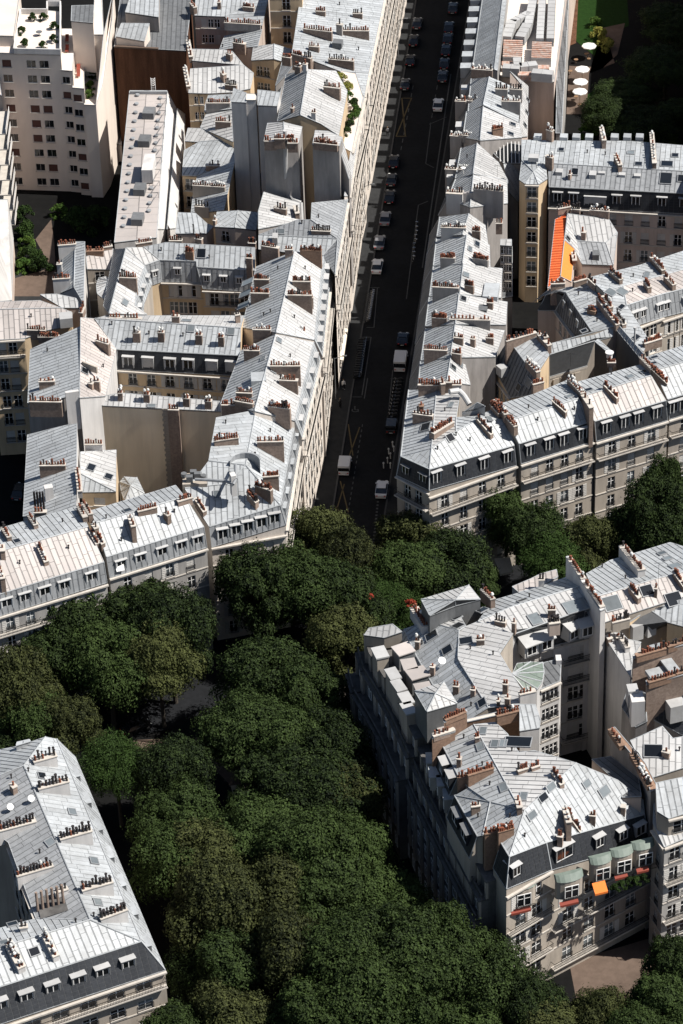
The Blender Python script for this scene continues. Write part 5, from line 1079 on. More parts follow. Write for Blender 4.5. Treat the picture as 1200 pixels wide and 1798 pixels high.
# building at left edge with balconies
b = Building('balcony_building', 'sunlit facade with stacked planted balconies at the left edge', {'a': T1(-60, 480, 22), 'b': T1(8, 500, 22), 'c': T1(-5, 420, 22), 'd': T1(-60, 420, 22)}, 'plaster_pink')
b.plane('abcd', 'n'); b.finish()
for k in range(7):
    z = 19.3-k*2.9; p = W(*T1(8, 500), 22); mb = MB(); mb.box(p.x-3, p.x+1.2, p.y-9, p.y-1, z, z+.18); o = mb.build('balcony', 'stone_trim', b.root); o.location = -b.c
    mb = MB(); mb.box(p.x+1.1, p.x+1.15, p.y-9, p.y-1, z+.2, z+1.1); o = mb.build('railing', 'plaster_white', b.root); o.location = -b.c
b = mono('balcony_building', 'lower pale building strip beside the dark garden at the left edge', T5, ((-30, 540, 12), (62, 530, 4), (70, 200, 4), (40, 0, 12), (-30, 0, 12)), 'f', 'plaster_pink'); b.finish()
# brick wall and dark rooftops at top left
b = mono('brick_wall_building', 'large brown brick party wall in shade below a dark roof', T1, ((602, 245, 22), (978, 265, 22), (1010, 0, 22), (640, -60, 22)), 'd', 'brick'); b.finish()
b.box('wall_coping', *T1(602, 243), *T1(832, 255), 22.3, .5, .3, 'sand_path'); 
b = mono('roof_shed', 'small ribbed olive-grey shed roof in the dark hollow at top left', T1, ((612, 190, 23.5), (760, 215, 23.5), (787, 122, 25), (640, 120, 25)), 'z', 'concrete_cream', base=21); b.finish()
b = mono('apartment_building', 'light grey leaning roof panel at the top edge above the dark hollow', T1, ((660, 62, 25), (835, 88, 25), (838, -60, 25), (700, -60, 25)), 'z', 'plaster_grey', base=21); b.finish()
mono('low_wing', 'cream terrace roof glimpsed between tower and flat roof', T1, ((605, 755, 3.5), (640, 760, 3.5), (665, 530, 3.5), (608, 530, 3.5)), 'n', 'concrete_cream').finish()
# ================= big block lower right =================
GC = 'apartment buildings of the lower right block'
b = Building('apartment_building', 'pale corner roof with bearded row of stone dormers facing the shaded avenue', {
    'w0': D2(40, 620, 22.2), 'w1': D2(120, 800, 22.2), 'w2': D2(240, 1010, 22.2), 'w3': D2(420, 1200, 22.2), 'w4': T12(440, 632, 22.2), 'x': D2(425, 632, 24.4), 'x2': D2(418, 835, 24.6), 'x3': D2(630, 1170, 24.2), 'n1': D2(205, 565, 22.4), 'n2': D2(400, 470, 23.2),
    'k1': D2(475, 600, 24.0), 'e1': D2(560, 565, 23.8), 'e2': D2(805, 650, 23.2), 'e3': D2(710, 790, 23.6), 'e4': D2(800, 940, 23.4), 'e5': D2(860, 1040, 23.4), 'x4': T12(625, 575, 23.6)}, 'stone', group=GC, sw=.8)
b.plane('w0 w1 w2 w3 w4 x3 x2 x n1', 'z', (-1, -.25, -.3)).plane('n1 x k1 n2', 'w').plane('x x2 x3 x4 e5 e4 e3 e2 e1 k1', 'w', (1, -.55, -.2))
b.mansard('w0 w1 w2 w3', 3.2, 2.0, 'z')
b.finish()
ch(b, D2, (110, 470, 195, 600, 9, dict(h=1.6, rows=2, m='plaster_white', th=1.1)), (120, 700, 150, 705, 2, dict(h=1.4, pot='w')), (225, 880, 255, 885, 1, dict(h=1.6, pot='k')), (385, 1015, 425, 1020, 2, dict(h=1.3)), (510, 1040, 540, 1045, 2, dict(h=1.1)), (450, 435, 500, 430, 4, dict(h=1.4, m='plaster_white')),
   (548, 690, 605, 690, 3, dict(h=1.0)), (735, 1000, 770, 1005, 2, dict(h=1.9)), (750, 1100, 785, 1105, 1, dict(h=1.7)), (690, 1120, 715, 1120, 1, dict(h=1.0)), (590, 340, 665, 410, 7, dict(h=1.8)), (850, 1075, 960, 1050, 5, dict(h=2.4, m='plaster_white')), (680, 555, 755, 570, 4, dict(h=1.2, pot='k')), (800, 570, 825, 575, 1, dict(h=1.6)))
for x, y, l_, p in ((235, 668, 1.8, False), (345, 768, 1.5, False), (400, 540, 1.6, False), (418, 600, 1.5, False), (475, 705, 1.8, False), (590, 1140, 1.2, False), (590, 490, 1.2, False)): b.skylight(*D2(x, y), 1.5, l_, p)
for x, y in ((505, 760), (665, 800), (510, 1160), (165, 725)): b.vent(*D2(x, y))
mb = MB(); mb.cyl((0, 0), .05, .5, 1.3, 1.5, 16); mb.tube((0, 0, 0), (0, 0, 1.4), .05, 5); o = mb.build('satellite_dish', 'white_paint'); o.location = b.hit(*D2(285, 870)); o.rotation_euler = (.5, .3, 0); tag(o, 'white satellite dish on the pale corner roof of the lower right block', 'satellite dish')
# pavilion lids
for pts, z, lb in ((((160, 410), (220, 525), (400, 455), (575, 410), (495, 310)), 25.2, 'raised hipped zinc lid at the tree-side corner of the pale roof'), (((115, 1055), (200, 1200), (412, 1140), (320, 990)), 25.0, 'square pyramid zinc lid above the shaded stone dormers')):
    P = [D2(x, y, z) for x, y in pts]; cx = sum(p[0] for p in P)/len(P); cy = sum(p[1] for p in P)/len(P)
    if len(P) == 5: cx, cy = D2(400, 440)
    vs = {'p%d' % i: p for i, p in enumerate(P)}; vs['o'] = (cx, cy-6, z+1.1); q = Building('roof_pavilion', lb, vs, 'zinc_dark', base=20, sw=.8)
    for i in range(len(P)): q.plane('o p%d p%d' % (i, (i+1) % len(P)), 'w' if i else 'z')
    q.finish()
# facade towards the avenue, in deep shade: built in plan from the roof line
def avenue(label, pts, z, wall='stone', first=True):
    b = Building('avenue_front', label, {}, wall, group=None) if 0 else None
AV = [D4(205, 60), D4(250, 215), D4(365, 400), D4(480, 600), D4(640, 945)]
def stepped_front(name, label, pxs, ztop, depth, steps, spc=2.6):
    """balconied front dropping in set-backs: list of (height, how far it stands out)"""
    P = [W(*p, ztop) for p in pxs]; c = P[0].copy(); c.z = 0; root = empty(name, c, 0, label, 'building')
    for A, B in zip(P, P[1:]):
        d = B-A; d.z = 0; ln = d.length; ax = d.normalized(); out = Vector((ax.y, -ax.x, 0))
        if out.x > 0: out = -out
        zt = ztop
        O = A-c-Vector((0, 0, A.z-c.z))
        for i, (zb, o0) in enumerate(steps):
            mb = MB(); mb.obox(O, ax, out, 0, ln, -depth, o0, zb, zt-.02); mb.build('wall', 'stone_shaded', root)
            n = max(1, int(ln/spc)); z = zt-2.6
            while z > zb+.2:
                for k in range(n):
                    x = ln*(k+.5)/n; wo = link('window', cached(window_mesh, 1.2, 2.1), root, frame(O+ax*x+out*(o0+.03)+Vector((0, 0, z)), ax, -out, Vector((0, 0, 1)))); link('pane', cached(pane_mesh, 1.2, 2.1), wo)
                z -= 3.1
            for k in range(n+1):
                x = min(ln-.25, max(.25, ln*k/n)); mb = MB(); mb.obox(O, ax, out, x-.25, x+.25, o0, o0+.3, max(zb, zt-9), zt-.3); mb.build('pilaster', 'stone', root)
            mb = MB(); mb.obox(O, ax, out, 0, ln, -.1, o0+.35, zt-.2, zt); mb.build('cornice', 'stone_shaded', root)
            if i < len(steps)-1:
                o1 = steps[i+1][1]; n2 = int(ln/.22); mb = MB(); mb.obox(O, ax, out, 0, ln, o1-.16, o1+.02, zb+.78, zb+.88); mb.obox(O, ax, out, 0, ln, o1-.16, o1+.02, zb, zb+.1)
                for k in range(n2): mb.obox(O, ax, out, k*.22, k*.22+.1, o1-.12, o1-.02, zb+.1, zb+.78)
                mb.build('railing', 'stone_shaded', root)
            zt = zb
    return root, P
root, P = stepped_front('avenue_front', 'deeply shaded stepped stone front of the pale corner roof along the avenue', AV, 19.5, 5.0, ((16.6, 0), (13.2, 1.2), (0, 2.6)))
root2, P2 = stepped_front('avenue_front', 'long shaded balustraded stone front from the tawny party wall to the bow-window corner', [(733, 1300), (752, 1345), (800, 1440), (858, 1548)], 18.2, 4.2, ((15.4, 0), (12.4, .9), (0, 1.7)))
for k_, (x, y) in enumerate(((62, 505), (150, 690), (85, 620), (200, 800))):
    A = W(*D6(x, y), 18.0); o = empty('stone_dormer', A, 0, ('tan-lidded attic block by the tawny party wall', 'pale-lidded attic block level with the hipped corner roof', 'dark-lidded attic block between its two pale neighbours', 'attic block nearest the bow-window corner')[k_], 'dormer', 'attic blocks on the balustraded front')
    mb = MB(); mb.box(-.2, 1.6, -.2, 1.6, -.2, 1.9); mb.build('cheek_wall', 'stone_grey', o); mb = MB(); mb.box(-.35, 1.75, -.35, 1.8, 1.9, 2.02); mb.build('lid', 'zinc', o)
    link('window', cached(window_mesh, 1.1, 1.5), o, frame(Vector((-.26, .7, .1)), Vector((0, -1, 0)), Vector((1, 0, 0)), Vector((0, 0, 1))))
# stone dormers along that front
t_list = ((258, 185, 60), (370, 365, 50), (420, 465, 45), (480, 570, 50), (500, 655, 50))
ORD = ('first', 'second', 'third', 'fourth', 'fifth', 'sixth', 'seventh', 'eighth', 'ninth', 'tenth', 'eleventh', 'twelfth', 'thirteenth', 'fourteenth', 'fifteenth', 'sixteenth', 'seventeenth')
for k_, (x, y, w_) in enumerate(t_list):
    A = W(*D4(x, y), 21.4); B = W(*D4(x+w_*1.6, y-20), 21.4); d = B-A; ax = d.normalized(); o = empty('stone_dormer', (A.x, A.y, 19.0), 0, '%s white-lidded stone dormer on the avenue front, counted from the corner pavilion' % ORD[k_], 'dormer', 'stone dormers along the avenue front')
    mb = MB(); mb.obox((0, 0, 0), ax, Vector((ax.y, -ax.x, 0)), 0, d.length, 0, 2.2, -3.0, 2.2); mb.build('cheek_wall', 'stone', o)
    mb = MB(); mb.obox((0, 0, 0), ax, Vector((ax.y, -ax.x, 0)), -.15, d.length+.1, -.15, 2.3, 2.2, 2.42); mb.build('lid', 'zinc_white', o)
for k_, ((x, y), (x1, y1)) in enumerate((((425, 175), (560, 125)), ((500, 285), (615, 262)), ((540, 375), (690, 325)), ((610, 490), (740, 460)), ((775, 820), (860, 785)))):
    A = W(*D4(x, y), 21.9); B = W(*D4(x1, y1), 22.0); d = B-A; ax = d.normalized(); o = empty('roof_dormer', (A.x, A.y, 20.0), 0, '%s pinkish-lidded zinc dormer in the row beside the pale corner roof' % ORD[k_], 'dormer', 'zinc dormers on the avenue side')
    ay = Vector((ax.y, -ax.x, 0)); mb = MB(); mb.obox((0, 0, 0), ax, ay, 0, d.length, 0, 2.0, -2.0, 1.8); mb.build('cheek_wall', 'zinc_dark', o)
    mb = MB(); mb.obox((0, 0, 0), ax, ay, -.1, d.length, -.1, 2.2, 1.8, 1.95); mb.build('lid', 'zinc_pink', o)
mono('corner_pavilion', 'low white corner pavilion roof at the tip of the lower right block', D4, ((190, 72, 21.5), (360, 95, 21), (510, 45, 22.2), (430, -20, 22.4), (230, 15, 21.8)), 'w', 'stone', group=GC).finish()
# tawny party wall with pots
b = Building('party_wall', 'tawny party wall with two rows of clay pots between the pale and the grey roofs', {'a': D6(90, 215, 24.6), 'b': D6(275, 160, 24.6), 'c': D6(270, 130, 24.6), 'd': D6(85, 185, 24.6)}, 'stack_orange', group=GC, base=16)
b.plane('abcd', 'n').finish(); ch(b, D6, (95, 195, 265, 140, 5, dict(h=.3)))
b = Building('party_wall', 'taller tawny wall block carrying seven red pots by the pyramid lid', {'a': D6(185, 85, 26.2), 'b': D6(372, 5, 26.2), 'c': D6(368, -15, 26.2), 'd': D6(185, 55, 26.2)}, 'stack_orange', group=GC, base=16)
b.plane('abcd', 'n').finish(); ch(b, D6, (190, 62, 355, -5, 9, dict(h=.3, m='stack_orange')))
b = Building('party_wall', 'tawny stepped wall under the white stair turret', {'a': D6(372, 82, 24.0), 'b': D6(600, 30, 24.6), 'c': D6(800, -15, 25.0), 'd': D6(795, -40, 25.0), 'e': D6(372, 60, 24.0)}, 'stack_orange', group=GC, base=18)
b.plane('abcde', 'n').finish(); ch(b, D6, (610, 30, 790, -15, 9, dict(h=1.1, m='stack_orange')))
# grey/pink main roof, front part
b = Building('apartment_building', 'big crossed roof, grey on the avenue side and white on the court side', {
    'r1': D6(425, 105, 25), 'r2': D6(800, 790, 25.2), 'w1': D6(165, 260, 22.4), 'w2': D6(300, 520, 22.4), 'w3': D6(385, 615, 22.6), 'h': D6(560, 735, 24.6), 's1': D6(270, 680, 22.2), 's2': D6(455, 1010, 22.0), 's3': D6(500, 1000, 22.2), 'v': D6(600, 930, 23.0),
    'c1': T13(590, 410, 20.8), 'c0': T13(560, 360, 21.4), 'c2': T13(720, 360, 20.8), 'c3': T13(1065, 262, 20.8), 'k': D6(840, 800, 25.2), 'k2': T13(1180, 0, 24) , 'e0': D6(600, 85, 24.4), 'e1': D6(700, 180, 24), 'e2': D6(790, 330, 23.8), 'e3': D6(920, 315, 23.6), 'e4': T13(825, 80, 24.0), 'e5': T13(970, 140, 22.6), 'e6': T13(1060, 210, 21.8)}, 'stone', group=GC, sw=.8)
b.plane('r1 w1 w2 w3 h r2', 'z').plane('h w3 s1', 'z').plane('s1 s2 s3 h', 'z').plane('h s3 v r2', 'z').plane('r2 v c0 c1 k', 'z').plane('k c1 c2 c3 e6 e5 e4', 'z').plane('r1 r2 k e4 e3 e2 e1 e0', 'w')
b.nowall |= {frozenset(('h', 'r2')), frozenset(('w3', 's1')), frozenset(('s3', 'v')), frozenset(('v', 'c0'))}
b.mansard('c0 c1 c2 c3', 3.6, 1.0, 's')
b.mansard('w1 w2', 3.0, 1.2, 's'); b.mansard('s1 s2', 3.2, 1.0, 's')
fc = dict(sp=3.3, gap=.9, w=1.5, h=2.1, fl=3.1, bal=(1, 3, 5), pal='wwws'); b.fac['c1_ c2_'] = dict(fc, c=2); b.fac['c2_ c3_'] = fc; b.fac['c2_ c1_'] = b.fac['c1_ c2_']; b.fac['c3_ c2_'] = fc
b.finish(); b.dormers('c1 c2', ts=(.25,), w=1.2, h=1.5, low=1.2, kind='w', cheek='slate'); b.dormers('c2 c3', ts=(.14,), w=2.6, h=1.9, low=1.0, kind='w', cheek='slate'); b.dormers('c2 c3', ts=(.50, .74), w=1.3, h=1.5, low=1.3, kind='w', cheek='slate'); b.dormers('c2 c3', ts=(.92,), w=1.4, h=1.5, low=1.3, kind='w', cheek='zinc_white')
b.dormers('w1 w2', ts=(.45, .85), w=1.5, h=1.8, low=.9, kind='w', cheek='slate'); b.dormers('s1 s2', ts=(.3, .7), w=2.0, h=1.6, low=.9, kind='d', cheek='slate')
ch(b, D6, (295, 535, 395, 520, 4, dict(h=1.6, m='stack_orange')), (375, 510, 580, 450, 12, dict(h=1.4, m='stack_orange')), (290, 375, 325, 380, 1, dict(h=1.5)), (435, 205, 470, 200, 2, dict(h=.9)), (405, 765, 475, 755, 3, dict(h=1.0)), (512, 985, 640, 960, 6, dict(h=1.8, m='stack_orange')), (620, 970, 745, 935, 9, dict(h=2.0, rows=2, m='stack_orange')),
   (780, 475, 860, 450, 5, dict(h=.9)), (890, 450, 955, 430, 4, dict(h=.9)), (1070, 475, 1145, 590, 8, dict(h=1.1)), (780, 700, 800, 780, 2, dict(h=1.2)), (1165, 780, 1200, 900, 3, dict(h=1.2, pot='w')), (1110, 1000, 1145, 1005, 2, dict(h=1.3)))
ch(b, T13, (795, 250, 840, 320, 9, dict(h=1.5)), (760, 335, 778, 338, 1, dict(h=1.3)), (873, 262, 893, 264, 2, dict(h=1.2)), (983, 232, 998, 234, 1, dict(h=1.1)))
for x, y, p in ((500, 160, True), (595, 265, True), (665, 262, True), (480, 285, True), (668, 618, True), (830, 690, True), (985, 695, False), (1048, 610, True), (895, 840, True)): b.skylight(*D6(x, y), 1.5, 1.0, p)
b.skylight(*T13(860, 153), 1.3, 1.0, True); b.skylight(*T13(922, 180), 1.7, 1.3, True); b.skylight(*D6(785, 250), 2.0, 3.4)
for x, y in ((345, 215), (555, 595), (460, 855), (720, 855), (840, 1015), (495, 435), (735, 320)): b.vent(*D6(x, y))
# bow fronts with copper hoods on the sunny side
def hood(px, py, wpx, lbl):
    A = W(*T13(px, py), 17.4); B = W(*T13(px+wpx, py-wpx*.24), 17.4); d = B-A; ln = d.length; ax = d.normalized(); out = Vector((ax.y, -ax.x, 0)); o = empty('bow_window', A, 0, lbl, 'bow window', 'green hooded bow windows')
    mb = MB(); n = 8; Pp = []
    for k in range(n+1):
        a = pi*k/n; Pp.append((ln/2-cos(a)*ln/2, sin(a)*.8))
    for (x0, y0), (x1, y1) in zip(Pp, Pp[1:]):
        mb.face([ax*x0+out*(y0+.0)+Vector((0, 0, 0)), ax*x1+out*(y1+.0), ax*x1+out*(y1*.7-.5)+Vector((0, 0, .65)), ax*x0+out*(y0*.7-.5)+Vector((0, 0, .65))])
    mb.face([ax*x+out*(y*.7-.5)+Vector((0, 0, .65)) for x, y in Pp]); mb.build('hood', 'copper_green', o)
    mb = MB()
    for (x0, y0), (x1, y1) in zip(Pp, Pp[1:]): mb.face([ax*x0*.97+out*(y0*.9)+Vector((0, 0, z)) for z in (0,)]+[ax*x0*.97+out*(y0*.9)+Vector((0, 0, -2.7)), ax*x1*.97+out*(y1*.9)+Vector((0, 0, -2.7)), ax*x1*.97+out*(y1*.9)])
    mb.build('wall', 'stone', o)
    M = frame(ax*(ln/2)+out*.95+Vector((0, 0, -2.4)), ax, -out, Vector((0, 0, 1))); wo = link('window', cached(window_mesh, 1.8, 1.9), o, M); link('pane', cached(pane_mesh, 1.8, 1.9), wo)
    link('railing', cached(rail_mesh, 2.6, .9), o, frame(ax*(ln/2)+out*1.3+Vector((0, 0, -2.9)), ax, -out, Vector((0, 0, 1))))
for px, py, wpx, lb in ((580, 525, 105, 'green hooded bow window at the building corner, lowest along the slope'), (750, 495, 100, 'green hooded bow window above the long red blind'), (870, 432, 80, 'green hooded bow window directly above the orange awning'), (945, 405, 80, 'green hooded bow window between its two neighbours over the planted balcony'), (1020, 380, 80, 'green hooded bow window next to the drainpipe')): hood(px, py, wpx, lb)
def awning(px, py, wpx, z, m, lbl, out_=1.6, drop=1.0, dy=-.24):
    A = W(*T13(px, py), z); B = W(*T13(px+wpx, py+wpx*dy), z); ax = (B-A).normalized(); o_ = Vector((ax.y, -ax.x, 0)); mb = MB()
    C_ = B+o_*out_-Vector((0, 0, drop)); D_ = A+o_*out_-Vector((0, 0, drop))
    mb.face([A, D_, C_, B]); mb.face([p-Vector((0, 0, .05)) for p in (A, B, C_, D_)]); mb.face([D_, D_-Vector((0, 0, .3)), C_-Vector((0, 0, .3)), C_])
    tag(mb.build('awning', m), lbl, 'awning')
awning(880, 503, 45, 15.4, 'awning_orange', 'bright orange awning stretched out over the planted balcony', 1.1, .8)
awning(593, 598, 70, 15.0, 'awning_red', 'dark red blind over the corner bow window balcony', 0.35, .3); awning(765, 570, 65, 15.0, 'awning_red', 'brick red blind under the second green hood', .35, .3)
awning(958, 475, 45, 15.2, 'awning_red', 'short orange red blind right of the orange awning', .35, .3); awning(1035, 452, 42, 15.2, 'awning_red', 'small red blind nearest the drainpipe', .35, .3)
# white stair turret and green curved slope
b = mono('stair_turret', 'white smooth stair turret standing at the edge of the rear court', D6, ((800, 155, 24.6), (960, 130, 24.6), (965, 60, 25), (925, -60, 26), (800, -60, 26)), 'z', 'plaster_white', group=GC); b.finish()
vs = {'o': D2(800, 935, 22.6)}; arc = [(835, 860), (930, 850), (1015, 855), (1025, 920), (1010, 990), (975, 1040), (900, 1060)]
for i, p in enumerate(arc): vs['p%d' % i] = D2(*p, 21.2)
b = Building('curved_roof', 'curved verdigris roof segment above the bowed court facade', vs, 'plaster_white', group=GC, sw=1.2)
for i in range(len(arc)-1): b.plane('o p%d p%d' % (i, i+1), 'k')
b.finish()
# rear roof with white dormers, second half of north side
b = Building('apartment_building', 'northern roof with two big framed skylights and a white slate-cheeked dormer trio', {
    'a': D3(0, 740, 22.6), 'a2': D3(255, 650, 22.6), 'b': D3(510, 560, 22.6), 'c': D3(490, 395, 24.6), 'd': D3(0, 545, 24.6), 'd2': D2(560, 565, 24.4), 'e': D3(420, 320, 23.6), 'f': D3(200, 400, 23.4), 'g': D2(690, 410, 23.2), 'h': D2(640, 450, 23.2)}, 'plaster_white', group=GC, sw=.8)
b.set('a0', D2(800, 650, 22.8)); b.set('m0', D3(60, 880, 19.0)); b.set('m1', D3(345, 800, 19.0)); b.set('m2', D3(610, 730, 19.0))
b.plane('a0 a a2 b c d d2', 'w').plane('d2 d c e f g h', 'z').plane('a m0 m1 m2 b a2', 's'); b.fac['m0 m1'] = dict(c=2, gap=.5, w=1.6, h=2.2, fl=3.3, bal=(1,), pal='b'); b.fac['m1 m2'] = dict(c=2, gap=1.2, w=1.6, h=2.2, fl=3.3, bal=(0, 1, 4), pal='bbw'); b.finish()
for x0, y0, x1, y1, n in ((35, 745, 150, 700, 1), (150, 700, 258, 665, 1), (335, 640, 420, 590, 1), (430, 605, 560, 570, 1)):
    A = W(*D3(x0, y0), 23.0); B = W(*D3(x1, y1), 23.0); ax = (B-A).normalized(); out = Vector((ax.y, -ax.x, 0)); ln = (B-A).length; mb = MB()
    o0 = b.L(A); mb.obox(o0, ax, out, .2, ln-.1, -.5, 1.5, -2.9, -.6); do = mb.build('dormer', 'zinc_white', b.root)
    mb = MB(); P = [o0+ax*0-out*.6, o0+ax*ln-out*.6, o0+ax*ln+out*2.1-Vector((0, 0, .7)), o0+out*2.1-Vector((0, 0, .7))]; mb.quadbox([p-Vector((0, 0, .15)) for p in (P[3], P[2], P[1], P[0])]+[P[3], P[2], P[1], P[0]]); mb.build('dormer_roof', 'zinc_white', do)
    link('window', cached(dormer_window_mesh, 1.5, 1.7), do, frame(o0+ax*(ln/2)+out*1.6-Vector((0, 0, 2.6)), ax, -out, Vector((0, 0, 1))))
b.skylight(*D3(445, 540), 3.2, 2.2, True); b.skylight(*D3(160, 632), 1.6, 2.0, True); b.skylight(*D3(72, 502), 1.4, 1.0); b.vent(*D3(120, 475))
ch(b, D3, (250, 560, 305, 560, 3, dict(h=1.6)), (185, 350, 225, 350, 2, dict(h=1.4, m='plaster_white', pot='k')), (255, 650, 330, 640, 5, dict(h=2.6, th=1.1, m='plaster_pink', rows=2, pot='k')))
mono('roof_terrace_block', 'pinkish low roof boxes at the tree side of the northern roof', D3, ((0, 400, 22), (45, 440, 22), (190, 400, 22), (320, 330, 22), (310, 280, 22), (200, 310, 22), (130, 345, 22)), 'p', 'plaster_white', group=GC).finish()
b = mono('party_wall', 'white party wall ladder of pots climbing away from the trees', D3, ((378, 190, 26.0), (410, 182, 26.0), (655, 555, 26.0), (620, 570, 26.0)), 'f', 'plaster_white', group=GC); b.finish()
ch(b, D3, (400, 200, 500, 345, 13, dict(h=.2, m='plaster_white', pot='r')), (515, 375, 635, 545, 16, dict(h=.2, m='plaster_white', pot='r')))
b = Building('apartment_building', 'wide vaulted zinc roof right of the white party wall with flush skylights', {
    'a': D3(640, 600, 22.8), 'a2': D3(650, 650, 22.2), 'b': D3(890, 570, 22.6), 'b2': D3(1045, 520, 22.8), 'c': D3(1240, 460, 23.2), 'd': D3(1240, 290, 24.6), 'e': D3(1000, 350, 24.8), 'f': D3(600, 470, 24.8), 'g': D3(520, 310, 23.0), 'h': D3(690, 215, 22.8), 'k': D3(930, 145, 22.8), 'l': D3(1110, 90, 22.8), 'm': D3(1240, 130, 22.8)}, 'stone', group=GC, sw=.8)
b.plane('a a2 b b2 c d e f', 'p').plane('f e d m l k h g', 'z'); b.finish()
ch(b, D3, (775, 115, 910, 285, 16, dict(h=1.8, m='plaster_white', th=1.0)), (828, 395, 895, 480, 8, dict(h=1.5)), (1140, 290, 1215, 400, 9, dict(h=1.4)), (700, 650, 820, 620, 9, dict(h=1.6, m='stone', pot='k')), (1000, 410, 1020, 412, 1, dict(h=1.6)))
for x, y, w_, p in ((700, 520, 2.4, True), (945, 430, 1.8, False), (1135, 490, 2.2, False), (1052, 170, 1.2, True), (1090, 207, 1.2, True), (1143, 258, 1.5, True)): b.skylight(*D3(x, y), w_, w_*.9, p)
b.aerial(*D3(1025, 400), 4); b.vent(*D3(632, 265)); b.vent(*D3(795, 345))
b = Building('apartment_building', 'dark attic range with white dormers and a tawny wall at the right edge', {
    'a': D3(820, 650, 22), 'b': D3(960, 560, 22), 'c': D3(1090, 650, 21.5), 'd': D3(1240, 690, 21.5), 'e': D3(1240, 480, 23), 'f': D3(1040, 525, 23)}, 'plaster_ochre', group=GC, sw=.8)
b.set('m0', D3(830, 790, 17.8)); b.set('m1', D3(1095, 720, 17.8))
b.plane('b c d e f', 'z').plane('a m0 m1 c b', 's'); b.fac['m0 m1'] = dict(c=3, gap=.5, w=1.3, h=2.0, n=3, pal='w', rail=0); b.finish()
for x0, y0, x1, y1 in ((820, 640, 905, 620), (925, 610, 995, 590)):
    b.box('dormer', *D3(x0+30, y0+50), *D3(x1+20, y1+45), 21.4, 2.6, 2.4, 'zinc_white')
b = mono('apartment_building', 'grey smooth court wall under a pink-white terrace strip', D3, ((622, 705, 20.6), (830, 1030, 20.6), (848, 890, 20.6), (905, 790, 20.6), (810, 770, 20.6), (775, 730, 20.6), (690, 720, 20.6)), 'w', 'plaster_white', group=GC, flow=(0, -1, 0)); b.finish()
ch(b, D3, (762, 750, 812, 830, 6, dict(h=1.3, m='plaster_white', pot='k')), (670, 745, 690, 770, 1, dict(h=.7)), (735, 755, 750, 757, 2, dict(h=.4)))
# brick chimney walls, right edge
b = mono('chimney_wall', 'long tawny chimney wall with a dozen red pots at the right edge', D3, ((850, 905, 24), (1270, 790, 24.6), (1270, 760, 24.6), (848, 880, 24)), 'n', 'brick_stack', group=GC); b.finish()
ch(b, D3, (870, 885, 1090, 825, 12, dict(h=.2, m='stack_orange')), (1090, 820, 1240, 775, 9, dict(h=.2, m='stack_orange')))
b = mono('chimney_wall', 'second stained brick chimney wall one yard nearer with red pots', D3, ((945, 1090, 24), (1270, 1000, 24.4), (1270, 965, 24.4), (940, 1060, 24)), 'n', 'brick_stack', group=GC); b.finish()
ch(b, D3, (955, 1070, 1150, 1015, 10, dict(h=.2, m='stack_orange')), (1150, 1010, 1240, 985, 6, dict(h=.2, m='stack_orange')))
b = mono('apartment_building', 'dark slate yard slope with pale skylight panel between two chimney walls', D3, ((835, 1090, 18), (1270, 1010, 18), (1270, 800, 22.5), (1060, 850, 22.5)), 's', 'stone', group=GC); b.finish()
b.box('pale_lid', *D3(975, 1045), *D3(1110, 1010), 22.2, 1.8, .5, 'zinc'); b.box('pale_panel', *D3(1105, 1000), *D3(1180, 980), 22.8, 6.0, .3, 'zinc')
b = Building('apartment_building', 'dark slate slope with a white-roofed dormer below the stained brick wall', {
    'a': D5(830, 950, 18), 'b': D5(1260, 1180, 16), 'c': D5(1260, 600, 22), 'd': D5(870, 860, 20)}, 'stone', group=GC)
b.plane('abcd', 's').finish(); b.box('dormer', *D5(1070, 860), *D5(1240, 820), 20.8, 3.0, 2.6, 'zinc_white')
b = Building('apartment_building', 'right-hand pale roof with fan gables and a framed skylight', {
    'a': D5(735, 1330, 21.4), 'a2': D5(880, 1590, 20.8), 'b': D5(1260, 1470, 20.8), 'c': D5(1260, 1150, 23), 'd': D5(1090, 1180, 23), 'd2': D5(980, 1050, 23.2), 'e': D5(765, 1150, 22.8), 'f': D5(645, 1200, 22.4), 'f2': D5(690, 1290, 22)}, 'stone', group=GC, sw=.8)
b.plane('a a2 b c d d2 e f f2', 'w').finish(); ch(b, D5, (985, 1310, 1060, 1330, 1, dict(h=.9))); b.skylight(*D5(885, 1315), 2.4, 1.8); b.vent(*D5(1160, 1310))
b = mono('chimney_wall', 'sloping ochre-capped party wall with dark pots above and white cowls below', D5, ((435, 1075, 22.6), (770, 1480, 22.6), (860, 1740, 22.6), (935, 1700, 22.6), (800, 1440, 22.6), (480, 1060, 22.6)), 'y', 'plaster_grey', group=GC); b.finish()
ch(b, D5, (435, 1085, 555, 1260, 10, dict(h=.1, m='stack_orange', pot='r')), (660, 1340, 740, 1480, 5, dict(h=.1, m='stack_orange', pot='k')), (740, 1490, 850, 1680, 11, dict(h=.2, m='stack_orange', pot='w', rows=2)))
b = mono('apartment_building', 'two small fan-roofed attic rooms hanging over the rear court', D5, ((555, 850, 18.5), (700, 1060, 18.5), (820, 1000, 18.5), (800, 700, 21), (620, 650, 21)), 'd', 'plaster_grey', group=GC); b.finish()
b.box('attic_room', *D5(660, 800), *D5(800, 790), 22.0, 2.2, 4.0, 'plaster_white'); b.box('attic_room', *D5(625, 690), *D5(735, 680), 22.4, 1.6, 2.6, 'zinc_white')
b = mono('apartment_building', 'grey smooth shaded roof apron beside the sloping party wall', D5, ((240, 1400, 18), (520, 1650, 20.5), (560, 1800, 20.5), (760, 1790, 20.5), (730, 1600, 20.5), (440, 1370, 18.5)), 'd', 'plaster_pink', group=GC); b.finish()
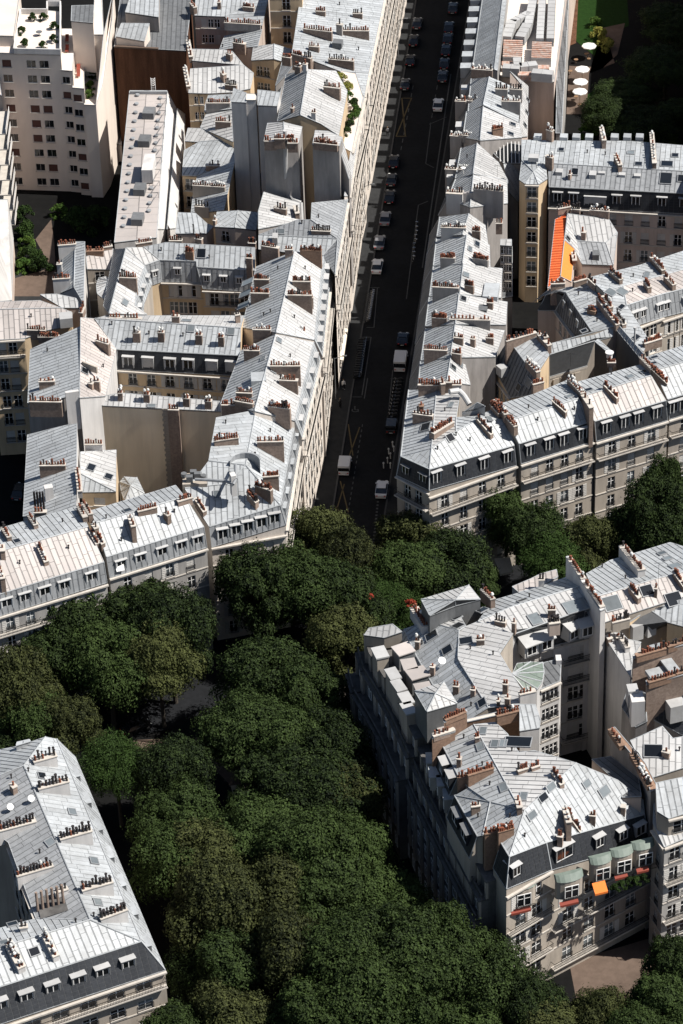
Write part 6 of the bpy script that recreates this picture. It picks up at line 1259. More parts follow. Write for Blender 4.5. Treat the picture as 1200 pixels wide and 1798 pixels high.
# right edge facade pieces
b = Building('apartment_building', 'narrow white classical front with an arched dormer at the right edge', {
    'a': T13(1095, 290, 19.5), 'b': T13(1135, 375, 18.8), 'c': T13(1260, 320, 18.8), 'd': T13(1260, 150, 21), 'e': T13(1100, 170, 21)}, 'stone_grey', group=GC)
b.plane('a b c d e', 'w'); b.fac['b c'] = dict(c=2, mg=.6, gap=.7, w=1.5, h=2.1, pal='wws', bal=(1, 3)); b.fac['a b'] = dict(c=1, mg=.2, gap=2.5, w=.9, h=2.0, pal='w'); b.finish()
b = mono('curved_dormer', 'domed zinc dormer roof above the arched window at the right edge', T13, ((1110, 250, 22), (1150, 275, 22), (1245, 245, 22), (1245, 120, 24), (1105, 150, 24)), 'z', 'stone', group=GC, base=17); b.fac['b c'] = dict(c=1, gap=.8, w=2.2, h=1.9, n=1, pal='w'); b.finish()
# ================= lower left building =================
b = Building('apartment_building', 'hipped zinc roof with slanted pot rows and slate attic in the lower left corner', {
    'r': T14(475, 1098, 23.8), 'r0': T14(125, 285, 23.8), 'ne': T14(300, 145, 21.4), 'n1': T14(240, 133, 22.2), 'n2': T14(100, 180, 22.2), 'n3': T14(-150, 230, 22), 'se': T14(745, 1212, 20.8), 'sw': T14(-150, 1500, 20.8), 'sr': T14(-150, 1290, 23.8),
    'i0': T14(-150, 395, 23.0), 'i1': T14(45, 690, 22), 'i2': T14(190, 1090, 22), 'i3': T14(-150, 1180, 22), 'i4': T14(-150, 540, 22.0)}, 'stone', group='apartment buildings in the lower left', sw=.8)
b.set('em', T14(775, 1185, 20.9)); b.set('nm', T14(318, 143, 21.2))
b.plane('r r0 n1 ne se', 'z').plane('r se sw sr', 'z').plane('r sr i3 i2', 'z').plane('r i2 i1 i4 i0 r0', 'g').plane('r0 i0 n3 n2 n1', 'z')
b.mansard('ne se sw', 3.5, 2.1, 'zs'); b.fac['se_ sw_'] = dict(sp=3.7, gap=.5, w=1.9, h=1.5, fl=3.1, bal=(0, 2), pal='w'); b.fac['sw_ se_'] = b.fac['se_ sw_']
b.fac['i1 i2'] = dict(sp=2.8, gap=1.2, w=1.2, h=2.0, pal='wbs'); b.fac['i2 i1'] = b.fac['i1 i2']
b.finish(); b.dormers('ne se', ts=(.07, .21, .34, .47, .60, .73, .86), w=1.8, h=1.5, kind='z', low=.9, cheek='zinc_dark', up=.9)
b.dormers('se sw', ts=(.13, .27, .41, .55, .68, .82), w=1.5, h=1.9, kind='w', low=.5, cheek='zinc_dark', up=.7)
wk = dict(h=.9, m='plaster_white', pot='k', th=.9, rows=2)
ch(b, T14, (175, 258, 295, 225, 6), (200, 400, 360, 360, 9), (315, 665, 480, 620, 10), (430, 935, 590, 890, 9), (525, 1085, 665, 1035, 8), (-20, 625, 185, 570, 12), (85, 860, 275, 805, 11), **wk)
ch(b, T14, (105, 1135, 145, 1130, 2, dict(h=.8, m='plaster_white', pot='k')), (235, 1170, 295, 1290, 7, dict(h=1.3, m='plaster_white', pot='w', th=.7)), (45, 1215, 115, 1350, 8, dict(h=1.3, m='plaster_white', pot='w', th=.9, rows=2)), (60, 380, 80, 400, 1, dict(h=1.4)), (290, 950, 355, 930, 3, dict(h=.8, m='plaster_white', pot='k')))
for x, y, p in ((220, 340, False), (380, 530, True), (495, 788, True), (515, 1007, True), (66, 1122, False), (180, 1265, False), (25, 1218, True), (265, 690, True)): b.skylight(*T14(x, y), 1.3, 1.1, p)
for x, y in ((150, 315), (210, 745), (400, 1110), (60, 350), (495, 1078)): b.vent(*T14(x, y))
mb = MB(); mb.cyl((0, 0), .05, .42, .9, 1.1, 16); mb.tube((0, 0, 0), (0, 0, 1), .05, 5); o = mb.build('satellite_dish', 'white_paint'); o.location = b.hit(*T14(150, 465)); o.rotation_euler = (.6, .5, 0); tag(o, 'white satellite dish above the inner slope of the lower left roof', 'satellite dish')
o2 = o.copy(); COL.objects.link(o2); o2.location = b.hit(*T14(40, 510)); tag(o2, 'grey white dish lower down, by the cut terrace of the lower left roof', 'satellite dish')
mb = MB()
for k in range(6): p = b.hit(*T14(200+k*27, 1050-k*8)); mb.tube(p-Vector((0, 0, .3)), p+Vector((0, 0, 2.9)), .16, 8)
tag(mb.build('flue_cluster', 'brick_stack'), 'cluster of six tall brown flue pipes in the lower left roof hollow', 'flues')
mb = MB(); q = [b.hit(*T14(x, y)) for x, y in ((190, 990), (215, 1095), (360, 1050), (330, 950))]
mb.face([p+Vector((0, 0, .12)) for p in q]); mb.build('hollow_shade_sheet', 'stone_shaded', b.root).location = -b.c  # flat dark sheet over the slope; its colour stands for a hollow's shade
mono('party_parapet', 'small zinc parapet blocks at the back of the lower left roof', T14, ((85, 178, 23), (160, 155, 23), (155, 145, 23), (90, 160, 23)), 'z', 'zinc_grey_shade', base=20).finish()
# big court facade of the rear court (lower right block), pink grey
b = mono('apartment_building', 'bowed pale court facade with balconies facing the viewer', D3, ((200, 1120, 20.4), (335, 1062, 20.4), (345, 905, 20.8), (220, 935, 20.8)), 'd', 'plaster_white', group=GC)
b.fac['a b'] = dict(c=2, mg=.2, gap=.5, w=1.2, h=2.0, pal='w'); b.finish()
mb = MB(); p = W(*D3(322, 905), 20.8); mb.box(p.x-.35, p.x+.35, p.y-1.2, p.y, 3, 21.4); tag(mb.build('drain_pilaster', 'plaster_white'), 'tall white pilaster between bowed front and rear court wall', 'pilaster')
# plants on long balcony of third boulevard building
# ================= ground, street =================
def sheet(name, pts, z, m, kind='structure', label=None):
    mb = MB(); P = [W(px, py, z) for px, py in pts]
    if area([(p.x, p.y) for p in P]) < 0: P.reverse()
    mb.face(P); return tag(mb.build(name, m), label, None, None, kind)
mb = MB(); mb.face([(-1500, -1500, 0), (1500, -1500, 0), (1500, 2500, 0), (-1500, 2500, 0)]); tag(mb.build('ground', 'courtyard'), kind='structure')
def line2(pA, pB, off0, off1, z0, z1, name, m, kind='structure'):
    A, B = W(*pA), W(*pB); ax = (B-A).normalized(); ay = Vector((-ax.y, ax.x, 0)); mb = MB(); mb.obox(A, ax, ay, 0, (B-A).length, off0, off1, z0, z1); return tag(mb.build(name, m), kind=kind)
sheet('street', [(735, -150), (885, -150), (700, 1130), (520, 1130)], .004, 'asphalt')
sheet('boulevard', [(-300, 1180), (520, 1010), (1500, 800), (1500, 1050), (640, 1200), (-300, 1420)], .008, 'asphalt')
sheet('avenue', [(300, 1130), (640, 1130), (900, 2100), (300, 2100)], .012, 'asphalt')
# left pavement, kerb at the traced line
KA, KB = (751, -130), (574, 950)
line2(KA, KB, -4.4, 0, 0, .12, 'pavement', 'pavement'); line2(KA, KB, 0, .25, 0, .13, 'kerb', 'kerb')
RA, RB = (848, -130), (668, 960)
line2(RA, RB, -.25, 0, 0, .13, 'kerb', 'kerb'); line2(RA, RB, 0, 3.0, 0, .12, 'pavement', 'pavement')
for pts, m in (([(300, 1310), (345, 1318), (420, 1395), (425, 1370), (350, 1295), (230, 1300)], 'sand_path'), ([(225, 1300), (285, 1300), (290, 1320), (240, 1325)], 'sand_path'), ([(1070, 1722), (1170, 1700), (1200, 1740), (1100, 1765)], 'sand_path'), ([(1000, 1690), (1300, 1600), (1300, 1900), (1040, 1900)], 'sand_path')):
    sheet('path', pts, .02, m)
o = sheet('path', [(600, 790+0), (605, 790), (605, 792), (600, 792)], .03, 'sand_path'); bpy.data.objects.remove(o)
# road markings
def marks(name, segs, w=.14, m='paint_line', z=.022):
    mb = MB()
    for (x0, y0), (x1, y1) in segs:
        A, B = W(x0, y0), W(x1, y1); ax = (B-A).normalized(); ay = Vector((-ax.y, ax.x, 0))*w/2; u = Vector((0, 0, z)); mb.face([A-ay+u, B-ay+u, B+ay+u, A+ay+u])
    return tag(mb.build(name, m), kind='structure')
def dashes(p, q, n, f=.5): return [((p[0]+(q[0]-p[0])*k/n, p[1]+(q[1]-p[1])*k/n), (p[0]+(q[0]-p[0])*(k+f)/n, p[1]+(q[1]-p[1])*(k+f)/n)) for k in range(n)]
marks('yellow_cross_marking', [((706, 172), (712, 238)), ((723, 172), (696, 239)), ((706, 172), (724, 172)), ((695, 239), (714, 239))], .22, 'paint_yellow')
marks('yellow_cross_marking', [((612, 745), (620, 800)), ((632, 750), (612, 805)), ((605, 850), (590, 900)), ((598, 845), (612, 900)), ((590, 890), (610, 915))], .18, 'paint_yellow')
marks('parking_line', dashes((726, 150), (703, 270), 9) + dashes((777, 100), (757, 215), 7) + dashes((637, 745), (610, 910), 18) + [((663, 505), (657, 575)), ((644, 575), (657, 575)), ((645, 505), (667, 505)), ((754, 218), (785, 205)), ((757, 215), (748, 287)), ((748, 287), (762, 294)), ((735, 360), (714, 525)), ((735, 360), (752, 353)), ((635, 592), (652, 592)), ((652, 592), (636, 694)), ((618, 697), (636, 697)), ((646, 664), (640, 700)), ((690, 650), (683, 720)), ((686, 665), (703, 665))])
marks('cycle_lane_line', [((792, 130), (742, 470))], .2)
marks('centre_dots', dashes((664, 880), (650, 1010), 22, .45), .3)
# disabled-bay wheelchair symbol, white
c = W(624, 720, .022); mb = MB()
for k in range(10):
    a0, a1 = pi*.75+2*pi*.72*k/10, pi*.75+2*pi*.72*(k+1)/10
    mb.face([c+Vector((cos(a)*r, sin(a)*r, 0)) for a, r in ((a0, .42), (a1, .42), (a1, .55), (a0, .55))])
mb.box(c.x-.1, c.x+.05, c.y, c.y+.75, .022, .026); mb.box(c.x-.1, c.x+.45, c.y+.0, c.y+.12, .022, .026); mb.box(c.x+.4, c.x+.55, c.y-.45, c.y+.1, .022, .026); mb.cyl((c.x-.03, c.y+.95), .14, .14, .02, .026, 8)
tag(mb.build('wheelchair_symbol', 'paint_line'), 'white wheelchair symbol painted on the parking bay', 'road marking')
# ================= vehicles =================
def car(px, py, body, label, rz=None, L=4.3, Wd=1.8, H=1.45, van=False, roof_dark=True, taxi=False):
    p = W(px, py, .02); A, B = W(*KA), W(*KB); dirv = (A-B).normalized(); ang = math.atan2(dirv.y, dirv.x) if rz is None else rz
    o = empty('parked_van' if van else 'parked_car', p, ang, label, 'van' if van else 'car')
    # body side profile (x forward)
    if van: low = [(-.5, .35), (-.5, .95), (-.49, 1.0), (.34, 1.0), (.47, .92), (.5, .7), (.5, .35)]; cab = [(-.485, 1.0), (-.47, H), (.18, H+.02), (.34, 1.0)]
    else: low = [(-.5, .3), (-.5, .72), (-.46, .88), (-.3, .92), (.2, .92), (.42, .80), (.5, .62), (.5, .3)]; cab = [(-.40, .90), (-.27, H-.04), (-.02, H), (.06, H-.03), (.24, .90)]
    hw = Wd/2; mb = MB()
    for pr, wl, wh in ((low, hw, hw*.97),):
        S = [[(x*L, s*(wl if z < .8 else wh)*(.86 if abs(x) > .47 else 1), z) for x, z in pr] for s in (-1, 1)]
        n = len(pr)
        for i in range(n): j = (i+1) % n; mb.face([S[0][i], S[0][j], S[1][j], S[1][i]])
        mb.face(S[0][::-1]); mb.face(S[1])
    me_ = mb.mesh('body', body); link('body', me_, o)
    mb = MB(); n = len(cab); top = .80 if not van else .92
    S = [[(x*L, s*hw*(.93 if z < 1.02 else top), z) for x, z in cab] for s in (-1, 1)]
    for i in range(n-1): mb.face([S[0][i], S[0][i+1], S[1][i+1], S[1][i]])
    mb.face(S[0]); mb.face(S[1][::-1]); link('cabin_glass', mb.mesh('cabin_glass', 'glass'), o)
    # roof panel
    mb = MB(); tops = [c_ for c_ in cab if c_[1] > 1.1]; x0, x1 = tops[0][0]*L, tops[-1][0]*L
    if van: mb.box(x0-.02, x1+.1, -hw*.95, hw*.95, H-.75, H+.06)
    else: mb.box(x0+.1, x1-.05, -hw*.74, hw*.74, H-.05, H+.03)
    link('roof', mb.mesh('roof', body), o)
    for s in (-1, 1):
        for x in (-.31, .31):
            mb = MB(); b0 = len(mb.v)
            mb.tube((x*L, s*(hw-.2), .32), (x*L, s*(hw+.02), .32), .33, 12); link('wheel', mb.mesh('wheel', 'rubber'), o)
        mb = MB(); mb.box(L*.44, L*.497, s*hw*.6-.16, s*hw*.6+.16, .6, .72); link('headlight', mb.mesh('headlight', 'pot_white'), o)
        mb = MB(); mb.box(-L*.5-.01, -L*.47, s*hw*.66-.12, s*hw*.66+.12, .62, .78); link('tail_light', mb.mesh('tail_light', 'red_plastic'), o)
        mb = MB(); mb.box(L*.2, L*.24, s*(hw+.02)-.08, s*(hw+.02)+.1, .9, 1.02); link('wing_mirror', mb.mesh('wing_mirror', body), o)
    mb = MB(); mb.box(-L*.505, -L*.5, -.25, .25, .45, .56); link('number_plate', mb.mesh('number_plate', 'white_paint'), o)
    return o
car(770, 188, 'car_white', 'white saloon parked alone on the right side of the shaded street')
car(663, 472, 'car_white', 'gleaming white hatchback parked by the left kerb')
car(667, 430, 'car_silver', 'silver car parked directly behind the gleaming white hatchback')
car(677, 388, 'car_silver', 'grey estate with pale roof third from the white hatchback'); car(685, 350, 'car_black', 'black car with faint roof shine between two dark cars by the left kerb')
car(692, 288, 'car_black', 'black people carrier near the yellow cross marking'); car(727, 75, 'car_black', 'black car in shade beyond the yellow cross on the left'); car(733, 45, 'car_grey', 'dark van-like car furthest up the left kerb')
car(778, 138, 'car_grey', 'small dark car with grey roof parked ahead of the white saloon'); car(784, 92, 'car_black', 'black compact car near the top on the right kerb'); car(789, 52, 'car_black', 'dark saloon second from the top on the right kerb'); car(796, 18, 'car_grey', 'dark car at the very top on the right kerb')
car(708, 600, 'car_black', 'black city car tucked behind the white delivery van', L=3.6)
car(704, 640, 'van_white', 'large white delivery van standing against the right kerb', van=True, L=5.2, Wd=2.0, H=2.0)
car(606, 824, 'van_white', 'small white van beside the faded yellow crosses', van=True, L=4.2, Wd=1.85, H=1.85)
car(671, 864, 'car_white', 'white car with black windscreen at the dotted centre line', L=4.2)
car(688, 755, 'car_grey', 'dim grey box van at the far end of the pale line', van=True, L=3.2, Wd=1.6, H=1.7)
car(240, 1283, 'car_black', 'black car glinting in the dark gap between the trees', rz=R(30)); car(35, 868, 'car_grey', 'dark car in the shaded yard at the left edge', rz=R(80)); car(475, 1790, 'car_silver', 'pale car half hidden under the foreground trees', rz=R(80))
for (x, y), lb in zip(((688, 320), (721, 110), (712, 152), (803, -8), (781, 116), (787, 72)), ('dark car between the people carrier and the black car by the left kerb', 'dark car just before the yellow cross on the left kerb', 'dark car touching the far end of the yellow cross', 'dark car half cut by the top edge on the right kerb', 'dark car wedged in front of the small grey-roofed car', 'dark car between two compact cars on the right kerb')):
    car(x, y, 'car_black' if x % 2 else 'car_grey', lb, L=4.0)
# scooters and hire bikes
def scooter():
    m_ = MB(); m_.tube((-.6, 0, .28), (-.6, 0, .29), .001, 3)
    for x in (-.62, .62): m_.tube((x, -.06, .27), (x, .06, .27), .27, 10, 0)
    m_.box(-.75, .0, -.16, .16, .35, .72, 1); m_.box(-.7, .05, -.14, .14, .72, .82, 0); m_.box(-.0, .45, -.17, .17, .28, .36, 1); m_.box(.42, .5, -.2, .2, .35, .95, 1); m_.tube((.55, 0, .3), (.42, 0, 1.02), .04, 5, 2); m_.tube((.42, -.3, 1.02), (.42, .3, 1.02), .025, 5, 2)
    return m_.mesh('scooter', 'rubber', 'car_grey', 'chrome')
def bike():
    m_ = MB()
    for x in (-.52, .52):
        for k in range(12):
            a0, a1 = 2*pi*k/12, 2*pi*(k+1)/12; m_.tube((x+.33*cos(a0), 0, .34+.33*sin(a0)), (x+.33*cos(a1), 0, .34+.33*sin(a1)), .028, 4, 0)
    for p, q in (((-.52, 0, .34), (-.1, 0, .32)), ((-.1, 0, .32), (.38, 0, .75)), ((-.1, 0, .32), (-.22, 0, .85)), ((-.22, 0, .8), (.38, 0, .78)), ((.52, 0, .34), (.36, 0, 1.0)), ((.36, -.26, 1.0), (.36, .26, 1.0))): m_.tube(p, q, .035, 5, 1)
    m_.box(-.35, -.1, -.07, .07, .85, .92, 0); m_.box(.42, .62, -.14, .14, .75, .95, 1)
    return m_.mesh('bicycle', 'rubber', 'chrome')
sm_, bm_ = scooter(), bike()
for k in range(17):
    t = k/16; o = link('bicycle', bm_); o.location = W(652-8*t, 518+50*t, .02); o.rotation_euler = (0, .0, R(8)); tag(o, '%s hire bicycle in the white-outlined dock, counted down the street' % ORD[k], 'bicycle', 'hire bicycles in their dock')
rnd = random.Random(4)
for k in range(16):
    t = k/15; o = link('scooter', sm_); o.location = W(638-9*t, 602+62*t, .02); o.rotation_euler = (0, .1, R(10)+rnd.uniform(-.2, .2)); tag(o, '%s dark scooter below the bicycle dock, counted down the street' % ORD[k], 'scooter', 'scooters by the left kerb')
for k in range(11):
    t = k/10; o = link('scooter', sm_); o.location = W(700-10*t, 672+62*t, .02); o.rotation_euler = (0, .1, R(190)+rnd.uniform(-.2, .2)); tag(o, '%s dark scooter behind the delivery van, counted from the van' % ORD[k], 'scooter', 'scooters behind the delivery van')
for k in range(9):
    t = k/8; o = link('bicycle', bm_); o.location = W(732-6*t, 400+60*t, .14); o.rotation_euler = (0, 0, R(75)+rnd.uniform(-.3, .3)); tag(o, '%s bicycle by the long pale line on the right, counted down the street' % ORD[k], 'bicycle', 'bicycles on the right pavement')
# bollard globes and posts
bm2 = MB(); bm2.cyl((0, 0), .09, .07, 0, .9, 8); bm2.cyl((0, 0), .16, .1, .88, 1.05, 8); bme = bm2.mesh('bollard', 'pot_white')
for k, (x, y) in enumerate(((690, 785), (692, 793), (683, 797), (686, 805), (681, 813), (674, 822), (686, 822))):
    o = link('bollard', bme); o.location = W(x, y, .02); tag(o, '%s pale round-topped bollard at the street corner, counted down the street' % ORD[k], 'bollard', 'bollards at the street corner')
# pedestrians
def person(px, py, label, top, legs='car_black', z=.13, face=0.0):
    p = W(px, py, z); bm = bmesh.new()
    J = [((0, 0, .95), .15), ((0, 0, 1.15), .13), ((0, 0, 1.38), .17), ((0, 0, 1.50), .065), ((.01, 0, 1.60), .095), ((.01, 0, 1.72), .09),
         ((0, .1, .88), .10), ((.12, .1, .5), .07), ((.1, .1, .08), .05), ((.24, .1, .04), .045), ((0, -.1, .88), .10), ((-.08, -.1, .5), .07), ((-.2, -.1, .1), .05), ((-.08, -.1, .04), .045),
         ((0, .2, 1.40), .06), ((-.06, .27, 1.14), .045), ((.08, .28, .92), .035), ((.12, .28, .84), .03), ((0, -.2, 1.40), .06), ((.1, -.27, 1.15), .045), ((.24, -.26, .98), .035), ((.3, -.26, .92), .03)]
    E = [(0, 1), (1, 2), (2, 3), (3, 4), (4, 5), (0, 6), (6, 7), (7, 8), (8, 9), (0, 10), (10, 11), (11, 12), (12, 13), (2, 14), (14, 15), (15, 16), (16, 17), (2, 18), (18, 19), (19, 20), (20, 21)]
    me = bpy.data.meshes.new('person'); me.from_pydata([j[0] for j in J], E, []); o = bpy.data.objects.new('person', me); COL.objects.link(o)
    md = o.modifiers.new('s', 'SKIN'); 
    for i, j in enumerate(J): me.skin_vertices[0].data[i].radius = (j[1], j[1]); me.skin_vertices[0].data[i].use_root = i == 0
    o.modifiers.new('u', 'SUBSURF').levels = 1
    me.materials.append(MATS[top]); o.location = p; o.rotation_euler = (0, 0, face); tag(o, label, 'person')
    for nm, m_, (z0, z1, r) in (('trousers', legs, (.1, .95, 0)), ('hair', 'wood', (1.66, 1.8, .1))):
        mb = MB()
        if nm == 'hair': mb.cyl((0, 0), .105, .06, 1.68, 1.83, 8)
        else:
            mb.tube((0, .1, .95), (.12, .1, .5), .13, 7, 0, .09); mb.tube((.12, .1, .5), (.1, .1, .1), .09, 7, 0, .07); mb.tube((0, -.1, .95), (-.08, -.1, .5), .13, 7, 0, .09); mb.tube((-.08, -.1, .5), (-.2, -.1, .12), .09, 7, 0, .07)
        mb.build(nm, m_, o)
person(604, 683, 'pedestrian in a white top walking on the left pavement', 'white_paint', face=R(-80)); person(681, 238, 'pedestrian in a grey shirt on the left pavement near the yellow cross', 'car_silver', face=R(100))
person(598, 716, 'pedestrian in black nearer the corner on the left pavement', 'car_black', face=R(80)); person(562, 780, 'dark clothed pedestrian close to the sunlit house wall', 'car_grey', face=R(80))
# cafe awnings
def flat_awning(pts, z0, z1, m, label):
    P = [W(x, y, z) for (x, y), z in zip(pts, (z0, z0, z1, z1))]; mb = MB(); mb.face(P); mb.face([p-Vector((0, 0, .06)) for p in P[::-1]]); mb.face([P[2], P[3], P[3]-Vector((0, 0, .35)), P[2]-Vector((0, 0, .35))]); tag(mb.build('awning', m), label, 'awning')
flat_awning(((598, 575), (592, 630), (603, 632), (611, 577)), 4.2, 3.4, 'awning_cream', 'long cream shop awning over the left pavement')
flat_awning(((868, 980), (896, 978), (902, 1003), (878, 1008)), 4.2, 3.3, 'awning_cream', 'cream cafe awning glimpsed between the boulevard trees')
flat_awning(((405, 1380), (418, 1378), (424, 1390), (410, 1396)), 3.4, 3.0, 'awning_cream', 'small cream kiosk awning in the dark gap of the avenue trees')
# ================= foliage =================
def crown_mesh(seed, R_, H_, n, leaf, lobes=26, m='leaf', size=.30):
    rnd = random.Random(seed); L_ = []; wt = []
    for k in range(lobes):
        q = math.sqrt(rnd.random()); u = math.sqrt(max(0, 1-q*q))*rnd.uniform(.75, 1.05)-.35; u = u if rnd.random() < .8 else -.45; a = rnd.uniform(0, 2*pi); r = rnd.choice((.16, .22, .28, .36, .44))*R_*rnd.uniform(.9, 1.15)
        L_.append((Vector((q*cos(a)*R_*.78, q*sin(a)*R_*.78, u*H_*.52+rnd.uniform(-.05, .05)*H_)), r)); wt.append(r*r)
    pick = rnd.choices(range(lobes), wt, k=n); v, f = [], []
    for k in range(n):
        c, r = L_[pick[k]]
        d = Vector((rnd.gauss(0, 1), rnd.gauss(0, 1), rnd.gauss(.45, 1))).normalized()
        rr = r*(1-abs(rnd.gauss(0, .16))) * (1+.22*math.sin(d.x*7+c.x*3)*math.sin(d.y*6+c.y*2))
        if rnd.random() < .06: rr *= rnd.uniform(1.05, 1.3)
        p = c+Vector((d.x*rr, d.y*rr, d.z*rr*.8))
        nn = (d+Vector((rnd.gauss(0, .33), rnd.gauss(0, .33), rnd.gauss(.1, .3)))).normalized(); a = nn.orthogonal().normalized(); a.rotate(Matrix.Rotation(rnd.uniform(0, 6.28), 3, nn)); b_ = nn.cross(a)
        s = size*rnd.uniform(.6, 1.4); s2 = s*rnd.uniform(.55, .9); i = len(v)
        v += [tuple(p-a*s), tuple(p-b_*s2+nn*.06), tuple(p+a*s), tuple(p+b_*s2+nn*.05)]; f.append((i, i+1, i+2, i+3))
    me = bpy.data.meshes.new('crown'); me.from_pydata(v, [], f); me.materials.append(MATS[m]); me.update(); return me
def trunk_mesh(seed, R_, H_):
    rnd = random.Random(seed); mb = MB(); z0 = H_*.45
    mb.tube((0, 0, 0), (.1, .1, z0), .38, 8, 0, .28)
    for k in range(6):
        a = k*1.05+rnd.uniform(-.3, .3); q = Vector((cos(a)*R_*.35, sin(a)*R_*.35, z0+H_*.22)); mb.tube((.1, .1, z0-.6), q, .2, 6, 0, .11)
        for e in range(2):
            a2 = a+rnd.uniform(-.6, .6); mb.tube(q, q+Vector((cos(a2)*R_*.35, sin(a2)*R_*.35, H_*.18)), .1, 5, 0, .04)
    return mb.mesh('trunk', 'bark')
TB = {}
for i in range(4): TB['leaf', i] = crown_mesh(i+1, 6.6, 11.0, 38000, 0, 44, 'leaf', .165)
for i in range(2): TB['leaf_olive', i] = crown_mesh(i+11, 6.6, 11.0, 34000, 0, 40, 'leaf_olive', .17)
TB['leaf_fresh', 0] = crown_mesh(21, 6.6, 10.0, 34000, 0, 70, 'leaf_fresh', .13)
TR = [trunk_mesh(i, 6, 17) for i in range(3)]
tcount = 0
def tree(px, py, r=6.0, h=16.0, kind='leaf', label=None, group='plane trees along the boulevards'):
    """px, py is the middle of the crown in the survey picture, h its total height"""
    global tcount
    h = h+random.Random(int(px*7+py)).uniform(-2, 2); r *= .9; zc = h*.68; p = W(px, py, zc); k = tcount; tcount += 1
    o = empty('plane_tree', (p.x, p.y, 0), 0, label, 'tree', group)
    n = {'leaf': 4, 'leaf_olive': 2, 'leaf_fresh': 1}[kind]; s = r/6.0
    M = Matrix.Translation((0, 0, zc)) @ Matrix.Rotation(k*2.4, 4, 'Z') @ Matrix.Diagonal((s, s, h/16*.95, 1)); link('crown', TB[kind, k % n], o, M)
    link('trunk', TR[k % 3], o, Matrix.Rotation(k*1.7, 4, 'Z') @ Matrix.Diagonal((s, s, zc/17*1.35, 1)))
GT = 'plane trees of the dense avenue canopy'
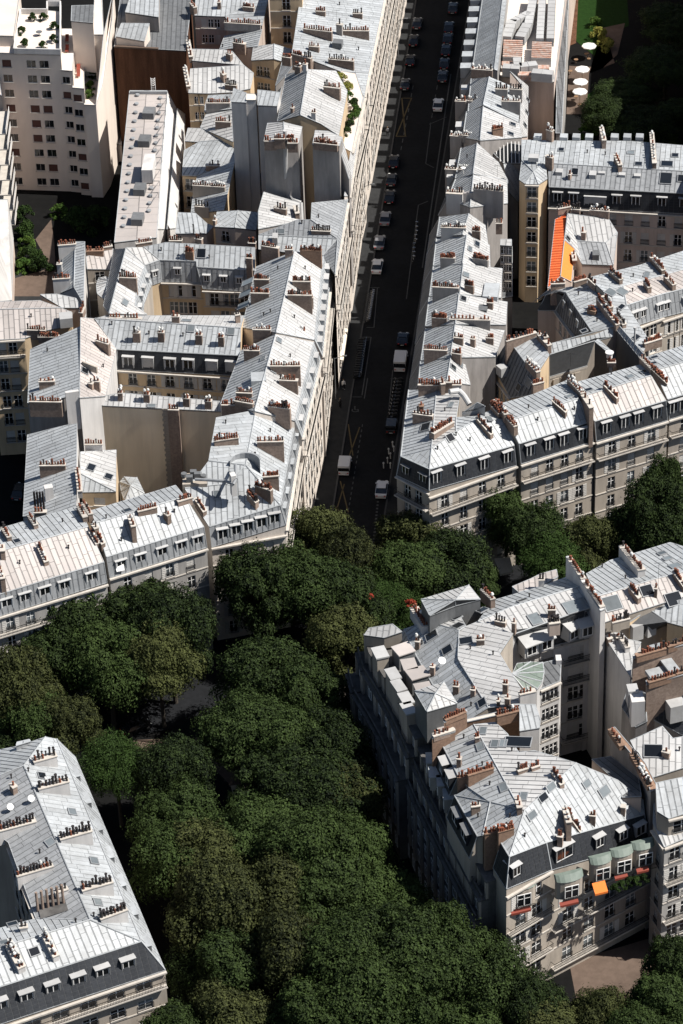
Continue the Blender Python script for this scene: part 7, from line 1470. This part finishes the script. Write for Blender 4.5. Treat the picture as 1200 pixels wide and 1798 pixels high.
T_ = [
 (560, 950, 5.5, 17, 'leaf_olive', 'olive crown touching the sunlit corner of the street house'), (610, 985, 5, 16, 'leaf_olive', 'olive crown at the mouth of the shaded street'), (470, 985, 5.5, 17, 'leaf', 'crown hiding the lower floors of the corner building'),
 (450, 1040, 6, 17, 'leaf', 'broad green crown below the corner building balconies'), (540, 1040, 6.5, 18, 'leaf', 'tall green crown in the middle of the crossing'), (620, 1060, 6, 16, 'leaf', 'green crown just left of the red flowering plant'), (680, 1065, 4.5, 13, 'leaf_fresh', 'small bright green crown beside the pale corner roof'), (600, 1130, 5.5, 15, 'leaf_olive', 'olive crown beside the shaded avenue front corner'),
 (720, 945, 5.5, 15, 'leaf_olive', 'olive crown at the foot of the black-roofed corner building'), (765, 925, 4.2, 13, 'leaf_olive', 'round olive crown against the corner building windows'), (790, 990, 6, 15, 'leaf', 'dull green crown south of the corner building'), (832, 1020, 4, 12, 'leaf', 'crown directly left of the cream cafe awning'), (720, 1010, 5.5, 14, 'leaf', 'dark crown over the street mouth behind the red flowers'),
 (890, 905, 4.5, 14, 'leaf', 'crown under the second boulevard roof'), (940, 935, 4.8, 15, 'leaf', 'green crown rising to the balconies of the second building'), (970, 985, 5, 14, 'leaf_fresh', 'fresh green crown right of the cream cafe awning'), (1030, 958, 4.8, 14, 'leaf_olive', 'olive crown below the planted balcony building'),
 (1100, 945, 5, 14, 'leaf', 'shaded crown left of the tall right-hand tree'), (1150, 905, 5.5, 18, 'leaf', 'tall fresh tree reaching the balconies at the right'), (1172, 870, 3.5, 18, 'leaf', 'top of a tall tree against the right-hand facade'), (1190, 960, 5, 13, 'leaf', 'crown behind the vaulted zinc roof at the right edge'),
 (40, 1110, 6, 17, 'leaf', 'olive green crown at the left edge below the beige roof'), (130, 1085, 6.5, 17, 'leaf', 'dark green crown under the beige roof building'), (225, 1080, 6.5, 18, 'leaf', 'high crown in front of the white sun blind facade'), (300, 1110, 6, 17, 'leaf', 'crown at the right end of the left boulevard row'), (90, 1160, 6, 16, 'leaf', 'shaded crown in the second left row'), (190, 1160, 6, 16, 'leaf', 'broad crown above the orange lit cafe strip'), (280, 1160, 5.5, 15, 'leaf_olive', 'olive crown at the dark crossing edge'),
 (30, 1210, 5.5, 16, 'leaf_olive', 'pale olive crown at the left edge above the lower roof'), (120, 1275, 4.5, 14, 'leaf_olive', 'olive crown touching the lower left roof end'), (60, 1260, 5, 15, 'leaf', 'crown tucked behind the lower left roof'),
 (205, 1350, 5, 15, 'leaf_fresh', 'feathery blue-green crown beside the lower left roof'), (305, 1360, 5, 15, 'leaf', 'upright dark crown left of the small kiosk gap'), (310, 1440, 5.5, 15, 'leaf', 'crown south of the kiosk gap'),
 (470, 1190, 6.5, 17, 'leaf', 'first big crown of the avenue canopy'), (555, 1225, 5.5, 17, 'leaf', 'crown beside the shaded stepped front'), (430, 1290, 6, 16, 'leaf', 'left edge crown of the avenue canopy'), (510, 1300, 6.5, 17, 'leaf', 'middle crown in the upper avenue canopy'), (575, 1310, 5.5, 16, 'leaf', 'crown against the middle of the shaded front'), (480, 1380, 6.5, 17, 'leaf', 'crown right of the kiosk gap'), (570, 1400, 6.5, 17, 'leaf', 'mid canopy crown with a yellowish top'), (610, 1405, 5, 16, 'leaf_olive', 'yellow green crown at the foot of the shaded front'),
 (312, 1510, 5.5, 15, 'leaf', 'green crown beside the hipped lower left roof'), (360, 1520, 6.5, 17, 'leaf_olive', 'olive crown in the left foreground canopy'), (450, 1480, 6.5, 17, 'leaf', 'crown at the heart of the foreground canopy'), (540, 1490, 6.5, 17, 'leaf', 'wide crown in the foreground canopy right of centre'), (608, 1495, 5.5, 16, 'leaf', 'crown next to the avenue shadow'), (390, 1600, 6.5, 17, 'leaf_olive', 'yellowing olive crown left of the foreground'), (480, 1580, 6.5, 17, 'leaf_olive', 'olive crown at the centre foreground'), (570, 1580, 6.5, 16, 'leaf', 'green crown at the centre foreground'), (668, 1590, 5.5, 16, 'leaf', 'crown close to the bow windows corner shadow'),
 (420, 1690, 6.5, 17, 'leaf', 'foreground crown left of the parked pale car'), (510, 1680, 6.5, 17, 'leaf_olive', 'olive foreground crown above the parked pale car'), (600, 1680, 6.5, 17, 'leaf', 'large green foreground crown'), (690, 1665, 6, 17, 'leaf', 'bright foreground crown before the bow windows'), (772, 1668, 5, 15, 'leaf', 'foreground crown below the building corner'), (640, 1760, 6.5, 17, 'leaf', 'bottom edge crown in the middle right'), (740, 1740, 6.5, 17, 'leaf', 'bottom crown with a smooth green dome'), (830, 1710, 6, 16, 'leaf', 'crown covering the foot of the bow window facade'), (560, 1790, 6, 15, 'leaf', 'bottom edge crown right of the pale car'), (400, 1800, 6, 14, 'leaf_olive', 'bottom edge crown beneath the lower left building'), (300, 1820, 5, 13, 'leaf', 'bottom edge crown at the lower left building corner'),
 (368, 1690, 5, 13, 'leaf', 'shaded crown beside the lower left facade'), (820, 1810, 5.5, 13, 'leaf', 'bottom edge crown right of the dome'), (930, 1770, 4.5, 12, 'leaf', 'small dark crown under the long stone balcony'), (960, 1820, 5, 11, 'leaf_olive', 'bottom edge grey green crown by the sandy path'), (1050, 1790, 4, 11, 'leaf_olive', 'dry brownish crown on the sandy path'), (1170, 1760, 5, 13, 'leaf', 'dark crown in the bottom right corner'), (1130, 1830, 5, 12, 'leaf', 'bottom edge crown in the right corner'), (1190, 1700, 4.5, 14, 'leaf', 'crown rising at the right edge near the drainpipe'),
 (30, 1330, 5, 12, 'leaf', 'crown hidden mostly behind the lower left parapet blocks')]
for px, py, r, h, kd, lb in T_: tree(px, py, r, h, kd, lb, GT if py > 1180 else 'plane trees along the boulevards')
# garden trees at the top right
for px, py, r, h, lb in ((1100, 170, 6, 8, 'dark garden tree right of the white parasols'), (1170, 120, 7, 8, 'dark garden tree at the upper right edge'), (1180, 40, 7, 8, 'dark garden tree in the top right corner'), (1130, 220, 6, 8, 'dark garden tree behind the rear dormers'), (1190, 200, 5, 8, 'shaded garden tree at the right edge above the long roof'), (1060, 200, 4, 8, 'low dark garden tree near the round bush')):
    tree(px, py, r, h, 'leaf', lb, 'trees in the dark garden')
b = Building('apartment_building', 'tall building just outside the right edge that shades the dark garden', {'a': (1222, 330, 25), 'b': (1420, 330, 25), 'c': (1450, -400, 25), 'd': (1235, -400, 25)}, 'stone')
b.plane('abcd', 'n').finish()
# shrubs
SB = {m: crown_mesh(40+i, 1.0, 1.7, 900, 0, 12, m, .10) for i, m in enumerate(('leaf_bright', 'leaf_yellow', 'leaf_fresh', 'flower_red'))}
def shrub(px, py, z, r, m, label, group=None, name='shrub', cat='shrub', sz=1.0):
    o = link(name, SB[m]); o.location = W(px, py, z+r*.5); o.scale = (r, r, r*sz); o.rotation_euler = (0, 0, px); tag(o, label, cat, group)
G1 = 'shrubs on the narrow roof garden'
for k, (x, y), r, m in zip(range(9), ((600, 135), (608, 150), (612, 170), (620, 180), (622, 192), (618, 207), (613, 218), (610, 232), (622, 198)), (1.2, 1.3, 1.2, 1.1, 1.2, 1.1, 1.0, 1.0, 1.0), ('leaf_yellow', 'leaf_yellow', 'leaf_bright', 'leaf_fresh', 'leaf_bright', 'leaf_bright', 'leaf_fresh', 'leaf_fresh', 'leaf_bright')):
    shrub(x, y, 24.2, r, m, 'leafy shrub in the narrow roof garden, %s' % ('yellowish one at the far end', 'second yellowish one', 'light green third one', 'small dark fourth one', 'widest light green one', 'light green one before the bend', 'dark one after the bend', 'last one at the near end', 'small one squeezed at the middle')[k], G1)
for (x, y), lb in zip(((945, 780), (968, 777), (1012, 768), (1110, 770), (1125, 768), (1140, 764)), ('feathery plant leftmost on the boulevard balcony', 'second feathery plant on the boulevard balcony', 'round plant at the middle of the boulevard balcony', 'green box plant between two attic windows', 'leafy box plant on the long balcony', 'green box plant nearest the party wall')):
    shrub(x, y, 15.2, .7, 'leaf_bright', lb)
for (x, y), lb in zip(((1083, 1560), (1095, 1555), (1107, 1549), (1120, 1548), (1133, 1543)), ('yellowish balcony shrub next to the orange awning', 'second balcony shrub from the orange awning', 'middle balcony shrub under the red blinds', 'dense balcony shrub below the last red blind', 'balcony shrub nearest the drainpipe')): shrub(x, y, 14.2, .75, 'leaf_fresh', lb)
for x, y, lb in ((42, 75, 'potted shrub at the front left of the tower terrace'), (55, 30, 'planter shrub at the back of the tower terrace'), (75, 31, 'second planter shrub at the back of the tower terrace'), (97, 45, 'tall planter shrub on the right of the tower terrace'), (96, 68, 'shrub at the front right of the tower terrace'), (38, 55, 'shrub along the left parapet of the tower terrace'), (77, 80, 'small shrub by the front parapet of the tower terrace')): shrub(x, y, 26.6, .9, 'leaf_fresh', lb, sz=1.2)
for x, y, lb in ((165, 130, 'green shrub on the lowest tower step'), (160, 150, 'round shrub below it on the lowest tower step'), (156, 163, 'third shrub at the front of the lowest tower step')): shrub(x, y, 18.1, 1.1, 'leaf_bright', lb)
shrub(170, 118, 18.4, .7, 'flower_red', 'red flowering shrub on the lowest tower step', None, 'flowering_shrub')
for x, y, r, m, lb in ((45, 428, 1.8, 'leaf_bright', 'pale clipped round bush in the dark left garden'), (42, 405, 2.2, 'leaf_fresh', 'dark green bush above the clipped round bush'), (50, 452, 2.2, 'leaf_fresh', 'green bush below the clipped round bush'), (40, 468, 1.8, 'leaf_bright', 'pale bush at the front of the dark left garden'), (78, 465, 2.2, 'leaf_fresh', 'shaded bush beside the curved garden kerb'), (102, 372, 1.8, 'leaf_bright', 'sunlit bush at the foot of the cream tower'), (45, 378, 2.0, 'leaf_fresh', 'dark bush between path and cream tower'), (170, 390, 3.2, 'leaf_fresh', 'large shaded bush mass by the flat roof building'), (130, 385, 3.0, 'leaf_fresh', 'shaded bush in the middle of the dark left garden')): shrub(x, y, .1, r, m, lb)
for x, y, r, m, lb in ((1032, 232, 2.2, 'leaf_bright', 'round clipped bush behind the long grey roof'), (1050, 60, 1.8, 'leaf_yellow', 'yellowish bush by the curved garden path'), (1062, 78, 1.8, 'leaf_yellow', 'second yellowish bush by the curved garden path'), (1180, 245, 2.0, 'leaf_bright', 'bright bush behind the last party wall'), (1045, 40, 1.5, 'leaf_bright', 'small bush on the lawn edge')): shrub(x, y, .1, r, m, lb)
shrub(722, 1060, 11, .8, 'flower_red', 'red flowers peeping out between trees and pale corner roof', None, 'flowering_shrub'); shrub(652, 1047, 15, .45, 'flower_red', 'small patch of red flowers in the canopy', None, 'flowering_shrub')
# garden, top right
sheet('lawn', [(1010, 0), (1100, -30), (1105, 45), (1065, 60), (1060, 110), (1010, 70)], .05, 'lawn'); sheet('path', [(1060, 48), (1098, 40), (1085, 95), (1060, 118), (1000, 115), (995, 200), (1030, 200), (1035, 128), (1080, 110)], .06, 'sand_path'); sheet('lawn', [(1005, 185), (1055, 150), (1060, 170), (1010, 200)], .055, 'lawn')
sheet('path', [(1003, -40), (1018, -40), (1012, 75), (1000, 80)], .07, 'brick')
for x, y, lb in ((1035, 78, 'white octagonal parasol standing apart near the lawn'), (1023, 119, 'white parasol second in line in the dark garden'), (1020, 141, 'white parasol third in line, overlapping its neighbour'), (1019, 158, 'white parasol last in line in the dark garden')):
    p = W(x, y, 2.9); o = empty('parasol', (p.x, p.y, 0), 0, lb, 'parasol', 'white parasols in the garden'); mb = MB(); n = 8; r = 1.35
    for k in range(n):
        a0, a1 = 2*pi*k/n, 2*pi*(k+1)/n; mb.face([(0, 0, 3.2), (r*cos(a0), r*sin(a0), 2.7), (r*cos(a1), r*sin(a1), 2.7)]); mb.face([(r*cos(a0), r*sin(a0), 2.7), (r*cos(a0), r*sin(a0), 2.52), (r*cos(a1), r*sin(a1), 2.52), (r*cos(a1), r*sin(a1), 2.7)])
    mb.build('canopy', 'white_paint', o); mb = MB(); mb.cyl((0, 0), .04, .04, 0, 3.3, 6); mb.cyl((0, 0), .35, .35, 0, .1, 10); mb.build('pole', 'wood', o)
tb = MB(); tb.cyl((0, 0), .4, .4, .7, .75, 12); tb.cyl((0, 0), .05, .05, 0, .7, 6)
tbm = tb.mesh('garden_table', 'wood')
for k, (x, y) in enumerate(((1012, 110), (1005, 165), (1012, 175), (1030, 100), (1002, 130))): o = link('garden_table', tbm); o.location = W(x, y, .07); tag(o, 'small round cafe table %s' % ('between the first two white parasols', 'left of the last white parasol', 'in front of the last white parasol', 'just below the parasol that stands apart', 'by the wall left of the paired parasols')[k], 'table', 'cafe tables in the garden')
# left garden path and kerb
sheet('path', [(62, 420), (90, 385), (95, 420), (100, 520), (25, 520), (20, 490), (90, 470)], .05, 'sand_path'); sheet('pavement', [(0, 480), (110, 480), (110, 560), (0, 560)], .04, 'pavement')
# terrace furniture of the tower
mb = MB(); mb.cyl((0, 0), .55, .55, .7, .76, 14); mb.cyl((0, 0), .06, .06, 0, .7, 6); mb.cyl((0, 0), .3, .3, 0, .05, 10); o = mb.build('terrace_table', 'zinc_dark'); o.location = W(69, 62, 26.5); tag(o, 'round table on the white planted tower terrace', 'table')
def lounger():
    m_ = MB(); m_.box(-.3, .3, -.9, .3, .25, .33); m_.quadbox([(-.3, .3, .25), (.3, .3, .25), (.3, .85, .65), (-.3, .85, .65), (-.3, .3, .33), (.3, .3, .33), (.3, .82, .75), (-.3, .82, .75)])
    for x in (-.27, .23):
        for y in (-.85, .25): m_.box(x, x+.05, y, y+.05, 0, .25)
    return m_.mesh('deck_chair', 'awning_red')
lm = lounger()
for k, (x, y, z) in enumerate(((138, 122, 20.9), (138, 132, 20.9), (137, 113, 20.9), (118, 70, 23.7), (118, 88, 23.7))): o = link('deck_chair', lm); o.location = W(x, y, z); tag(o, 'red deck chair on the stepped tower terraces, %s' % ('middle of the lower three', 'front of the lower three', 'rear of the lower three', 'rear one higher up', 'front one higher up')[k], 'deck chair', 'deck chairs on the stepped terraces')
# street lamps of the left pavement
lp = MB(); lp.cyl((0, 0), .09, .06, 0, 7.5, 8); lp.tube((0, 0, 7.4), (1.4, 0, 7.9), .05, 6); lp.box(1.2, 1.9, -.13, .13, 7.82, 7.95); lpm = lp.mesh('street_lamp', 'zinc_dark')
for i, (x, y) in enumerate(((640, 395), (700, 100), (590, 700))): o = link('street_lamp', lpm); o.location = W(x, y, .12); tag(o, ['slim street lamp beside the silver parked car', 'slim street lamp furthest up the street', 'slim street lamp near the wheelchair bay'][i], 'street lamp')
